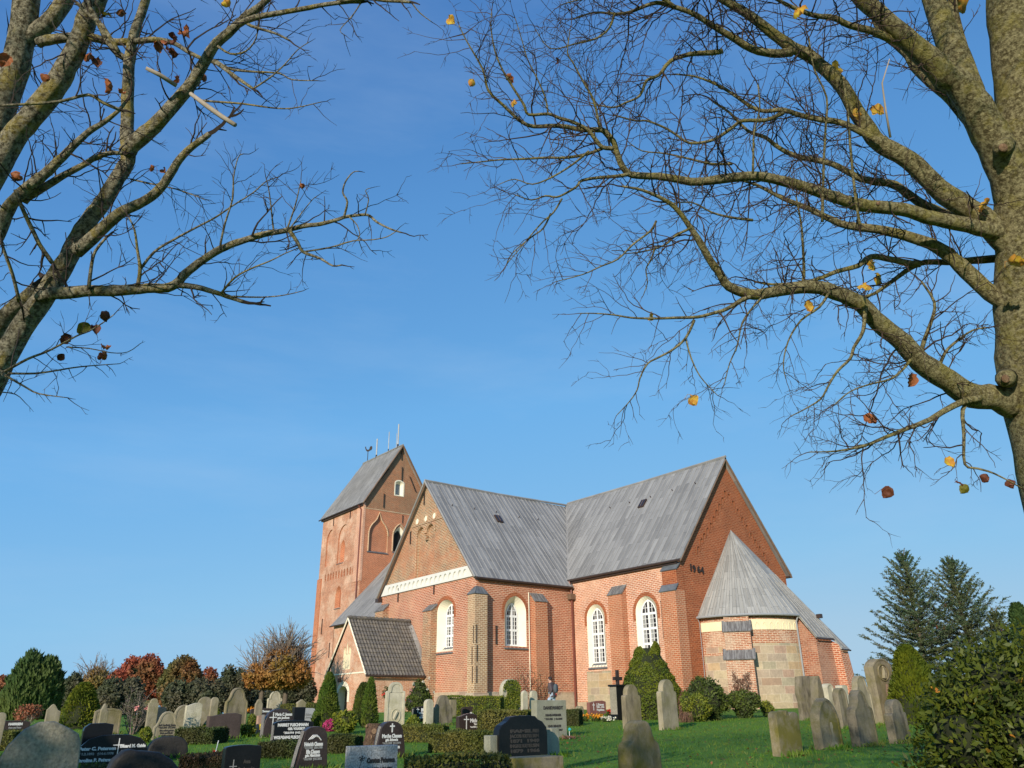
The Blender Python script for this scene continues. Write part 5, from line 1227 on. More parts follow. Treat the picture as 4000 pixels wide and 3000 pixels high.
# tall black pedestal with iron cross
pp = on_ground(2421, 2812)
pe = empty('cross_monument', pp, 'tall black granite pedestal carrying an iron cross, left of the clipped yew', 'grave monument')
hh = height_at(pp, 2421, 2682); m = MB(); m.box((-0.21, -0.30, -0.2), (0.21, 0.30, hh)); m.box((-0.26, -0.35, hh), (0.26, 0.35, hh+0.08)); m.box((-0.30, -0.40, -0.2), (0.30, 0.40, 0.22)); m.build('pedestal', M['granite_black'], pe)
m = MB(); m.box((-0.212, -0.302, 0.22), (0.19, -0.299, hh-0.02)); m.build('grey_side', M['granite_grey'], pe)  # thin grey sheet over the left face of the pedestal
ct = height_at(pp, 2425, 2617); m = MB(); m.box((-0.06, -0.055, hh+0.08), (0.06, 0.055, ct)); m.box((-0.058, -0.24, ct-0.42), (0.062, 0.24, ct-0.28)); m.build('cross', M['iron'], pe)
# --- centre right
headstone('g51', 'slender round topped sandstone headstone with clipped shoulders, behind the bottle shaped one', 2428, 2504, 2674, 2846, shape='shoulder', th=0.2, mat='sandstone', group=G_OLD, yaw=3)
headstone('g52', 'weathered bottle shaped sandstone headstone with broad shoulders, nearest in the middle', 2406, 2580, 2814, r=11.2, shape='bottle', th=0.24, mat='sandstone_moss', group=G_OLD, bevel=0.03, lean=(1.0, 0))
headstone('g53', 'slender pale headstone with rounded head alone on the lawn right of the yew', 2567, 2646, 2654, 2852, shape='shoulder', th=0.2, mat='sandstone_pale', group=G_OLD, yaw=5)
headstone('g54', 'mossy low headstone with scalloped double crest on the lawn', 3007, 3128, 2774, 2950, shape='scallop', th=0.22, mat='sandstone_moss', group=G_OLD, lean=(0, 0))
headstone('g55', 'mossy pointed headstone with a pale statue shaped stain', 3168, 3284, 2726, 2926, shape='pointed', th=0.24, mat='sandstone_moss', group=G_OLD, lean=(2.0, 0), inset=(0.06, 0.02))
o_, w_, h_, t_ = STONES['g55']
m = MB(); m.poly([(t_/2-0.012, 0.05*w_+a*w_, b*h_) for a, b in ((-0.17, 0.02), (0.22, 0.02), (0.20, 0.10), (0.08, 0.16), (0.05, 0.36), (0.10, 0.44), (0.06, 0.52), (-0.03, 0.52), (-0.06, 0.42), (-0.02, 0.34), (-0.06, 0.16), (-0.15, 0.09))]); m.build('pale_relief', M['sandstone_pale'], o_)
headstone('g56', 'tall grey ogee headstone with pointed crest, soot dark head', 3310, 3418, 2695, 2914, shape='ogee', th=0.24, mat='sandstone_dark', group=G_OLD, lean=(2.0, 0), inset=(0.05, 0.015))
headstone('g57', 'shorter dark headstone in front of the tall niche stone', 3458, 3548, 2731, 2900, shape='shoulder', th=0.22, mat='sandstone_dark', group=G_OLD, lean=(3.5, 0))
headstone('g58', 'broad rough slab with a pale broken edge in front of the apse', 3106, 3200, 2640, 2812, shape='slab', th=0.22, mat='sandstone_dark', group=G_OLD, rough=0.03, yaw=-6)
headstone('g58b', 'rough pointed boulder stone leaning against the broad slab', 3165, 3228, 2640, 2840, shape='obelisk', th=0.3, mat='sandstone_dark', group=G_OLD, rough=0.025)
headstone('g59', 'sunlit white ornate headstone with crocketed frame', 3214, 3264, 2670, 2806, shape='clipped', th=0.3, mat='limestone_white', group=G_OLD, inset=(0.08, 0.03))
headstone('g60', 'round topped grey headstone with sunk panel behind the ogee stone', 3260, 3318, 2687, 2846, shape='round', th=0.22, mat='sandstone_dark', group=G_OLD, lean=(1.5, 0), inset=(0.06, 0.02))
headstone('g60b', 'ornate pale crest of a headstone behind the round grey one', 3270, 3318, 2676, r=31, shape='bow', th=0.25, mat='limestone_white', group=G_OLD)
headstone('g61', 'tall pale headstone with narrow round head and carved figures', 3328, 3410, 2639, 2836, shape='bell', th=0.22, mat='sandstone_pale', group=G_OLD, lean=(2.0, 0), inset=(0.06, 0.02))
def niche_stone(key, label, L, R, top, base):
    o = headstone(key, label, L, R, top, base, None, 'clipped', 0.36, 'sandstone', 0, (3.0, 0), group=G_OLD, inset=(0.07, 0.02))
    o_, w, h, t_ = STONES[key]
    m = MB(); x = t_/2+0.0
    m.tube([(x, 0.27*w*cos(2*pi*i/24), h*0.78+0.125*h*sin(2*pi*i/24)) for i in range(25)], 0.028, 5); m.build('oval_frame', M['sandstone_moss'], o)
    m = MB(); m.tube([(x-0.01, -0.04*w, h*0.69), (x+0.01, 0.0, h*0.78), (x, 0.03*w, h*0.855)], [0.085, 0.07, 0.03], 7); m.tube([(x, 0.02*w, h*0.86), (x, 0.02*w, h*0.885)], 0.035, 6); m.tube([(x, 0.06*w, h*0.69), (x+0.01, 0.1*w, h*0.77)], 0.035, 6)
    m.build('carved_figure', M['sandstone_pale'], o)
    m = MB(); m.poly([(x-0.014, 0.05*w-0.12*w, h*0.38), (x-0.014, 0.05*w+0.16*w, h*0.38), (x-0.014, 0.05*w+0.05*w, h*0.60), (x-0.014, 0.05*w-0.04*w, h*0.60)]); m.build('pale_patch', M['granite_pink'], o)
niche_stone('g62', 'very tall thick headstone with an oval niche holding a carved figure', 3395, 3506, 2573, 2826)
niche_stone('g63', 'tall thick headstone half hidden by the big laurel bush at the right', 3533, 3628, 2571, 2818)
# tree stump with pruned limbs
sp = on_ground(1446, 2914)
ss = empty('tree_stump', sp, 'weathered brown tree stump with pale sawn limb stubs beside the black tongue shaped stone', 'tree stump')
h_ = height_at(sp, 1446, 2826); m = MB()
pts = []; nseg, nr = 12, 14
for i in range(nseg+1):
    f = i/nseg
    for k in range(nr):
        a = 2*pi*k/nr; r_ = 0.19*(1.2-0.25*f)*(1+0.22*noise.noise(Vector((cos(a)*1.6, sin(a)*1.6, f*3.0)))) + (0.08*max(0, 1-f*5))
        pts.append((r_*cos(a), r_*sin(a)+0.10*f, -0.1+f*(h_+0.1)))
m.add(pts, [(i*nr+k, i*nr+(k+1) % nr, (i+1)*nr+(k+1) % nr, (i+1)*nr+k) for i in range(nseg) for k in range(nr)] + [tuple(nseg*nr+k for k in range(nr))])
m.build('trunk', M['wood_stump'], ss, False)
for d_, l_, z_, r_ in ((Vector((0.60, -0.70, 0.10)), 0.25, 0.20, 0.075), (Vector((0.8, -0.25, 0.15)), 0.24, 0.33, 0.075), (Vector((0.1, -0.9, 0.35)), 0.28, h_-0.14, 0.045)):
    d_ = d_.normalized(); m = MB(); b_ = Vector((0, 0.05, z_)); m.tube([b_, b_+d_*l_*0.8], [r_*1.1, r_], 9); l_ *= 0.8; st = m.build('limb_stub', M['wood_stump'], ss, False)
    m = MB(); m.tube([b_+d_*(l_-0.004), b_+d_*(l_+0.006)], r_*0.93, 9); m.build('sawn_end', M['cut_wood'], st)
# path lamp bollard, flower bowls and small grave goods
lp = on_ground(1858, 2772); lb = empty('bollard_lamp', lp, 'slim blue grey bollard lamp with white cap before the transept hedge', 'path lamp')
h_ = height_at(lp, 1858, 2713); m = MB(); m.tube([(0, 0, -0.1), (0, 0, h_*0.82)], 0.10, 12); m.build('post', M['lamp_post'], lb, False)
m = MB(); m.tube([(0, 0, h_*0.82), (0, 0, h_*0.93), (0, 0, h_)], [0.075, 0.07, 0.02], 12); m.build('lamp_head', M['white_paint'], lb, True)
# ---------------------------------------------------------------- plants
def sphere_dirs(n):
    return unit(RNG.normal(size=(n, 3)))
def vnoise(P, s, o=0.0):
    return np.array([noise.noise(Vector((p[0]*s+o, p[1]*s, p[2]*s))) for p in P])
def lump(name, blobs, mat, parent, k=0.86, seg=14, jit=0.12):
    m = MB()
    for (cx, cy, cz, rx, ry, rz) in blobs:
        vs = []
        for i in range(seg//2+1):
            th = pi*i/(seg//2)
            for j in range(seg):
                a = 2*pi*j/seg; d = Vector((sin(th)*cos(a), sin(th)*sin(a), cos(th)))
                f = k*(1+jit*noise.noise(d*2.3+Vector((cx, cy, cz))))
                vs.append((cx+d.x*rx*f, cy+d.y*ry*f, cz+d.z*rz*f))
        m.add(vs, [(i*seg+j, i*seg+(j+1) % seg, (i+1)*seg+(j+1) % seg, (i+1)*seg+j) for i in range(seg//2) for j in range(seg)])
    return m.build(name, mat, parent, True, None, False)
def foliage(name, blobs, n, size, mat, parent, aspect=0.5, depth=0.22, up=0.2, clump=2.0, hole=0.25, floor=0.0, spread=0.9):
    """n leaves spread through the outer shell of a set of ellipsoids, in clumps with gaps between"""
    vol = np.array([b[3]*b[4]+b[4]*b[5]+b[3]*b[5] for b in blobs]); vol = vol/vol.sum()
    Ps, Ds = [], []
    for b, f in zip(blobs, vol):
        k = int(n*f*1.6)+4
        d = sphere_dirs(k); c = np.array(b[:3]); r = np.array(b[3:])
        s = (1.04-depth*RNG.random((k, 1))**1.4)
        lum = vnoise(d*2.2+c*0.7, clump)
        s = s*(1+0.22*lum[:, None])
        P = c+d*r*s
        keep = (vnoise(P, clump*1.3/max(0.3, float(r.mean())), 7.7) > -hole) & (P[:, 2] > floor)
        Ps.append(P[keep]); Ds.append((d/r)[keep])
    P = np.concatenate(Ps); D = unit(np.concatenate(Ds))
    if len(P) > n:
        ix = RNG.choice(len(P), n, False); P, D = P[ix], D[ix]
    dirs = D*0.7+sphere_dirs(len(P))*spread+np.array([0, 0, up])
    nrm = D+sphere_dirs(len(P))*0.7
    V, q = leaf_arrays(P, dirs, size*(0.6+0.8*RNG.random(len(P))), aspect, unit(nrm))
    return np_mesh(name, V, q, mat, parent)
def plant(name, label, cat, pos, group=None): return empty(name, pos, label, cat, group)
def frame_of(L, R, top, base=None, r=None):
    px = (L+R)/2; pym = (top+(base if base else max(2790, top)))/2
    if r is None: q_ = on_ground(px, base); r = math.hypot(q_.x, q_.y)
    p = along(px, r, pym)
    return p, width_at(p, L, R, pym), height_at(p, px, top)
def conifer_cone(name, label, L, R, top, base, mat, n, size, group, power=0.75, twin=None, up=1.1, r=None, cat='conifer', squat=1.0):
    p, w, h = frame_of(L, R, top, base, r); o = plant(name, label, cat, p, group)
    Z = RNG.random(int(n*1.1))**0.85; a = RNG.random(len(Z))*2*pi
    prof = np.where(Z < 0.12, 0.80+Z/0.12*0.2, np.clip((1-(Z-0.12)/0.88), 0, 1)**power)
    rr = w/2*prof
    P = np.stack([rr*np.cos(a), rr*np.sin(a), Z*h], 1)
    nz = vnoise(P*np.array([1, 1, 0.5]), 3.2/w*1.2); P[:, :2] *= (0.93+0.16*nz-0.12*RNG.random(len(Z)))[:, None]
    D = np.stack([np.cos(a), np.sin(a), np.full(len(a), up)], 1)+sphere_dirs(len(a))*0.45
    N = np.stack([np.cos(a), np.sin(a), np.full(len(a), 0.2)], 1)+sphere_dirs(len(a))*0.6
    V, q = leaf_arrays(P, D, size*(0.6+0.9*RNG.random(len(a))), 0.38, unit(N)); np_mesh('foliage', V, q, mat, o)
    m = MB(); nr = 16; zs = [0, 0.06, 0.15, 0.3, 0.5, 0.7, 0.85, 0.97]
    vs = [(w/2*0.86*(0.85 if z < 0.1 else (1-(max(z, 0.12)-0.12)/0.88)**power)*cos(2*pi*k/nr), w/2*0.86*(0.85 if z < 0.1 else (1-(max(z, 0.12)-0.12)/0.88)**power)*sin(2*pi*k/nr), z*h*0.97) for z in zs for k in range(nr)]
    m.add(vs, [(i*nr+k, i*nr+(k+1) % nr, (i+1)*nr+(k+1) % nr, (i+1)*nr+k) for i in range(len(zs)-1) for k in range(nr)]); m.build('dark_core', M['core'], o, True, None, False)
    return o
def shrub(name, label, L, R, top, base, mat, n, size, cat='shrub', group=None, r=None, lobes=5, depth_k=0.8, aspect=0.5, up=0.2, core=True, hole=0.3, corem='core', spread=0.9):
    p, w, h = frame_of(L, R, top, base, r); o = plant(name, label, cat, p, group)
    dirx = Vector((-p.y, p.x, 0)).normalized()*(-1)          # across the view
    bl = [(0, 0, h*0.45, w*0.36, w*0.36*depth_k, h*0.5)]
    for i in range(lobes):
        f = (i+0.5)/lobes-0.5; zz = h*(0.34+0.36*RNG.random()); rr_ = w*(0.17+0.10*RNG.random())
        off = dirx*(f*w*0.66); bl.append((off.x, off.y+RNG.normal()*0.05, min(zz, h-rr_*0.9) if h > rr_ else h*0.5, rr_, rr_*depth_k, min(rr_*1.05, h*0.45)))
    foliage('foliage', bl, n, size, mat, o, aspect, 0.25, up, 2.0, hole, 0.0, spread)
    if core: lump('dark_core', bl, M[corem], o, 0.80)
    return o
def hedge(name, label, a, b, wd, h, mat, n, size=0.05, group='clipped hedges', cat='hedge', ragged=0.05, top_mat=None):
    """clipped hedge between ground points a and b"""
    a = Vector(a); b = Vector(b); L_ = (b-a).length; mid = (a+b)/2; o = plant(name, label, cat, mid, group)
    t_ = (b-a).normalized(); s_ = Vector((-t_.y, t_.x, 0)).normalized()
    m = MB(); nx = max(2, int(L_/0.25)); vs = []
    for i in range(nx+1):
        for (sw, zz) in ((-1, -0.1), (-1.0, 0.5), (-0.92, 0.93), (-0.5, 1.0), (0.5, 1.0), (0.92, 0.93), (1.0, 0.5), (1, -0.1)):
            f = i/nx-0.5; q = t_*(f*L_)+s_*(sw*wd/2*0.92)
            j = 1+0.10*noise.noise(Vector((f*L_*1.4, sw*2, zz*2+mid.x)))
            gz = a.z+(b.z-a.z)*(i/nx)-mid.z
            vs.append((q.x*1.0, q.y, gz+(zz*h*0.95*j if zz > 0 else -0.1)))
    m.add(vs, [(i*8+k, (i+1)*8+k, (i+1)*8+k+1, i*8+k+1) for i in range(nx) for k in range(7)] + [tuple(range(8)), tuple(nx*8+7-k for k in range(8))])
    m.build('dark_core', M['core'], o, False, None, False)
    u = (RNG.random(n)-0.5)*L_; per = RNG.random(n)*(2*h+wd)
    P = np.zeros((n, 3)); N = np.zeros((n, 3)); tv_, sv_ = np.array(t_), np.array(s_)
    side = np.where(per < h, -1, np.where(per > h+wd, 1, 0))
    off = np.where(side == 0, per-h-wd/2, side*wd/2); z = np.where(side == -1, per, np.where(side == 1, per-h-wd, h))
    P = u[:, None]*tv_+off[:, None]*sv_; P[:, 2] = z+(u/L_)*(b.z-a.z)
    N = np.where((side == 0)[:, None], np.array([0, 0, 1.0]), side[:, None]*sv_)
    ln = vnoise(P, 1.6, mid.y); P = P+N*(ragged*(ln*1.6+RNG.normal(size=n)*0.35))[:, None]
    e = np.abs(u)/(L_/2); 
    D = N*0.6+sphere_dirs(n)*0.8+np.array([0, 0, 0.35])
    V, q = leaf_arrays(P, D, size*(0.6+0.8*RNG.random(n)), 0.55, unit(N+sphere_dirs(n)*0.8)); np_mesh('foliage', V, q, mat, o)
    for f in (-1, 1):
        k = int(n*wd/(2*L_)*0.6)+20
        P = (f*L_/2)*tv_+((RNG.random(k)-0.5)*wd)[:, None]*sv_; P[:, 2] = RNG.random(k)*h+f*0.5*(b.z-a.z)
        V, q = leaf_arrays(P, sphere_dirs(k)+f*tv_*0.6, size*(0.6+0.8*RNG.random(k)), 0.55); np_mesh('end_foliage', V, q, mat, o)
    return o
def hedge_px(name, label, L, R, base, h_px_top, wd, mat, n, size=0.05, yaw_flat=True, **kw):
    a, b = on_ground(L, base), on_ground(R, base); h = height_at((a+b)/2, (L+R)/2, h_px_top)
    fw = Vector((HX, HY, 0))*(wd/2); a, b = a+fw, b+fw
    a.z, b.z = ground_z(a.x, a.y), ground_z(b.x, b.y)
    return hedge(name, label, a, b, wd, h, mat, n, size, **kw)
def blooms(name, parent, pts, r, mat, n=14):
    """small flower heads made of petals, at local points"""
    P = np.concatenate([np.array(p)+RNG.normal(size=(n, 3))*r*0.45 for p in pts]); V, q = leaf_arrays(P, sphere_dirs(len(P)), np.full(len(P), r), 0.8)
    return np_mesh(name, V, q, mat, parent)
def stems(name, parent, n, h, spread, mat, r=0.012, fork=3, wob=0.25):
    m = MB()
    def grow(p, d, l, r_, lev):
        pts = [p]; k = 5
        for i in range(k):
            d = (d+Vector(RNG.normal(size=3)*wob*0.4)+Vector((0, 0, 0.05))).normalized(); pts.append(pts[-1]+d*(l/k))
        m.tube(pts, [r_*(1-0.7*i/k) for i in range(k+1)], 4, False)
        if lev > 0:
            for _ in range(fork):
                i = 1+int(RNG.random()*(k-1)); dd = (d+Vector(RNG.normal(size=3))*0.7).normalized()
                if dd.z < -0.2: dd.z *= -1
                grow(pts[i], dd, l*(0.35+0.25*RNG.random()), r_*0.6, lev-1)
    for _ in range(n):
        a = RNG.random()*2*pi; grow(Vector((0.08*cos(a), 0.08*sin(a), 0)), Vector((spread*cos(a)*RNG.random(), spread*sin(a)*RNG.random(), 1)).normalized(), h*(0.7+0.35*RNG.random()), r, 2)
    return m.build(name, mat, parent, False, None, False)
# --- clipped yew and shrubs in front of choir and apse
p, w, h = frame_of(2418, 2682, 2496, 2812); o = plant('clipped_yew', 'large conical clipped yew bush with twin blunt tips in front of the choir', 'yew', p + Vector((HX, HY, 0))*1.0)
NZ = 19000; Z = RNG.random(NZ)**0.9; a = RNG.random(NZ)*2*pi
def yew_r(z): return np.where(z < 0.28, 0.92+0.08*np.sin(np.minimum(z/0.28, 1)*pi/2), np.clip(1-((z-0.28)/0.74), 0.0, 1)**0.72)
across = Vector((-p.y, p.x, 0)).normalized()*-1
rr = w/2*yew_r(Z); P = np.stack([rr*np.cos(a), rr*np.sin(a), Z*h], 1)
sh = np.clip((Z-0.80)/0.2, 0, 1)*0.10*w*np.sign(P[:, 0]*across.x+P[:, 1]*across.y)*np.where(P[:, 0]*across.x+P[:, 1]*across.y > 0, 1.2, 1.0)
P[:, 0] += sh*across.x; P[:, 1] += sh*across.y; P[:, 2] -= np.where(sh < 0, np.clip((Z-0.85)/0.15, 0, 1)*0.08*h, 0)
dn = np.stack([np.cos(a), np.sin(a), np.full(NZ, 0.45)], 1); P += dn*(vnoise(P, 2.2)*0.10+vnoise(P, 5.0)*0.06-0.05*RNG.random(NZ))[:, None]
V, q = leaf_arrays(P, dn*0.4+sphere_dirs(NZ)*0.9, 0.085*(0.6+0.8*RNG.random(NZ)), 0.5, unit(dn+sphere_dirs(NZ)*0.55)); np_mesh('foliage', V, q, M['yew_topiary'], o)
m = MB(); nr = 22; zs = [0, .1, .28, .45, .6, .72, .82, .90]
m.add([(w/2*0.93*float(yew_r(np.array(z)))*cos(2*pi*k/nr), w/2*0.93*float(yew_r(np.array(z)))*sin(2*pi*k/nr), z*h) for z in zs for k in range(nr)], [(i*nr+k, i*nr+(k+1) % nr, (i+1)*nr+(k+1) % nr, (i+1)*nr+k) for i in range(len(zs)-1) for k in range(nr)] + [tuple((len(zs)-1)*nr+k for k in range(nr))]); m.build('dark_core', M['core'], o, True, None, False)
shrub('evergreen_shrub', 'dark dense evergreen shrub between the yew and the apse buttress', 2672, 2862, 2640, 2812, M['shrub_green'], 5200, 0.12, lobes=6)
shrub('evergreen_shrub', 'dark evergreen shrub at the foot of the apse buttress', 2840, 2972, 2690, 2806, M['shrub_green'], 3600, 0.11, lobes=5)
shrub('golden_shrub', 'low feathery yellow green juniper in front of the dark shrub', 2655, 2790, 2706, 2818, M['shrub_yellow'], 3200, 0.12, lobes=5, aspect=0.3, up=0.5)
shrub('golden_shrub', 'small round yellow green bush under the apse ashlar', 2962, 3034, 2735, 2800, M['shrub_yellow'], 1500, 0.08, lobes=3)
shrub('dry_shrub', 'twiggy half bare shrub between the yew and the slender pale headstone', 2640, 2705, 2690, 2812, M['dry_brown'], 900, 0.09, lobes=3, core=False, hole=0.1)
p, w, h = frame_of(2868, 2936, 2618, 2790); o = plant('dry_flower_stand', 'tall dried brown flower spikes in front of the apse buttress', 'plant', p)
for i in range(8):
    x = (i-3.5)/8*w; b = across*x; hh_ = h*(0.6+0.4*RNG.random()); P = np.stack([b.x+RNG.normal(size=120)*0.05, b.y+RNG.normal(size=120)*0.05, hh_*(0.35+0.65*RNG.random(120))], 1)
    V, q = leaf_arrays(P, RNG.normal(size=(120, 3))*0.5+np.array([0, 0, 1]), np.full(120, 0.12), 0.4); np_mesh('flower_spike', V, q, M['dry_brown'], o)
stems('stems', o, 8, h*0.8, 0.5, M['twig_grey'], 0.015)
p, w, h = frame_of(2640, 2712, 2772, 2822); o = plant('dry_grass_tuft', 'dry straw coloured grass tuft beside the golden juniper', 'grass tuft', p)
P = np.stack([RNG.normal(size=260)*w*0.2, RNG.normal(size=260)*w*0.2, RNG.random(260)*h*0.7], 1); V, q = leaf_arrays(P, RNG.normal(size=(260, 3))*0.6+np.array([0, 0, 1]), np.full(260, 0.3), 0.06); np_mesh('blades', V, q, M['dry_brown'], o)
# --- in front of the porch
conifer_cone('thuja', 'slim dark green thuja with pointed tip left of the church porch', 1222, 1338, 2630, 2850, M['thuja'], 5200, 0.15, 'pointed thujas before the porch', 0.62)
conifer_cone('thuja', 'narrow pointed thuja directly in front of the porch wall', 1408, 1482, 2650, 2840, M['thuja'], 3200, 0.14, 'pointed thujas before the porch', 0.55)
conifer_cone('thuja', 'rounder broad thuja behind the narrow one before the porch', 1372, 1462, 2668, 2822, M['shrub_green'], 3200, 0.13, 'pointed thujas before the porch', 0.42)
shrub('rhododendron', 'yellowing rhododendron bush beside the pink heather', 1290, 1404, 2772, 2868, M['shrub_yellow'], 1500, 0.13, lobes=5, aspect=0.42, hole=0.2)
p, w, h = frame_of(1256, 1322, 2808, 2858); o = plant('heather', 'bright magenta heather cushion at the foot of the slim thuja', 'heather', p)
foliage('flowers', [(0, 0, h*0.45, w*0.45, w*0.4, h*0.5)], 1400, 0.05, M['heather'], o, 0.6); lump('dark_core', [(0, 0, h*0.42, w*0.45, w*0.4, h*0.48)], M['core'], o, 0.85)
p, w, h = frame_of(1436, 1470, 2800, 2834); o = plant('heather', 'small pink and yellow flower cushion below the narrow thuja', 'flowers', p)
foliage('flowers', [(0, 0, h*0.45, w*0.5, w*0.45, h*0.5)], 500, 0.05, M['heather'], o, 0.6); blooms('yellow_flowers', o, [(0.1, 0.05, h*0.8), (0.12, -0.1, h*0.7)], 0.08, M['petal_orange'])
shrub('white_rose_bush', 'dark green bush with a few white roses at the porch corner', 1578, 1694, 2650, 2796, M['shrub_green'], 3600, 0.12, lobes=5)
o = bpy.data.objects['white_rose_bush']; p, w, h = frame_of(1578, 1694, 2650, 2796)
for q_ in ((0.2, -0.45, h*0.86), (0.35, 0.35, h*0.98), (0.5, 0.2, h*0.7), (0.3, 0.75, h*0.62), (0.45, 0.0, h*0.90)): blooms('rose_bloom', o, [q_], 0.085, M['petal_white'], 10)
p, w, h = frame_of(1482, 1548, 2676, 2826); o = plant('standard_rose', 'standard rose tree with red blooms on a staked stem before the whitish headstone', 'rose tree', p)
m = MB(); m.tube([(0, -0.12, -0.1), (0, -0.12, h*0.72)], 0.035, 6); m.build('stake', M['dead_wood'], o); m = MB(); m.tube([(0, 0.05, -0.1), (0.02, 0.07, h*0.5), (0, 0.05, h*0.8)], 0.025, 6); m.build('stem', M['bark_far'], o)
m = MB(); m.tube([(0, 0.22, -0.1), (0, 0.22, h*0.62)], 0.03, 6); m.build('stake', M['dead_wood'], o)
foliage('foliage', [(0, 0.05, h*0.78, w*0.42, w*0.42, h*0.2), (0.1, 0.3, h*0.72, w*0.3, w*0.25, h*0.13)], 700, 0.085, M['shrub_green'], o, 0.55, 0.6, 0.1, 2, 0.2)
blooms('red_blooms', o, [(0.3, 0.42, h*0.86), (0.25, 0.05, h*0.98), (0.3, 0.5, h*0.62), (0.3, -0.35, h*0.75), (0.3, 0.2, h*1.0)], 0.10, M['petal_red'], 12)
p, w, h = frame_of(1530, 1590, 2690, 2820, ); o = plant('pink_rose_sprays', 'thin rose sprays with pink buds arching past the whitish headstone', 'rose shoots', p)
stems('shoots', o, 4, h*0.8, 0.8, M['twig'], 0.012); blooms('pink_blooms', o, [(0.2, RNG.normal()*0.4, h*(0.5+0.5*RNG.random())) for _ in range(14)], 0.055, M['petal_pink'], 7)
shrub('low_flower_shrub', 'low olive shrub with pale seed heads left of the clipped hedge', 1575, 1655, 2795, 2850, M['shrub_yellow'], 1300, 0.085, lobes=4)
# --- hedges of the middle ground
hedge_px('box_hedge', 'low hedge along the path below the transept windows', 1735, 1960, 2800, 2722, 0.7, M['shrub_yellow'], 5000, 0.075)
hedge_px('box_hedge', 'yellowish sunlit clipped hedge in front of the black lettered stone', 1552, 1738, 2900, 2840, 0.7, M['box_hedge'], 5200, 0.06)
hedge_px('box_hedge', 'dark clipped hedge block in shade, nearest in the centre', 1682, 1935, 2940, 2866, 0.8, M['box_hedge'], 7000, 0.055)
hedge_px('box_hedge', 'olive hedge between the peaked brown headstone and the square granite one', 1880, 2075, 2880, 2782, 1.4, M['box_hedge'], 6500, 0.06)
hedge_px('box_hedge', 'small dark cube of box right of the square granite headstone', 2212, 2272, 2836, 2774, 0.8, M['dark_green'], 2600, 0.06)
hedge_px('box_hedge', 'dark low hedge under the black headstone with capitals', 1010, 1165, 2962, 2905, 0.8, M['dark_green'], 4500, 0.055)
hedge_px('box_hedge', 'dark low hedge right of the hands stone', 1282, 1385, 2946, 2882, 0.8, M['dark_green'], 3600, 0.055)
hedge_px('box_hedge', 'dark hedge below the round beige headstones on the left', 688, 836, 2908, 2852, 0.9, M['dark_green'], 4200, 0.06)
hedge_px('box_hedge', 'hedge line below the tower', 1100, 1250, 2800, 2752, 0.8, M['box_hedge'], 3200, 0.07)
hedge_px('box_hedge', 'yellow green hedge at the left edge behind the big grey stone', -60, 46, 2935, 2862, 0.8, M['box_hedge'], 3000, 0.055)
hedge_px('box_hedge', 'brownish low hedge at the bottom edge between boulder and black headstone', 700, 880, 3040, 2962, 0.6, M['hedge_brown'], 4000, 0.045)
a, b = along(1590, 9.4, 3000), along(1975, 9.6, 3000); hedge('box_hedge', 'bright tips of the clipped hedge along the bottom edge of the picture', a, b, 0.5, height_at((a+b)/2, 1740, 2962), M['box_hedge'], 7000, 0.04)
a, b = along(320, 14, 2990), along(600, 14, 2990); hedge('box_hedge', 'dark ground hedge below the Gothic lettered black stone', a, b, 0.5, max(0.12, height_at((a+b)/2, 450, 2986)), M['dark_green'], 2600, 0.04)
shrub('golden_bush', 'small yellow green box bush right of the black and mossy round stone', 536, 604, 2836, 2902, M['shrub_yellow'], 1500, 0.07, lobes=3)
shrub('golden_bush', 'small round bush in front of the narrow round beige stone', 826, 868, 2768, 2826, M['shrub_yellow'], 900, 0.08, lobes=3)
shrub('golden_bush', 'low bush with reddish leaves right of the rust brown headstone', 930, 1000, 2832, 2880, M['shrub_yellow'], 1300, 0.075, lobes=4)
shrub('golden_bush', 'small bush between the tall bell shaped stone and the scroll stone', 958, 1012, 2786, 2836, M['shrub_yellow'], 900, 0.075, lobes=3)
shrub('golden_bush', 'bush behind the pale grey granite headstone', 1138, 1178, 2772, 2822, M['shrub_yellow'], 900, 0.08, lobes=3)
shrub('golden_bush', 'little bush left of the rust brown headstone', 776, 820, 2832, 2876, M['shrub_yellow'], 700, 0.06, lobes=3)
p, w, h = frame_of(624, 684, 2716, 2770); o = plant('gold_conifer', 'bright golden dwarf conifer in tiered puffs behind the pink block', 'dwarf conifer', p + Vector((HX, HY, 0))*3)
w *= 1.1; foliage('foliage', [(0, 0, h*0.8, w*0.24, w*0.24, h*0.22), (0.05, -w*0.26, h*0.45, w*0.26, w*0.22, h*0.22), (0.05, w*0.25, h*0.55, w*0.22, w*0.2, h*0.2)], 900, 0.09, M['gold'], o); m = MB(); m.tube([(0, 0, -0.1), (0, 0, h*0.7)], 0.05, 6); m.build('trunk', M['bark_far'], o)
p, w, h = frame_of(970, 1004, 2756, 2776); o = plant('orange_flowers', 'patch of bright orange red flowers beside the dark scroll stone', 'flowers', p); blooms('blooms', o, [(RNG.normal()*0.1, RNG.normal()*0.22, h*0.5+RNG.normal()*0.08) for _ in range(14)], 0.14, M['petal_orange'], 8)
p = on_ground(1038, 2880); o = plant('yellow_chrysanthemum', 'pot of yellow chrysanthemums in front of the dark brown stone', 'potted flowers', p)
m = MB(); m.tube([(0, 0, 0), (0, 0, 0.16)], [0.10, 0.13], 10); m.build('pot', M['terracotta'], o); foliage('flowers', [(0, 0, 0.32, 0.22, 0.22, 0.18)], 350, 0.07, M['petal_yellow'], o, 0.4)
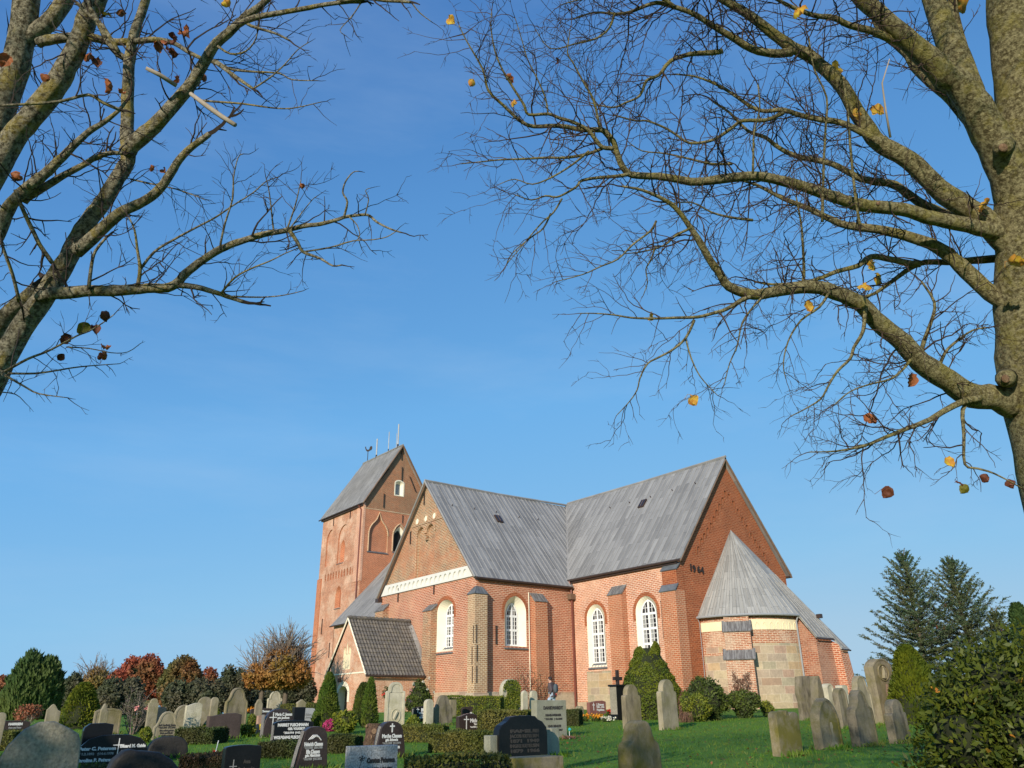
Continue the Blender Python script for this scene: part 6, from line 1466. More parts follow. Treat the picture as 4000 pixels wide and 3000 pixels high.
# flowers at the red granite stone
for nm, lb, L, R, T, B_, mt in (('orange_marigolds', 'orange marigolds under the red granite headstone', 2308, 2345, 2792, 2818, 'petal_orange'), ('white_flowers', 'cream white flowers between the red granite stone and black pedestal', 2342, 2392, 2798, 2820, 'petal_white'),
                             ('red_flowers', 'tall red flowers beside the black pedestal', 2368, 2398, 2768, 2808, 'petal_red'), ('rust_flowers', 'rust coloured flowers right of the box cube', 2268, 2300, 2790, 2818, 'petal_orange')):
    p, w, h = frame_of(L, R, T, B_); o = plant(nm, lb, 'flowers', p)
    foliage('leaves', [(0, 0, h*0.4, w*0.4, w*0.5, h*0.45)], 300, 0.07, M['shrub_green'], o); blooms('blooms', o, [(0.05+RNG.normal()*0.12, RNG.normal()*w*0.26, h*(0.55+0.35*RNG.random())) for _ in range(16)], 0.075, M[mt], 8)
p, w, h = frame_of(2030, 2078, 2768, 2806); o = plant('dry_hydrangea', 'dusky red dried hydrangea left of the square granite headstone', 'shrub', p); foliage('flower_heads', [(0, 0, h*0.5, w*0.55, w*0.5, h*0.5)], 700, 0.08, M['dry_red'], o); lump('dark_core', [(0, 0, h*0.45, w*0.5, w*0.45, h*0.45)], M['core_brown'], o)
p, w, h = frame_of(46, 172, 2750, 2836); o = plant('dry_hydrangea', 'dried hydrangea with rusty red heads behind the big grey stone', 'shrub', p)
foliage('flower_heads', [(0, -w*0.22, h*0.55, w*0.28, w*0.24, h*0.38), (0, w*0.2, h*0.62, w*0.26, w*0.24, h*0.36), (0.1, 0, h*0.75, w*0.22, w*0.2, h*0.25)], 900, 0.09, M['dry_red'], o, 0.7, 0.5); stems('stems', o, 16, h*0.7, 1.0, M['dead_wood'], 0.014)
# rose shoots against the transept
for i, (L, R, T) in enumerate(((2010, 2052, 2588), (2040, 2072, 2596), (2078, 2130, 2584), (2060, 2180, 2640))):
    p, w, h = frame_of(L, R, T, 2786); o = plant('rose_shoots', ('tall bare rose shoots left of the white rod', 'thin rose shoot with a reddish tuft near the white rod', 'leafy rose shoots before the second buttress', 'tangle of bare rose stems behind the square granite stone')[i], 'rose shoots', p + Vector((HX, HY, 0))*(1.5+0.4*i), 'rose shoots below the transept')
    stems('stems', o, (5, 4, 6, 14)[i], h, (0.25, 0.2, 0.35, 0.9)[i], M['twig'], 0.016, 3, 0.22)
    P = np.stack([RNG.normal(size=50)*w*0.25, RNG.normal(size=50)*w*0.25, h*(0.45+0.5*RNG.random(50))], 1); V, q = leaf_arrays(P, sphere_dirs(50), np.full(50, 0.085), 0.6); np_mesh('leaves', V, q, M['shrub_green'] if i != 1 else M['dry_red'], o)
blooms('red_bloom', o, [(0.2, 0.9, h*0.5)], 0.12, M['petal_red'], 12)
# ivy on the round stone
o_, w_, h_, t_ = STONES['g44']; iv = plant('ivy', 'ivy smothering the tall round headstone near the transept', 'ivy', o_.location)
n = 2000; u = (RNG.random(n)-0.5)*w_*1.05; z = RNG.random(n)*h_*0.97; ok = (np.abs(u) < w_*0.5*np.sqrt(np.clip(1-np.clip((z-h_*0.7)/(h_*0.3), 0, 1)**2, 0.02, 1)))
nzv = np.array([noise.noise(Vector((a_*2.2, b_*1.8, 0.3))) for a_, b_ in zip(u, z)]); ok &= nzv+0.25*(u/w_)+0.15 > -0.05
P = np.stack([np.full(n, t_/2+0.05)+0.06*RNG.random(n), u, z], 1)[ok]; V, q = leaf_arrays(P, sphere_dirs(len(P))+np.array([0, 0, -0.5]), 0.085*(0.7+0.6*RNG.random(len(P))), 0.75, unit(RNG.normal(size=(len(P), 3))*0.5+np.array([1, 0, 0.3]))); np_mesh('leaves', V, q, M['shrub_yellow'], iv)
m = MB()
for _ in range(22): y0 = (RNG.random()-0.5)*w_; m.tube([(t_/2+0.02, y0+0.1*noise.noise(Vector((y0, k, 0))), k*h_*0.13) for k in range(int(3+RNG.random()*4))], 0.013, 4, False)
m.build('stems', M['twig'], iv)
# --- left side shrubs
conifer_cone('juniper', 'ragged olive juniper in front of the big cypresses', 226, 412, 2668, 2846, M['shrub_yellow'], 4200, 0.15, None, 0.45, up=0.7, cat='juniper')
p, w, h = frame_of(452, 604, 2700, 2868); o = plant('bare_rose_bush', 'half bare rose bush with two pink blooms behind the ochre headstone', 'rose bush', p)
stems('stems', o, 16, h*0.85, 1.0, M['twig_grey'], 0.018, 4); foliage('foliage', [(0, 0, h*0.62, w*0.42, w*0.42, h*0.36)], 900, 0.07, M['far_dark'], o, 0.6, 0.9, 0.1, 2, 0.0)
blooms('pink_blooms', o, [(0.55, -0.1, h*0.60), (0.5, 0.25, h*0.60)], 0.10, M['petal_pink'], 14); m = MB(); m.tube([(0.1, 0.0, -0.1), (0.1, 0.08, h*0.35)], 0.05, 6); m.build('trunk', M['bark_far'], o)
shrub('evergreen_shrub', 'dark leafy shrub below the bare rose bush', 508, 592, 2772, 2862, M['dark_green'], 1800, 0.075, lobes=4)
p, w, h = frame_of(812, 850, 2936, 2968); o = plant('single_rose', 'single dark red rose on a leafy shoot beside a white stick at the lower left', 'rose', p); stems('stem', o, 3, h*1.3, 0.5, M['twig'], 0.010); P = np.stack([RNG.normal(size=40)*0.12, RNG.normal(size=40)*0.2, h*RNG.random(40)], 1); V, q = leaf_arrays(P, sphere_dirs(40), np.full(40, 0.06), 0.6); np_mesh('leaves', V, q, M['dark_green'], o); blooms('bloom', o, [(0.05, 0.0, h*1.0)], 0.06, M['petal_red'], 12)
p = on_ground(832, 2975); o = plant('plant_stick', 'thin white plant stick leaning on the grass beside the dark red rose', 'stick', p); m = MB(); m.tube([(0, 0, -0.05), (0.02, 0.06, 0.42)], 0.010, 5); m.build('rod', M['white_paint'], o)
p = on_ground(2225, 2888); o = plant('grave_marker', 'tiny turquoise pinwheel marker beside the square granite headstone', 'grave marker', p); m = MB(); m.tube([(0, 0, 0), (0, 0, 0.26)], 0.008, 4); m.build('stick', M['white_paint'], o); m = MB(); m.tube([(0, 0, 0.22), (0.02, 0.01, 0.26), (0, 0, 0.30)], [0.02, 0.05, 0.02], 6); m.build('ball', M['turquoise'], o)
P = np.stack([RNG.normal(size=70)*0.15, RNG.normal(size=70)*0.15, 0.08*RNG.random(70)], 1); V, q = leaf_arrays(P, sphere_dirs(70), np.full(70, 0.09), 0.5); np_mesh('dry_leaves', V, q, M['dry_brown'], o)
# --- right: hedge cone, spruces, laurel
conifer_cone('arborvitae', 'yellow green arborvitae behind the tall niche stone', 3438, 3690, 2520, 2826, M['yew_topiary'], 9000, 0.15, None, 0.5, r=33.5, cat='arborvitae')
def spruce(label, px, top, r, width_px, seed, lean=0.0, h_vis=None):
    p = along(px, r, top+60); h = height_at(p, px, top); o = plant('spruce', label, 'spruce', p, 'young spruces at the right'); R0 = width_at(p, px-width_px/2, px+width_px/2)/2
    rg = np.random.default_rng(seed); m = MB(); m.tube([(0, 0, -0.1), (0.04, 0, h*0.4), (0, 0.03, h*0.8), (0, 0, h)], [0.14, 0.10, 0.045, 0.015], 7); m.build('trunk', M['bark_far'], o, True)
    br = MB(); Ps, Ds, Ss = [], [], []
    z = 0.5
    def needles(p0, p1, k, s):
        d = p1-p0
        for i in range(k):
            q = p0+d*((i+rg.random())/k); Ps.append(q+Vector(rg.normal(size=3))*0.02); Ds.append(d.normalized()*0.8+Vector(rg.normal(size=3))*0.75); Ss.append(s*(0.7+0.6*rg.random()))
    while z < h*0.985:
        f = z/h; bl = R0*min(1.0, (1-f)**0.78*1.05+0.02)
        nb = 7 if f < 0.8 else 5
        a0 = rg.random()*6.28
        for k in range(nb):
            a = a0+2*pi*k/nb+rg.normal()*0.18; L_ = bl*(0.72+0.4*rg.random()); d = Vector((cos(a), sin(a), 0)); pts = [Vector((0, 0, z))]
            rise = 0.12+0.75*f+0.1*rg.normal()
            for i in range(1, 6):
                s = i/5; pts.append(Vector((0, 0, z))+d*(L_*s)+Vector((0, 0, L_*(rise*s-0.30*s*(1-f)+0.28*s*s))))
            br.tube(pts, [0.022*(1-0.8*i/5)*(0.5+0.5*L_/R0) for i in range(6)], 4, False)
            for i in range(5):
                needles(pts[i].lerp(pts[i+1], 0.0), pts[i+1], int(6+18*L_/5), 0.15)
                nt_ = max(2, int(L_*2.6))
                for _ in range(nt_):
                    b = pts[i].lerp(pts[i+1], rg.random()); sd_ = 1 if rg.random() < 0.5 else -1
                    tl = L_*0.34*(1-0.6*i/5)*(0.6+0.6*rg.random())
                    e = b+(d*0.75+Vector((-d.y, d.x, 0))*sd_*0.75+Vector((0, 0, 0.10+0.2*rg.random()))).normalized()*tl
                    br.tube([b, e], [0.008, 0.004], 3, False); needles(b, e, int(4+tl*22), 0.13)
        z += (0.26+0.10*rg.random())*(1-0.35*f)
    for k in range(4):
        a = k*1.57+seed; q0 = Vector((0, 0, h*0.965)); q1 = q0+Vector((cos(a)*0.18, sin(a)*0.18, 0.42)); br.tube([q0, q1], [0.018, 0.008], 4, False); needles(q0, q1, 10, 0.10)
    br.build('branches', M['bark_far'], o, False, None, False)
    V, q = leaf_arrays(np.array([tuple(v) for v in Ps]), np.array([tuple(v) for v in Ds]), np.array(Ss), 0.22); np_mesh('needles', V, q, M['spruce'], o)
    for k in range(10):
        a = rg.random()*6.28; zz = h*(0.45+0.4*rg.random()); rr_ = R0*(1-zz/h)**0.8*0.75; b = Vector((rr_*cos(a), rr_*sin(a), zz)); cn = MB(); cn.tube([b, b+Vector((0, 0, -0.09)), b+Vector((0, 0, -0.18))], [0.02, 0.035, 0.01], 5); cn.build('cone', M['leaf_rust'], o, True, None, False)
    return o
spruce('spruce with tall single leader, left one of the pair at the right', 3535, 2158, 39, 540, 3)
spruce('spruce with forked double leader, right one of the pair', 3722, 2186, 40, 560, 8)
spruce('low spruce top peeping out between the right spruce and the dark cypress', 3900, 2392, 39, 400, 12)
conifer_cone('dark_cypress', 'dark cypress at the right edge of the picture', 3935, 4110, 2355, 2800, M['cypress'], 4500, 0.2, None, 0.4, r=37, cat='cypress')
# big laurel bush at the right edge
lp_ = along(3880, 7.2, 2800); o = plant('laurel_bush', 'big leafy laurel bush with some orange leaves filling the lower right corner', 'bush', lp_)
ac = Vector((cos(YAW), -sin(YAW), 0)); fw = Vector((HX, HY, 0))
def lb_(x, d, z, rx, rz): q = ac*x+fw*d; return (q.x, q.y, z, rx, rx*0.9, rz)
bl = [lb_(-0.02, 0.2, 0.72, 0.60, 0.62), lb_(-0.26, 0.0, 1.10, 0.34, 0.36), lb_(0.18, 0.2, 1.42, 0.46, 0.42), lb_(0.62, 0.3, 1.44, 0.60, 0.50), lb_(1.25, 0.4, 1.3, 0.8, 0.80), lb_(-0.28, -0.15, 0.42, 0.32, 0.40), lb_(0.45, -0.25, 0.55, 0.62, 0.56), lb_(0.2, -0.1, 1.08, 0.5, 0.46), lb_(-0.10, 0.2, 1.34, 0.30, 0.28), lb_(0.9, -0.2, 0.8, 0.7, 0.7)]
foliage('foliage', bl, 30000, 0.056, M['laurel'], o, 0.42, 0.42, 0.15, 2.4, 0.5, 0.02, 1.0)
foliage('orange_leaves', bl, 90, 0.07, M['leaf_orange'], o, 0.5, 0.12); lump('dark_core', bl, M['core'], o, 0.56)
stems('stems', o, 16, 1.0, 1.0, M['twig'], 0.011, 4)
# --- far trees on the left
def crown_tree(name, label, L, R, top, r, mat, n, size, blobs, trunk=True, cat='tree', group='autumn trees beyond the churchyard', twigs=0, twigmat='twig_grey', base_z=0.0, trunks=1, core=True, hole=0.22):
    p, w, h = frame_of(L, R, top, None, r); o = plant(name, label, cat, p, group)
    ax_d = Vector((-p.y, p.x, 0)).normalized()*-1
    bl = []
    for (x, z, rx, rz) in blobs: q = ax_d*(x*w); bl.append((q.x+RNG.normal()*0.1*w*0.3, q.y, z*h, rx*w, rx*w*0.85, rz*h))
    if core and name == 'far_tree':
        for _ in range(9):
            b0 = bl[int(RNG.random()*len(blobs))]; d_ = RNG.normal(size=3); d_ /= np.linalg.norm(d_); d_[2] = abs(d_[2])*0.9-0.15
            k_ = 0.22+0.16*RNG.random(); bl.append((b0[0]+d_[0]*b0[3]*0.85, b0[1]+d_[1]*b0[4]*0.85, b0[2]+d_[2]*b0[5]*0.9, b0[3]*k_*1.3, b0[4]*k_*1.3, b0[5]*k_))
    foliage('crown', bl, int(n*3.0), size*0.52, mat, o, 0.6 if name != 'cypress' else 0.35, 0.50, 0.1 if name != 'cypress' else 1.3, 2.2, hole, base_z*h, 0.9 if name != 'cypress' else 0.45)
    if core: lump('dark_core', bl, M['core'], o, 0.70)
    for k in range(trunks if trunk else 0):
        q = ax_d*((k-(trunks-1)/2)*w*0.32); m = MB(); m.tube([(q.x, q.y, -0.2), (q.x, q.y, h*0.25), (q.x*0.8, q.y*0.8, h*0.55)], [0.2, 0.15, 0.08], 7); m.build('trunk', M['bark_far'], o, True)
    if twigs:
        m = MB()
        for _ in range(twigs):
            b = bl[int(RNG.random()*len(bl))]; d = Vector(RNG.normal(size=3)); d.z = abs(d.z)+0.9; d.normalize()
            p0 = Vector(b[:3])+Vector((d.x*b[3]*0.6, d.y*b[4]*0.6, d.z*b[5]*0.6)); l_ = 0.14*h*(0.6+0.8*RNG.random()); pts = [p0]
            for i in range(4): d = (d+Vector(RNG.normal(size=3))*0.16).normalized(); pts.append(pts[-1]+d*(l_*0.6))
            m.tube(pts, [0.035, 0.028, 0.022, 0.016, 0.010], 3, False)
            for i in (1, 2, 3):
                e = (d+Vector(RNG.normal(size=3))*0.5).normalized(); m.tube([pts[i], pts[i]+e*l_*0.5], [0.018, 0.008], 3, False)
        m.build('twigs', M[twigmat], o, False, None, False)
    return o
crown_tree('cypress', 'huge dark green cypress with two rounded tops at the left', 10, 258, 2548, 52, M['cypress'], 9500, 0.55, [(-0.12, 0.42, 0.36, 0.50), (-0.10, 0.70, 0.22, 0.30), (0.14, 0.45, 0.36, 0.46), (0.18, 0.64, 0.22, 0.28), (0.36, 0.32, 0.16, 0.34), (-0.34, 0.25, 0.18, 0.28)], False, 'cypress', None, hole=0.5)
crown_tree('far_tree', 'small brownish tree at the far left edge behind the cypress', -60, 50, 2640, 75, M['far_red'], 1500, 0.4, [(0, 0.6, 0.45, 0.4)])
crown_tree('far_tree', 'yellow tree with grey bare top left of the red tree', 288, 460, 2588, 80, M['far_yellow'], 3000, 0.42, [(0, 0.58, 0.40, 0.30), (-0.2, 0.42, 0.3, 0.3), (0.2, 0.42, 0.3, 0.3)], twigs=150)
crown_tree('far_tree', 'greenish brown tree between the cypress and the yellow tree', 236, 330, 2622, 74, M['far_dark'], 1800, 0.4, [(0, 0.55, 0.45, 0.42)])
crown_tree('far_tree', 'rusty red tree, reddest on the left', 412, 660, 2556, 70, M['far_red'], 6200, 0.42, [(-0.06, 0.70, 0.28, 0.28), (0.14, 0.72, 0.26, 0.28), (-0.28, 0.45, 0.24, 0.30), (0.26, 0.48, 0.28, 0.36), (0, 0.4, 0.36, 0.36)])
crown_tree('far_tree', 'mixed green and rusty tree right of the red tree', 614, 800, 2562, 66, M['far_mixed'], 5600, 0.42, [(0, 0.62, 0.40, 0.36), (-0.22, 0.45, 0.30, 0.36), (0.24, 0.42, 0.30, 0.38)])
crown_tree('far_tree', 'dull red low tree beside the mixed tree', 760, 862, 2602, 72, M['far_red'], 2400, 0.40, [(0, 0.5, 0.46, 0.46)])
crown_tree('far_tree', 'green dark shrubbery below the mixed tree', 640, 880, 2650, 58, M['far_dark'], 4600, 0.34, [(-0.25, 0.45, 0.28, 0.5), (0.05, 0.5, 0.3, 0.5), (0.33, 0.45, 0.22, 0.5)], False, 'shrubbery')
crown_tree('far_tree', 'green hedge like shrubbery below the yellow and red trees', 380, 570, 2640, 60, M['far_dark'], 3600, 0.34, [(-0.2, 0.45, 0.34, 0.5), (0.2, 0.45, 0.34, 0.5)], False, 'shrubbery')
crown_tree('far_tree', 'sombre conifer group left of the orange tree', 838, 972, 2600, 62, M['far_dark'], 3600, 0.34, [(-0.15, 0.5, 0.30, 0.5), (0.2, 0.45, 0.34, 0.48)], False, 'conifer group')
crown_tree('orange_tree', 'orange leaved linden with bare upper twigs beside the tower', 932, 1222, 2480, 56, M['far_orange'], 6500, 0.34, [(0.05, 0.60, 0.32, 0.22), (-0.22, 0.46, 0.26, 0.16), (0.26, 0.50, 0.24, 0.20), (0.06, 0.44, 0.40, 0.14), (0.14, 0.72, 0.18, 0.16)], True, 'tree', None, 330, 'twig_grey', 0.28, 2, False, 0.05)
crown_tree('far_tree', 'dark conifers behind the orange tree at the foot of the tower', 1090, 1230, 2640, 70, M['far_dark'], 3000, 0.36, [(-0.2, 0.5, 0.34, 0.5), (0.25, 0.55, 0.30, 0.48)], False, 'conifer group')
crown_tree('far_tree', 'low dark hedge trees across the gap under the orange crown', 930, 1110, 2672, 78, M['far_dark'], 2400, 0.36, [(-0.25, 0.45, 0.34, 0.55), (0.2, 0.45, 0.36, 0.55)], False, 'shrubbery')
crown_tree('far_tree', 'low shrubbery closing the horizon at the far left', -120, 260, 2690, 85, M['far_dark'], 3000, 0.45, [(-0.3, 0.45, 0.3, 0.5), (0.0, 0.45, 0.3, 0.5), (0.3, 0.45, 0.3, 0.5)], False, 'shrubbery')
# --- grass tufts round the stones and scattered blades, fallen leaves
Ps = []
for k_, (o_, w_, h_, t_) in STONES.items():
    n = 70 if o_.location.length > 9 else 0
    c = np.array(o_.location); u = (RNG.random(n)-0.5)*(w_+0.3); x = np.where(RNG.random(n) < 0.7, t_/2+0.04+0.14*np.abs(RNG.normal(size=n)), -t_/2-0.05)
    Ps.append(np.stack([c[0]+x, c[1]+u, np.zeros(n)], 1))
n = 26000; s_ = 11+26*RNG.random(n)**0.9; t2 = (RNG.random(n)-0.5)*1.35*s_
Ps.append(np.stack([s_*HX+t2*HY, s_*HY-t2*HX, np.zeros(n)], 1))
P = np.concatenate(Ps); P[:, 2] = [ground_z(a_, b_) for a_, b_ in P[:, :2]]
keep = np.ones(len(P), bool); L_ = 0.05+0.05*RNG.random(len(P)); L_[:-n] += 0.07; P[:, 2] += L_*0.35
V, q = leaf_arrays(P, RNG.normal(size=(len(P), 3))*0.5+np.array([0, 0, 1.0]), L_*1.3, 0.16); go_ = np_mesh('grass_blades', V, q, M['blade']); tag(go_, 'longer grass blades on the lawn and round the feet of the headstones', 'grass', None, 'stuff')
n = 1100; s_ = 10+22*RNG.random(n); t2 = (RNG.random(n)*0.75-0.12)*s_*0.9; P = np.stack([s_*HX+t2*HY, s_*HY-t2*HX, np.zeros(n)], 1); P[:, 2] = [ground_z(a_, b_)+0.035 for a_, b_ in P[:, :2]]
V, q = leaf_arrays(P, RNG.normal(size=(n, 3))*np.array([1, 1, 0.15]), np.full(n, 0.07), 0.75, unit(RNG.normal(size=(n, 3))*0.3+np.array([0, 0, 1]))); fl_ = np_mesh('fallen_leaves', V, q, M['fallen']); tag(fl_, 'brown fallen leaves scattered on the lawn', 'leaves', None, 'stuff')
# ---------------------------------------------------------------- the two bare lindens framing the view
def smooth_path(pts, k=3):
    out = []
    n = len(pts)
    for i in range(n-1):
        p0, p1, p2, p3 = pts[max(0, i-1)], pts[i], pts[i+1], pts[min(n-1, i+2)]
        for j in range(k):
            t_ = j/k
            out.append(tuple(0.5*((2*b)+(-a+c)*t_+(2*a-5*b+4*c-d)*t_*t_+(-a+3*b-3*c+d)*t_**3) for a, b, c, d in zip(p0, p1, p2, p3)))
    out.append(tuple(pts[-1])); return out
def limb3d(px, d0, d1, r0, r1, k=3, pw=1.0):
    """pixel polyline at depths d0..d1, half widths r0..r1 pixels -> 3-D points and radii"""
    m = len(px); q = []
    cum = [0.0]
    for a, b in zip(px, px[1:]): cum.append(cum[-1]+math.hypot(b[0]-a[0], b[1]-a[1]))
    for i, (x, y) in enumerate(px):
        f = cum[i]/cum[-1]; q.append((x, y, d0+(d1-d0)*f, r0+(r1-r0)*f**pw))
    pts, rr = [], []
    for x, y, d, r in smooth_path(q, k):
        pts.append(at(x, y, d)); rr.append(max(0.0016, r*d/F))
    return pts, rr
class Twigs:
    """side shoots in three orders, grown in 3-D along a limb"""
    def __init__(s, seed, view): s.rg = random.Random(seed); s.mb = MB(); s.view = view; s.tips = []
    def side(s, t, T, flat):
        n = Vector((s.rg.gauss(0, 1), s.rg.gauss(0, 1), s.rg.gauss(0, 1)))
        n = n - T*n.dot(T); n = n - s.view*(n.dot(s.view)*flat)
        return n.normalized() if n.length > 1e-4 else Vector((0, 0, 1))
    def shoot(s, p, d, L, r, lev, kids, zig, droop=0.0):
        rg = s.rg; step = 0.045 if lev > 1 else 0.03
        k = max(2, int(L/step)); pts = [p]; sgn = 1 if rg.random() < 0.5 else -1
        zn = s.side(0, d, 0.5)
        for i in range(k):
            d = (d + zn*(sgn*zig*(0.5+rg.random())) + Vector((rg.gauss(0, .09), rg.gauss(0, .09), rg.gauss(0, .09)-droop))).normalized()
            sgn = -sgn if rg.random() < 0.75 else sgn
            pts.append(pts[-1]+d*(L/k))
        s.mb.tube(pts, [r*(1-0.62*i/k) for i in range(k+1)], 4 if r > 0.004 else 3, False)
        if lev > 0:
            nk = kids[lev]*L; nk = int(nk)+(1 if rg.random() < nk-int(nk) else 0)
            for _ in range(nk):
                i = min(k-1, int(k*(0.12+0.88*rg.random()))); T = (pts[i+1]-pts[i]).normalized()
                a = rad(rg.uniform(28, 68)); nd = T*cos(a)+s.side(0, T, 0.45)*sin(a)
                s.shoot(pts[i].lerp(pts[i+1], rg.random()), nd, L*rg.uniform(0.22, 0.55), max(0.0018, r*rg.uniform(0.48, 0.70)), lev-1, kids, zig, droop)
        if lev == 0: s.tips.append(pts[-1])
    def limb(s, pts, rr, per_m, Lr, kids, zig=0.22, rmax=0.06, lev=2, start=0.0, droop=0.0, rs=0.55):
        rg = s.rg; tot = sum((b-a).length for a, b in zip(pts, pts[1:])); acc = 0.0
        for i in range(len(pts)-1):
            seg = pts[i+1]-pts[i]; l_ = seg.length; f = acc/tot; acc += l_
            if l_ < 1e-6 or f < start: continue
            n = per_m*l_*(1.0 if rr[i] < rmax else 0.30); n = int(n)+(1 if rg.random() < n-int(n) else 0)
            T = seg.normalized()
            for _ in range(n):
                a = rad(rg.uniform(30, 75)); d = T*cos(a)+s.side(0, T, 0.45)*sin(a)
                r = min(rr[i]*rs, 0.0075)*rg.uniform(0.6, 1.0)
                s.shoot(pts[i].lerp(pts[i+1], rg.random()), d, rg.uniform(*Lr)*(1.0-0.35*f), max(0.0029, r), lev, kids, zig, droop)
        s.shoot(pts[-1], (pts[-1]-pts[-2]).normalized(), rg.uniform(*Lr)*0.4, rr[-1], lev-1, kids, zig, droop)
def rough_limb(mb, pts, rr, n):
    """a limb with slightly lumpy bark"""
    o = len(mb.v); mb.tube(pts, rr, n)
    for i in range(o, len(mb.v)):
        v = Vector(mb.v[i]); ring = min(len(pts)-1, (i-o)//n); c = pts[ring]; r = rr[ring]
        if r > 0.012:
            k = 1+0.13*noise.noise(v*(0.55/r))+0.06*noise.noise(v*(2.2/r))
            mb.v[i] = tuple(c+(v-c)*k)
def tip_near(tips, px, py):
    best = None
    for p in tips:
        v = p-EYE; z = v.dot(FWD)
        if z < 1: continue
        q = (CX+F*v.dot(RIGHT)/z-px)**2+(CY-F*v.dot(UP)/z-py)**2
        if best is None or q < best[0]: best = (q, p, z)
    return best
def hanging_leaf(parent, px, py, d, size, mat, seed, curl=0.5, tips=()):
    """one withered leaf: a curled heart-shaped blade on a stalk"""
    rg = random.Random(seed); near = tip_near(tips, px, py); d = near[2] if near else d; s = size*d/F; here = at(px, py, d)
    n, w = 8, 7; vs = []; s *= 1.0
    ax_ = Vector((rg.gauss(0, .6), rg.gauss(0, .6), -0.8)).normalized(); sd_ = ax_.cross(Vector((rg.gauss(0, 1), rg.gauss(0, 1), rg.gauss(0, .4)))).normalized(); nn = ax_.cross(sd_)
    for i in range(n+1):
        f = i/n; wd = s*0.52*(sin(pi*min(1, f*0.92+0.08))**0.75)*(1-0.25*f)
        for j in range(w):
            u = j/(w-1)*2-1
            vs.append(ax_*(s*(f-0.5))+sd_*(u*wd)+nn*(s*curl*(0.35*u*u*(1 if seed % 2 else -1)+0.30*(f-0.5)**2*2)+s*0.07*rg.gauss(0, 1)))
    m = MB(); m.add(vs, [(i*w+j, i*w+j+1, (i+1)*w+j+1, (i+1)*w+j) for i in range(n) for j in range(w-1)])
    if near:                                                # the stalk runs from the blade to the nearest twig tip
        tp = near[1]-here; m.tube([ax_*(-s*0.5), ax_*(-s*0.6)*0.6+tp*0.4+Vector((0, 0, s*0.15)), tp], max(0.0012, s*0.018), 3, False)
    o = m.build('leaf', M[mat], None, True, None, False)
    o.parent = parent; o.location = here-parent.location
    return o
VIEW = Vector((HX, HY, 0.35)).normalized()
# ---- right linden
rbase = at(4230, 2900, 6.0); rbase = Vector((rbase.x, rbase.y, 0.0))
rt = empty('linden_tree', rbase, 'bare grey green linden at the right edge with a dense crown of fine twigs', 'tree', 'lindens framing the view')
def rel(parent, name, mb, mat, smooth=True):
    mb.v = [tuple(Vector(v)-parent.location) for v in mb.v]; o = mb.build(name, mat, None, smooth, None, False); o.parent = parent; return o
TR = 6.0
tw_r = Twigs(21, VIEW)
m = MB()
pts, rr = limb3d([(4310, 2990), (4255, 2500), (4172, 2000), (4110, 1750), (4040, 1480), (4020, 1200), (4010, 950), (4010, 740), (4005, 500), (3988, 300), (3962, 120), (3942, -60), (3900, -400)], TR, TR, 172, 72, 3)
pts = [Vector((pts[0].x, pts[0].y, -0.2))]+pts; rr = [rr[0]*1.15]+rr
rough_limb(m, pts, rr, 18)
for x, y, r_ in ((3925, 1478, 26), (3915, 575, 28)):
    p_ = at(x, y, TR-0.22); q_ = at(x+6, y, TR-0.10); m.tube([q_, p_], [r_*1.5*TR/F, r_*TR/F], 12)
rel(rt, 'trunk', m, M['bark_linden'])
m = MB()
for x, y, r_ in ((3927, 1480, 17), (3918, 578, 18), (3430, 795, 8)):
    m = MB(); p_ = at(x, y, TR-0.235 if x > 3500 else 5.5); m.tube([p_, p_-VIEW*0.012], [r_*TR/F, r_*0.8*TR/F], 12); rel(rt, 'knot_hole', m, M['cut_wood'])

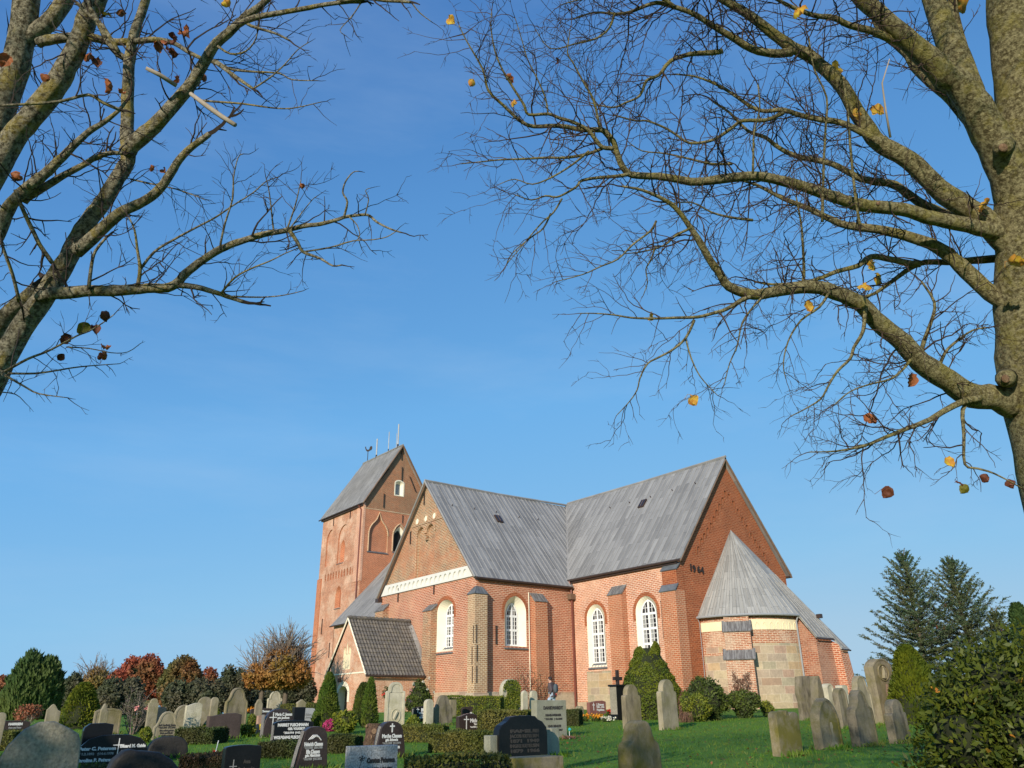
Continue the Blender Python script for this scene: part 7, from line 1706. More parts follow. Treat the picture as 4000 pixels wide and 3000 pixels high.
RL = [  # pixels, depth start, depth end, half width start, end, shoots per metre, shoot lengths, start fraction
 ([(3960, 1590), (3885, 1552), (3798, 1545), (3704, 1487), (3596, 1415), (3523, 1335), (3436, 1263), (3364, 1190), (3292, 1154), (3205, 1125), (3125, 1122), (3039, 1136), (2945, 1151), (2850, 1121), (2804, 1058), (2775, 1018), (2735, 949), (2695, 886), (2645, 819), (2596, 781), (2510, 743), (2430, 728)], 6.0, 5.0, 54, 4, 15, (.15, .5), .12),
 ([(4000, 1240), (3940, 1190), (3870, 1147), (3776, 1060), (3704, 995), (3632, 952), (3523, 916), (3415, 894), (3306, 880), (3234, 851), (3160, 815), (3060, 776), (2952, 721), (2870, 700)], 6.0, 6.3, 38, 4, 15, (.15, .5), .1),
 ([(3990, 1010), (3910, 930), (3831, 846), (3695, 760), (3614, 684), (3549, 624), (3451, 570), (3413, 537), (3343, 434), (3288, 336), (3207, 255), (3153, 212), (3093, 184), (3017, 130), (2936, 65), (2854, 16), (2760, -40)], 6.0, 6.0, 50, 14, 13, (.15, .5), .1),
 ([(3093, 205), (3017, 208), (2936, 190), (2854, 141), (2800, 110), (2754, 81), (2699, 49), (2618, 22), (2564, 11), (2510, 27), (2455, 49), (2401, 54), (2320, 49), (2240, 75)], 6.0, 5.7, 17, 2.5, 16, (.15, .5), .05),
 ([(3975, 925), (3890, 905), (3820, 890), (3695, 863), (3614, 846), (3532, 819), (3424, 808), (3343, 797), (3261, 770), (3180, 743), (3071, 711), (2963, 689), (2854, 694), (2726, 711), (2645, 700), (2564, 689), (2499, 686), (2455, 678), (2423, 635), (2406, 586), (2396, 553), (2363, 515), (2336, 507), (2271, 507), (2184, 491), (2086, 494), (2032, 472), (1967, 412), (1907, 353), (1886, 271), (1821, 157), (1793, 98)], 6.0, 4.9, 34, 2, 15, (.13, .45), .1),
 ([(2396, 580), (2352, 575), (2325, 543), (2293, 505), (2238, 477), (2184, 461), (2141, 445), (2065, 448), (2048, 412), (2021, 369), (1994, 326), (1962, 271), (1934, 201), (1918, 109), (1921, 43)], 5.1, 4.8, 9, 2, 12, (.1, .35), .05),
 ([(2352, 580), (2293, 602), (2211, 616), (2130, 616), (2048, 621), (1956, 624), (1880, 632), (1800, 640)], 5.1, 4.9, 7, 2, 14, (.1, .35), .05),
 ([(2455, 681), (2401, 689), (2336, 694), (2271, 705), (2254, 727), (2211, 754), (2173, 770), (2130, 765), (2075, 781), (2010, 760)], 5.2, 4.9, 8, 2, 14, (.1, .35), .05),
 ([(2195, 776), (2162, 830), (2124, 863), (2090, 900), (2040, 960), (1980, 1030)], 5.0, 4.9, 4, 1.6, 12, (.1, .28), 0),
 ([(2344, 505), (2330, 434), (2314, 380), (2282, 326), (2238, 244), (2217, 206), (2227, 114)], 5.1, 5.0, 6, 2, 14, (.1, .35), 0),
 ([(2141, 445), (2130, 380), (2095, 300), (2060, 230), (2040, 160), (2012, 70)], 5.0, 4.9, 4, 1.6, 12, (.1, .3), 0),
 ([(3780, 850), (3722, 846), (3614, 803), (3549, 760), (3494, 722), (3435, 711), (3370, 700), (3315, 673), (3250, 640), (3180, 624), (3104, 608), (3039, 575), (2990, 537), (2920, 510), (2850, 440), (2790, 400)], 6.2, 6.6, 22, 4, 15, (.15, .5), .05),
 ([(3440, 560), (3413, 542), (3343, 505), (3277, 477), (3207, 467), (3126, 450), (3060, 429), (2990, 434), (2936, 418), (2865, 369), (2800, 331), (2720, 300), (2640, 290)], 5.9, 6.2, 14, 3, 15, (.15, .45), .05),
 ([(3060, 440), (2990, 470), (2900, 472), (2851, 505), (2781, 548), (2694, 559), (2640, 526), (2596, 499), (2526, 472), (2482, 472), (2400, 450)], 6.0, 5.6, 9, 3, 15, (.12, .42), .05),
 ([(3985, 790), (3915, 620), (3840, 470), (3749, 330), (3695, 300), (3620, 222), (3532, 146), (3451, 70), (3370, 0), (3290, -80)], 6.0, 5.8, 84, 24, 9, (.15, .5), .2),
 ([(3790, 400), (3749, 260), (3695, 136), (3646, 0), (3600, -120)], 6.0, 6.2, 62, 34, 8, (.15, .5), .2),
 ([(3800, 330), (3770, 230), (3735, 100), (3715, -30)], 6.2, 6.4, 26, 16, 10, (.15, .5), .2),
 ([(3540, 170), (3478, 152), (3397, 119), (3315, 98), (3261, 71), (3180, 60), (3100, 30), (3020, -10)], 5.9, 5.6, 17, 6, 14, (.15, .45), .05),
 ([(3870, 580), (3804, 488), (3722, 390), (3646, 325), (3576, 260), (3549, 217), (3500, 170), (3440, 120), (3400, 20)], 6.3, 6.6, 32, 12, 10, (.15, .5), .1),
 ([(3830, 1556), (3769, 1567), (3704, 1596), (3632, 1639), (3559, 1668), (3451, 1711), (3379, 1740), (3270, 1762), (3162, 1766)], 5.8, 5.3, 14, 2, 12, (.12, .40), .1),
 ([(3800, 1555), (3762, 1600), (3766, 1700), (3769, 1813), (3820, 1830), (3885, 1850), (3993, 1907)], 5.8, 5.5, 9, 2, 9, (.1, .35), .1),
 ([(3379, 1205), (3371, 1292), (3335, 1357), (3321, 1400), (3270, 1451), (3234, 1509), (3205, 1559), (3140, 1600), (3090, 1625)], 5.5, 5.2, 9, 2, 13, (.12, .4), .05),
 ([(3900, 1010), (3805, 1017), (3704, 1024), (3617, 1024), (3559, 1046), (3487, 1097), (3415, 1147), (3350, 1165)], 6.2, 6.3, 17, 5, 13, (.12, .4), .1),
 ([(3590, 1031), (3559, 1031), (3465, 1010), (3400, 1003), (3350, 1039), (3270, 1060), (3198, 1089), (3125, 1104), (3017, 1111), (2950, 1100)], 6.2, 5.9, 14, 4, 14, (.12, .4), .05),
 ([(3135, 1110), (3140, 1060), (3136, 960), (3129, 872), (3110, 770)], 5.6, 5.5, 7, 3, 12, (.1, .35), .05),
 ([(3294, 300), (3310, 420), (3321, 570), (3337, 732), (3352, 840), (3359, 879)], 5.0, 5.1, 5, 6, 8, (.1, .3), 0),
 ([(3212, 868), (3215, 740), (3218, 624), (3225, 500), (3229, 380), (3180, 270), (3160, 150)], 5.2, 5.0, 6, 3, 9, (.1, .3), 0),
 ([(2941, 678), (2943, 600), (2946, 515), (2968, 423), (2960, 330)], 5.4, 5.3, 5, 2.5, 10, (.1, .3), 0),
 ([(2930, 1160), (2895, 1172), (2838, 1207), (2781, 1224), (2724, 1238), (2638, 1241), (2552, 1244), (2466, 1241), (2397, 1230), (2323, 1224), (2265, 1224)], 5.1, 4.8, 9, 2, 14, (.1, .36), .05),
 ([(2712, 1250), (2678, 1321), (2626, 1367), (2569, 1398), (2529, 1421), (2500, 1476), (2489, 1522), (2460, 1567), (2409, 1622)], 4.9, 4.8, 6, 1.6, 10, (.1, .28), .05),
 ([(2678, 1321), (2701, 1401), (2735, 1470), (2781, 1522), (2804, 1545)], 4.9, 4.8, 4, 1.6, 10, (.1, .26), 0),
 ([(2563, 863), (2540, 903), (2472, 955), (2414, 1012), (2346, 1041), (2277, 1072), (2168, 1101)], 5.0, 4.8, 5, 1.6, 11, (.1, .3), 0),
 ([(2563, 960), (2540, 1018), (2523, 1052), (2529, 1104), (2512, 1155)], 5.0, 4.9, 4, 1.6, 9, (.08, .25), 0),
 ([(2151, 834), (2122, 892), (2076, 926), (2002, 989), (1973, 1046)], 5.0, 4.9, 4, 1.6, 11, (.08, .28), 0),
 ([(2820, 200), (2781, 206), (2694, 212), (2618, 239), (2575, 293), (2526, 315), (2499, 374), (2444, 401), (2390, 420), (2300, 400)], 5.9, 5.6, 11, 2, 15, (.12, .42), 0),
 ([(2700, 890), (2640, 920), (2590, 960), (2500, 985), (2440, 990)], 5.1, 5.0, 6, 2, 14, (.12, .35), 0),
 ([(3000, 1140), (2950, 1190), (2900, 1260), (2880, 1350), (2850, 1420), (2830, 1500)], 5.2, 5.0, 5, 1.8, 12, (.12, .36), 0),
 ([(3240, 1140), (3200, 1200), (3130, 1250), (3080, 1330), (3060, 1420), (3070, 1480)], 5.4, 5.2, 6, 1.8, 13, (.12, .38), 0),
 ([(3560, 1400), (3530, 1440), (3480, 1480), (3400, 1500), (3320, 1530), (3260, 1580)], 5.6, 5.3, 6, 1.8, 13, (.12, .38), 0),
 ([(3660, 1460), (3690, 1380), (3740, 1330), (3800, 1290), (3850, 1280)], 5.9, 5.8, 8, 3, 13, (.12, .38), 0),
 ([(3590, 1410), (3610, 1330), (3640, 1250), (3650, 1180), (3600, 1100)], 5.8, 5.8, 10, 4, 12, (.12, .38), 0),
 ([(2400, 54), (2380, 110), (2330, 150), (2250, 170), (2150, 190), (2090, 112)], 5.7, 5.5, 5, 1.6, 14, (.12, .4), 0),
 ([(2640, 30), (2560, -20), (2450, -40), (2350, -10), (2260, 0), (2190, 20)], 5.8, 5.6, 8, 2, 15, (.12, .4), 0),
 ([(2300, 590), (2240, 640), (2160, 690), (2080, 720), (2010, 700), (1950, 720)], 5.0, 4.9, 5, 1.6, 12, (.1, .34), 0),
 ([(2860, 640), (2780, 640), (2690, 620), (2600, 600), (2510, 590), (2460, 560)], 5.6, 5.5, 6, 2, 15, (.12, .4), 0),
 ([(2940, 860), (2860, 850), (2780, 830), (2700, 790), (2600, 800)], 5.5, 5.3, 6, 2, 14, (.12, .4), 0),
]
for px, d0, d1, r0, r1, pm, Lr, st in RL:
    pts, rr = limb3d(px, d0, d1, r0, r1, 3, 0.85 if r0 > 20 else 1.0)
    m = MB(); rough_limb(m, pts, rr, 12 if r0 > 25 else 8 if r0 > 10 else 5)
    rel(rt, 'limb', m, M['bark_linden'])
    tw_r.limb(pts, rr, pm*1.1, (Lr[0]*1.6, Lr[1]*1.8), (0, 12, 8), 0.27, 0.05, 2, st, 0.012)
rel(rt, 'twigs', tw_r.mb, M['twig'], False)
m = MB(); m.tube([at(3478, 537, 5.2), at(3459, 423, 5.2), at(3446, 325, 5.2), at(3475, 230, 5.2)], [5*5.2/F, 4*5.2/F, 3*5.2/F, 2*5.2/F], 5); rel(rt, 'dead_stick', m, M['dead_wood'])
for i, (x, y, s_, mt) in enumerate(((1764, 80, 44, 'leaf_orange'), (1844, 322, 34, 'leaf_yellow'), (1990, 310, 44, 'leaf_brown'), (2003, 402, 34, 'leaf_orange'), (2180, 237, 30, 'leaf_rust'), (3120, 40, 66, 'leaf_orange'), (3262, 268, 64, 'leaf_orange'), (3363, 445, 62, 'leaf_yellow'),
        (3427, 433, 56, 'leaf_orange'), (3745, 18, 78, 'leaf_yellow'), (3962, 535, 58, 'leaf_yellow'), (3732, 765, 52, 'leaf_orange'), (3846, 802, 58, 'leaf_yellow'), (3970, 1026, 62, 'leaf_orange'), (3408, 1036, 46, 'leaf_orange'), (3437, 1092, 58, 'leaf_orange'), (3380, 1118, 62, 'leaf_yellow'),
        (3158, 1200, 46, 'leaf_yellow'), (2540, 1237, 40, 'leaf_orange'), (2705, 1560, 52, 'leaf_yellow'), (3560, 1485, 56, 'leaf_brown'), (3398, 1640, 54, 'leaf_brown'), (3463, 1924, 52, 'leaf_rust'), (3708, 1808, 46, 'leaf_orange'), (3845, 1869, 40, 'leaf_rust'), (3945, 1887, 42, 'leaf_rust'), (3767, 1912, 42, 'leaf_green'), (3750, 1885, 30, 'leaf_rust'))):
    hanging_leaf(rt, x, y, 4.7 if x < 2600 else 5.0, s_, mt, 100+i, 0.45, tw_r.tips)
# ---- left linden
lbase = at(-420, 2700, 5.6); lbase = Vector((lbase.x, lbase.y, 0.0))
lt = empty('linden_tree', lbase, 'bare linden at the left edge with pale lichen spotted limbs and few curled brown leaves', 'tree', 'lindens framing the view')
tw_l = Twigs(33, VIEW)
TL = 5.2
m = MB()
pts, rr = limb3d([(-430, 2500), (-330, 2060), (-200, 1760), (-90, 1580), (0, 1424)], TL+0.3, TL, 84, 48, 3); p0 = Vector((pts[0].x, pts[0].y, -0.2))
rough_limb(m, [p0, p0.lerp(pts[0], .5)]+pts, [rr[0]*1.3, rr[0]*1.1]+rr, 16); rel(lt, 'trunk', m, M['bark_left'])
LL = [
 ([(-30, 1465), (0, 1424), (81, 1288), (163, 1174), (228, 1071), (282, 979), (325, 898), (369, 833), (412, 776), (461, 694), (494, 640), (502, 597), (496, 530), (497, 461), (499, 380), (502, 298), (507, 217), (520, 150), (532, 108), (559, 33), (580, -40)], 5.2, 5.4, 46, 15, 5, (.12, .42), .08),
 ([(495, 600), (515, 570), (570, 521), (624, 472), (694, 391), (749, 326), (787, 260), (836, 181), (872, 145), (930, 94), (966, 58), (1010, 29), (1060, -20)], 5.3, 5.0, 32, 12, 5, (.12, .4), .1),
 ([(925, 98), (995, 69), (1089, 51), (1176, 36), (1270, 18), (1364, 7), (1412, 8)], 5.0, 4.9, 12, 7, 5, (.1, .3), .1),
 ([(1330, 4), (1430, -6), (1500, 2), (1560, 5), (1606, 8)], 4.9, 4.8, 7, 6, 3, (.1, .22), .2),
 ([(1606, 8), (1640, 50), (1690, 88)], 4.8, 4.8, 3, 1.6, 0, (.1, .2), 0),
 ([(1408, 14), (1385, 50), (1365, 75), (1328, 118), (1352, 140)], 4.9, 4.85, 3, 1.5, 10, (.06, .14), 0),
 ([(300, 985), (390, 903), (466, 835), (515, 808), (570, 781), (624, 738), (667, 678), (700, 624), (749, 575), (800, 538), (818, 522)], 5.2, 5.0, 26, 11, 6, (.12, .4), .1),
 ([(150, 1160), (201, 1147), (271, 1142), (353, 1136), (434, 1136), (515, 1131), (597, 1125), (651, 1125), (694, 1104), (722, 1071), (776, 1028), (841, 984), (900, 957), (945, 941), (1032, 915), (1111, 901), (1184, 883), (1249, 876), (1321, 857), (1350, 847), (1415, 839), (1444, 843), (1473, 868), (1524, 894), (1567, 908)], 5.2, 4.9, 26, 3, 7, (.1, .36), .06),
 ([(680, 1112), (760, 1120), (841, 1142), (909, 1165), (952, 1179)], 5.1, 5.0, 13, 8, 4, (.1, .3), .1),
 ([(862, 1147), (916, 1085), (981, 1049), (1053, 1020), (1111, 991), (1162, 970)], 5.0, 4.95, 5, 1.8, 11, (.08, .22), 0),
 ([(909, 1158), (1017, 1161), (1104, 1154), (1184, 1136)], 5.0, 4.95, 4, 1.6, 10, (.06, .18), 0),
 ([(1130, 902), (1140, 915), (1162, 948), (1184, 984), (1249, 1009), (1299, 1038), (1335, 1035)], 4.9, 4.85, 9, 3, 8, (.08, .24), .1),
 ([(1184, 984), (1292, 966), (1379, 941), (1451, 937), (1509, 926), (1545, 905)], 4.9, 4.85, 4, 1.8, 9, (.07, .2), .05),
 ([(1343, 850), (1357, 789), (1339, 753), (1350, 709), (1379, 673), (1404, 669)], 4.9, 4.85, 5, 2, 6, (.06, .16), 0),
 ([(1425, 842), (1440, 780), (1428, 745), (1445, 735)], 4.9, 4.85, 3, 1.5, 12, (.06, .14), 0),
 ([(1365, 848), (1395, 880), (1405, 920), (1390, 942)], 4.9, 4.87, 3, 1.6, 8, (.06, .14), 0),
 ([(537, 1125), (548, 1055), (537, 974), (526, 898), (504, 849)], 5.1, 5.0, 9, 3, 9, (.1, .3), 0),
 ([(542, 1060), (602, 984), (678, 936), (759, 892), (841, 849), (909, 803), (988, 753), (1039, 709), (1089, 691)], 5.1, 5.0, 6, 2, 12, (.1, .32), 0),
 ([(347, 1130), (358, 1033), (374, 979), (418, 925)], 5.1, 5.1, 8, 5, 9, (.1, .3), 0),
 ([(862, 975), (862, 948), (880, 868), (909, 774), (912, 695), (930, 615), (952, 601)], 5.0, 4.95, 5, 2, 11, (.08, .26), 0),
 ([(1075, 908), (1068, 897), (1053, 760), (1039, 695)], 4.95, 4.9, 4, 1.8, 12, (.08, .24), 0),
 ([(1120, 900), (1126, 883), (1155, 796), (1176, 702)], 4.95, 4.9, 4, 1.8, 14, (.08, .26), 0),
 ([(1130, 895), (1180, 830), (1220, 780), (1240, 765)], 4.95, 4.9, 3, 1.6, 12, (.08, .2), 0),
 ([(110, -60), (92, 108), (60, 260), (22, 380), (-11, 488), (-60, 650), (-150, 900)], 5.6, 5.6, 46, 58, 6, (.15, .5), 0),
 ([(400, -50), (372, 15), (347, 54), (309, 163), (260, 260), (217, 336), (141, 434), (70, 515), (22, 597), (-30, 690), (-160, 900)], 5.4, 5.5, 34, 52, 6, (.15, .5), 0),
 ([(100, 160), (125, 136), (179, 98), (228, 43), (260, -10), (290, -70)], 5.6, 5.6, 34, 28, 7, (.12, .4), .1),
 ([(150, 168), (184, 157), (271, 146), (353, 146), (434, 163), (515, 163), (597, 155), (678, 168), (732, 201), (787, 228), (850, 250), (900, 290)], 5.5, 5.2, 20, 5, 7, (.12, .4), .05),
 ([(-40, 960), (0, 895), (33, 814), (81, 759), (136, 711), (190, 667), (244, 613), (304, 553), (353, 510), (407, 477), (461, 434), (490, 400)], 5.0, 4.9, 30, 6, 8, (.1, .36), .05),
 ([(90, 790), (108, 770), (190, 721), (260, 678), (325, 645), (369, 618), (423, 599), (480, 598)], 5.0, 5.1, 18, 8, 8, (.1, .36), .05),
 ([(-60, 1380), (0, 1277), (43, 1212), (98, 1169), (150, 1120)], 5.4, 5.3, 34, 26, 5, (.1, .3), 0),
 ([(490, 230), (440, 190), (400, 120), (360, 40), (330, -20)], 5.4, 5.3, 13, 9, 8, (.1, .36), 0),
 ([(465, 205), (400, 100), (350, 60), (300, 10)], 5.0, 5.0, 9, 7, 8, (.1, .36), 0),
 ([(20, 1450), (108, 1402), (179, 1375), (244, 1342), (304, 1310), (347, 1294), (400, 1262), (445, 1229)], 4.8, 4.7, 6, 2, 9, (.07, .24), 0),
 ([(33, 1459), (136, 1459), (217, 1448), (282, 1437), (353, 1429), (466, 1421)], 4.8, 4.7, 5, 1.6, 9, (.07, .22), 0),
 ([(20, 1466), (98, 1511), (152, 1538), (266, 1554)], 4.8, 4.7, 5, 1.8, 9, (.07, .2), 0),
 ([(260, 1356), (347, 1361), (434, 1378), (499, 1375), (548, 1342)], 4.8, 4.7, 3, 1.4, 6, (.06, .16), 0),
 ([(-20, 1530), (60, 1540), (100, 1575)], 4.8, 4.75, 3, 1.4, 8, (.06, .16), 0),
 ([(60, 740), (87, 811), (125, 892), (157, 957), (206, 1028)], 4.9, 5.1, 8, 9, 9, (.1, .34), 0),
 ([(0, 900), (11, 963), (49, 1071), (76, 1180)], 4.9, 5.1, 6, 7, 9, (.1, .34), 0),
 ([(845, 238), (894, 268), (974, 279), (1089, 286), (1140, 311), (1241, 315)], 5.05, 4.9, 6, 1.8, 9, (.08, .26), 0),
 ([(836, 239), (916, 297), (988, 347)], 5.05, 4.95, 9, 6, 6, (.08, .24), 0),
 ([(988, 347), (1053, 304), (1111, 253), (1162, 195), (1205, 166)], 4.95, 4.9, 4, 1.6, 11, (.07, .22), 0),
 ([(955, 80), (981, 101), (1075, 130), (1133, 159)], 5.0, 4.95, 7, 4, 11, (.08, .28), 0),
 ([(770, 390), (800, 394), (945, 405), (1053, 420), (1140, 423), (1256, 398)], 5.1, 4.95, 5, 1.8, 8, (.07, .22), 0),
 ([(850, 180), (900, 210), (960, 200), (1000, 150), (1010, 80)], 5.05, 5.0, 5, 2, 13, (.08, .3), 0),
 ([(0, 412), (136, 405), (240, 395), (345, 370), (400, 400), (470, 430)], 4.6, 4.8, 5, 7, 6, (.08, .26), 0),
 ([(510, 700), (600, 720), (700, 742), (800, 780)], 5.2, 5.1, 4, 1.6, 10, (.08, .3), 0),
]
for px, d0, d1, r0, r1, pm, Lr, st in LL:
    pts, rr = limb3d(px, d0, d1, r0, r1, 3)
    m = MB(); rough_limb(m, pts, rr, 14 if r0 > 25 else 8 if r0 > 10 else 5); rel(lt, 'limb', m, M['bark_left'])
    tw_l.limb(pts, rr, pm*(1.9 if px[0][0] < 620 and px[0][1] < 1000 else 1.2), (Lr[0]*1.3, Lr[1]*1.5), (0, 10, 8), 0.22, 0.05, 2, st, 0.0)
rel(lt, 'twigs', tw_l.mb, M['twig_left'], False)
m = MB(); m.tube([at(570, 266, 5.0), at(624, 293, 5.05), at(690, 335, 5.1)], [7*5/F, 9*5/F, 9*5/F], 7); rel(lt, 'dead_branch', m, M['dead_wood'])
m = MB(); m.tube([at(745, 366, 5.1), at(814, 418, 5.0), at(868, 456, 5.0), at(919, 488, 4.95)], [8*5/F, 10*5/F, 10*5/F, 9*5/F], 7); rel(lt, 'dead_branch', m, M['dead_wood'])
for i, (x, y, s_, mt) in enumerate(((20, 240, 66, 'leaf_brown'), (612, 182, 50, 'leaf_brown'), (648, 168, 50, 'leaf_brown'), (690, 152, 58, 'leaf_rust'), (725, 130, 62, 'leaf_brown'), (668, 212, 60, 'leaf_rust'), (415, 335, 62, 'leaf_brown'), (335, 218, 46, 'leaf_brown'), (176, 300, 42, 'leaf_brown'), (700, 312, 44, 'leaf_brown'),
        (765, 318, 48, 'leaf_brown'), (800, 300, 40, 'leaf_brown'), (330, 1287, 62, 'leaf_green'), (268, 1326, 56, 'leaf_rust'), (372, 1288, 48, 'leaf_rust'), (418, 1238, 50, 'leaf_rust'), (412, 1360, 46, 'leaf_brown'), (418, 1392, 44, 'leaf_brown'), (388, 1390, 34, 'leaf_rust'), (55, 690, 52, 'leaf_brown'), (1180, 728, 26, 'leaf_brown'),
        (375, 250, 50, 'leaf_rust'), (415, 52, 46, 'leaf_orange'), (478, 56, 40, 'leaf_brown'), (238, 1395, 36, 'leaf_rust'), (600, 660, 30, 'leaf_brown'), (642, 668, 34, 'leaf_brown'), (470, 362, 36, 'leaf_brown'), (880, 8, 44, 'leaf_orange'))):
    hanging_leaf(lt, x, y, 4.75, s_*0.88, mt, 300+i, 0.9, tw_l.tips)
# ---- the crowns go on above the picture; like the unseen trees added beside the viewpoint they shade the near graves
def st_pos(s_, t_): x, y = s_*HX + t_*HY, s_*HY - t_*HX; return Vector((x, y, ground_z(x, y)))
def upper_crown(tree, spots, n, seed):
    rg = np.random.default_rng(seed); Ps = []
    for s_, t_, z_, r_ in spots:
        c = st_pos(s_, t_); k = n//len(spots); P = rg.normal(size=(k, 3))*np.array([r_, r_, r_*0.55])*0.5+np.array([c.x, c.y, z_]); Ps.append(P)
    P = np.concatenate(Ps)-np.array(tree.location); D = rg.normal(size=P.shape)*np.array([1, 1, 0.8])
    V, q = leaf_arrays(P, D, 0.25+0.35*rg.random(len(P)), 0.035); np_mesh('upper_twigs', V, q, M['twig'], tree)
upper_crown(rt, [(2.2, 2.0, 8.2, 2.4), (3.0, 4.0, 8.6, 2.6), (1.0, 0.2, 7.8, 2.0), (2.0, 5.5, 9.0, 2.6)], 3500, 5)
upper_crown(lt, [(2.0, -3.0, 8.0, 2.4), (1.5, -5.0, 8.0, 2.6), (2.4, -1.2, 8.4, 2.0), (1.0, -7.5, 7.6, 2.6)], 4500, 6)
def shade_tree(s_, t_, h, cw, n, seed):  # unseen tree, added for the shade it throws on the foreground
    o = empty('linden_tree', st_pos(s_, t_), 'unseen leafy linden added beside the viewpoint to shade the near graves', 'tree', 'shade trees added beside the viewpoint')
    m = MB(); m.tube([(0, 0, -0.2), (0, 0, h*0.3), (0.1, 0, h*0.6)], [0.32, 0.24, 0.1], 9); m.build('trunk', M['bark_linden'], o, True)
    rg = np.random.default_rng(seed); bl = [(rg.normal()*cw*0.22, rg.normal()*cw*0.22, h*(0.45+0.4*rg.random()), cw*0.36, cw*0.36, h*0.18) for _ in range(6)]
    foliage('crown', bl, n, 0.16, M['far_orange'], o, 0.7, 0.9, 0.0, 2.0, 0.6)
for a_ in ((-6, -9.5, 10.0, 5.5, 5000, 1), (-4, -13.5, 8.5, 5.0, 5000, 2), (-7.5, -5.8, 9.2, 4.2, 2600, 3)): shade_tree(*a_)
for s_, t_, h_, w_ in ((0.5, -9.0, 4.6, 2.4), (2.5, -10.6, 4.8, 2.6), (4.8, -11.8, 4.8, 2.6), (7.5, -13.2, 4.8, 2.6)):  # unseen yews, added to keep the lower left graves in shade
    c = st_pos(s_, t_); o = empty('shade_yew', c, 'broad unseen yew added at the left to shade the near graves', 'yew', 'shade yews added beside the viewpoint')
    bl = [(0, 0, h_*0.42, w_*0.5, w_*0.5, h_*0.44), (0.1, 0, h_*0.66, w_*0.36, w_*0.36, h_*0.32)]; foliage('foliage', bl, 1500, 0.2, M['dark_green'], o); lump('dark_core', bl, M['core'], o, 0.9)
# ---------------------------------------------------------------- the walker by the choir
def skin_body(name, joints, bones, mat, parent, sub=2):
    """joints: name -> (position, radius); one continuous skinned surface"""
    ks = list(joints); me = bpy.data.meshes.new(name)
    me.from_pydata([joints[k][0] for k in ks], [(ks.index(a), ks.index(b)) for a, b in bones], [])
    o = bpy.data.objects.new(name, me); COL.objects.link(o)
    sk = o.modifiers.new('skin', 'SKIN'); sk.use_smooth_shade = True
    for i, k in enumerate(ks):
        r = joints[k][1]; me.skin_vertices[0].data[i].radius = r if isinstance(r, tuple) else (r, r)
    me.skin_vertices[0].data[0].use_root = True
    s = o.modifiers.new('sub', 'SUBSURF'); s.levels = s.render_levels = sub
    bpy.context.view_layer.update()
    nm = bpy.data.meshes.new_from_object(o.evaluated_get(bpy.context.evaluated_depsgraph_get())); nm.name = name
    bpy.data.objects.remove(o); bpy.data.meshes.remove(me)
    nm.materials.clear(); nm.materials.append(mat)
    nm.polygons.foreach_set('use_smooth', [True]*len(nm.polygons))
    o = bpy.data.objects.new(name, nm); COL.objects.link(o); o.parent = parent
    return o
pw = along(2160, 44.5)
PH = height_at(pw, 2160, 2645)
sc_ = PH/1.74
# walks towards picture left and a little away; local +x = forward
fwd_az = YAW+rad(-62)
person = empty('person', pw, 'walker in a dark jacket and pale blue jeans passing the choir wall with head lowered', 'person', None, pi/2-fwd_az)
person.scale = (sc_, sc_, sc_)
J = {'pelvis': ((0, 0, 0.93), (0.13, 0.15)), 'waist': ((0.02, 0, 1.08), (0.12, 0.145)), 'chest': ((0.05, 0, 1.28), (0.13, 0.17)), 'neckb': ((0.08, 0, 1.46), (0.075, 0.085)), 'neck': ((0.12, 0, 1.53), 0.055), 'head': ((0.155, 0, 1.62), (0.085, 0.075)), 'crown': ((0.165, 0, 1.68), (0.075, 0.07)),
     'nose': ((0.255, 0, 1.585), 0.016), 'chin': ((0.215, 0, 1.535), 0.03)}
B = [('pelvis', 'waist'), ('waist', 'chest'), ('chest', 'neckb'), ('neckb', 'neck'), ('neck', 'head'), ('head', 'crown'), ('head', 'nose'), ('neck', 'chin')]
for sd_, n_ in ((1, 'l'), (-1, 'r')):
    st_ = 0.26*sd_
    J.update({'sh'+n_: ((0.06, 0.185*sd_, 1.40), 0.065), 'el'+n_: ((-0.02-0.05*sd_, 0.235*sd_, 1.13), 0.045), 'wr'+n_: ((0.12-0.06*sd_, 0.21*sd_, 0.93), 0.03), 'pa'+n_: ((0.16-0.06*sd_, 0.205*sd_, 0.86), (0.03, 0.018)),
              'hip'+n_: ((0.02, 0.09*sd_, 0.88), 0.095), 'kn'+n_: ((0.10+st_*0.55, 0.095*sd_, 0.50), 0.06), 'an'+n_: ((st_*1.05-0.04, 0.10*sd_, 0.10 if sd_ > 0 else 0.14), 0.04), 'toe'+n_: ((st_*1.05+0.14, 0.11*sd_, 0.035 if sd_ > 0 else 0.04), 0.032)})
    B += [('chest', 'sh'+n_), ('sh'+n_, 'el'+n_), ('el'+n_, 'wr'+n_), ('wr'+n_, 'pa'+n_), ('pelvis', 'hip'+n_), ('hip'+n_, 'kn'+n_), ('kn'+n_, 'an'+n_), ('an'+n_, 'toe'+n_)]
    for fi, (dy, dz, L_) in enumerate(((0.026, 0.0, .07), (0.009, 0, .08), (-0.009, 0, .075), (-0.026, 0, .06))):
        J['f%s%d' % (n_, fi)] = ((0.18-0.06*sd_+0.012*fi-0.03, 0.205*sd_-0.01*sd_, 0.86-L_), 0.008); B.append(('pa'+n_, 'f%s%d' % (n_, fi)))
        J['f%s%d' % (n_, fi)] = ((0.155-0.06*sd_+dy, 0.20*sd_, 0.845-L_), 0.008)
    J['th'+n_] = ((0.205-0.06*sd_, 0.185*sd_, 0.83), 0.009); B.append(('wr'+n_, 'th'+n_))
skin_body('body', J, B, M['skin'], person)
Jk = {k: (v[0], tuple(x+0.022 for x in (v[1] if isinstance(v[1], tuple) else (v[1], v[1])))) for k, v in J.items() if k in ('pelvis', 'waist', 'chest', 'neckb', 'shl', 'ell', 'wrl', 'shr', 'elr', 'wrr')}
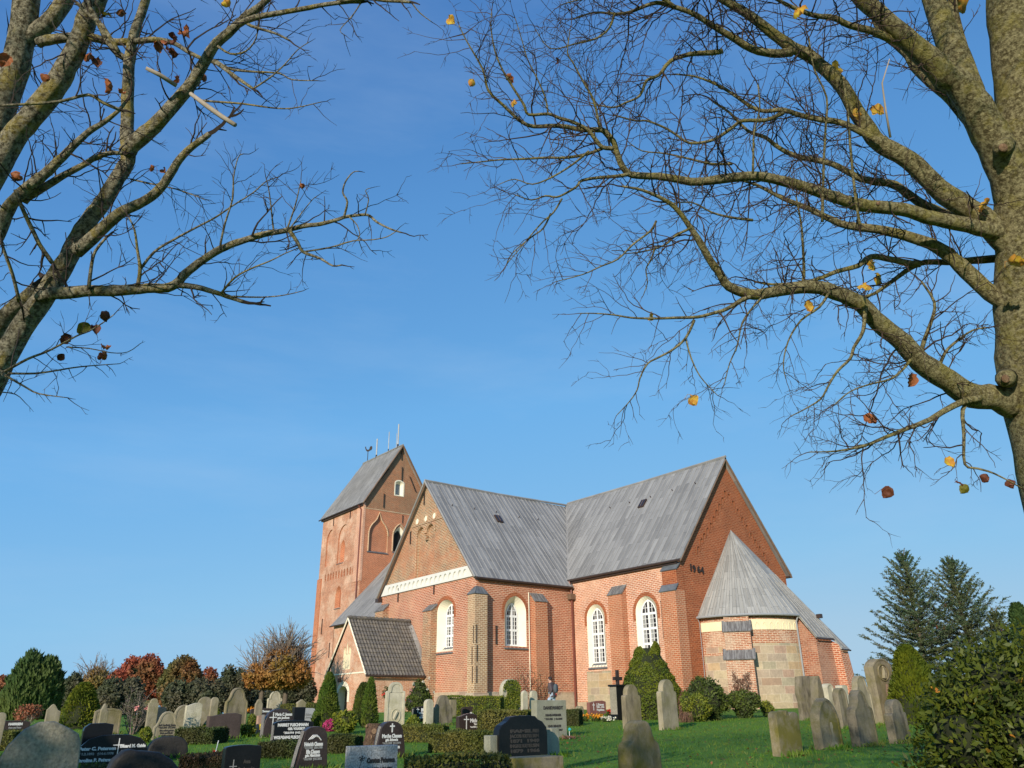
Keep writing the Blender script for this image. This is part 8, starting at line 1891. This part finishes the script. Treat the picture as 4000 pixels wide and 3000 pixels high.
Jk['hem'] = ((0.0, 0, 0.84), (0.155, 0.185)); Jk['pelvis'] = ((0, 0, 0.95), (0.15, 0.18))
skin_body('jacket', Jk, [('hem', 'pelvis')] + [b for b in B if b[0] in Jk and b[1] in Jk], M['jacket'], person)
Jl = {k: (J[k][0], tuple(x+0.016 for x in (J[k][1] if isinstance(J[k][1], tuple) else (J[k][1], J[k][1])))) for k in ('pelvis', 'hipl', 'knl', 'anl', 'hipr', 'knr', 'anr')}
Jl['pelvis'] = ((0, 0, 0.90), (0.13, 0.15))
skin_body('jeans', Jl, [b for b in B if b[0] in Jl and b[1] in Jl], M['jeans'], person)
for n_ in 'lr': skin_body('shoe', {'an': (J['an'+n_][0], 0.05), 'toe': ((J['toe'+n_][0][0]+0.03, J['toe'+n_][0][1], J['toe'+n_][0][2]+0.01), 0.042)}, [('an', 'toe')], M['shoe'], person)
m = MB()
for i in range(9):
    for j in range(18):
        th = pi*i/8; a = 2*pi*j/18; x, y, z = 0.115*sin(th)*cos(a), 0.10*sin(th)*sin(a), 0.115*cos(th)
        if x > 0.045 and z < 0.035: x, z = 0.045, max(z, 0.03)
        m.v.append((0.135+x-0.01, y, 1.665+z*0.95 if z > -0.05 else 1.62))
m.f = [(i*18+j, i*18+(j+1) % 18, (i+1)*18+(j+1) % 18, (i+1)*18+j) for i in range(8) for j in range(18)]
m.build('hair', M['hair'], person, True, None, False)
for sd_ in (1, -1):
    m = MB(); m.tube([(0.232, 0.03*sd_, 1.617), (0.240, 0.03*sd_, 1.617)], 0.011, 7); m.build('eye', M['hair'], person)
    m = MB(); m.tube([(0.135, 0.078*sd_, 1.59), (0.135, 0.088*sd_, 1.615), (0.14, 0.082*sd_, 1.64)], 0.014, 5); m.build('ear', M['skin'], person)
m = MB(); m.tube([(0.243, -0.02, 1.553), (0.248, 0, 1.553), (0.243, 0.02, 1.553)], 0.006, 4); m.build('mouth', M['granite_red'], person)
bp = empty('rucksack', pw, 'small grey blue rucksack worn on the back of the walker', 'rucksack', None, pi/2-fwd_az); bp.scale = (sc_, sc_, sc_)
m = MB(); N_ = 14
for i in range(N_+1):
    th = pi*i/N_
    for j in range(16):
        a = 2*pi*j/16; sx = abs(cos(a))**0.6*(1 if cos(a) > 0 else -1); sy = abs(sin(a))**0.6*(1 if sin(a) > 0 else -1)
        m.v.append((-0.19+0.10*sx*sin(th)**0.55, 0.145*sy*sin(th)**0.55, 1.20+0.215*cos(th)))
m.f = [(i*16+j, i*16+(j+1) % 16, (i+1)*16+(j+1) % 16, (i+1)*16+j) for i in range(N_) for j in range(16)]
m.build('bag', M['rucksack'], bp, True, None, False)
for sd_ in (1, -1):
    m = MB(); m.tube([(-0.12, 0.10*sd_, 1.38), (0.0, 0.11*sd_, 1.49), (0.15, 0.11*sd_, 1.42), (0.20, 0.12*sd_, 1.28), (0.10, 0.17*sd_, 1.10), (-0.1, 0.12*sd_, 1.04)], 0.018, 5); m.build('strap', M['hair'], bp)
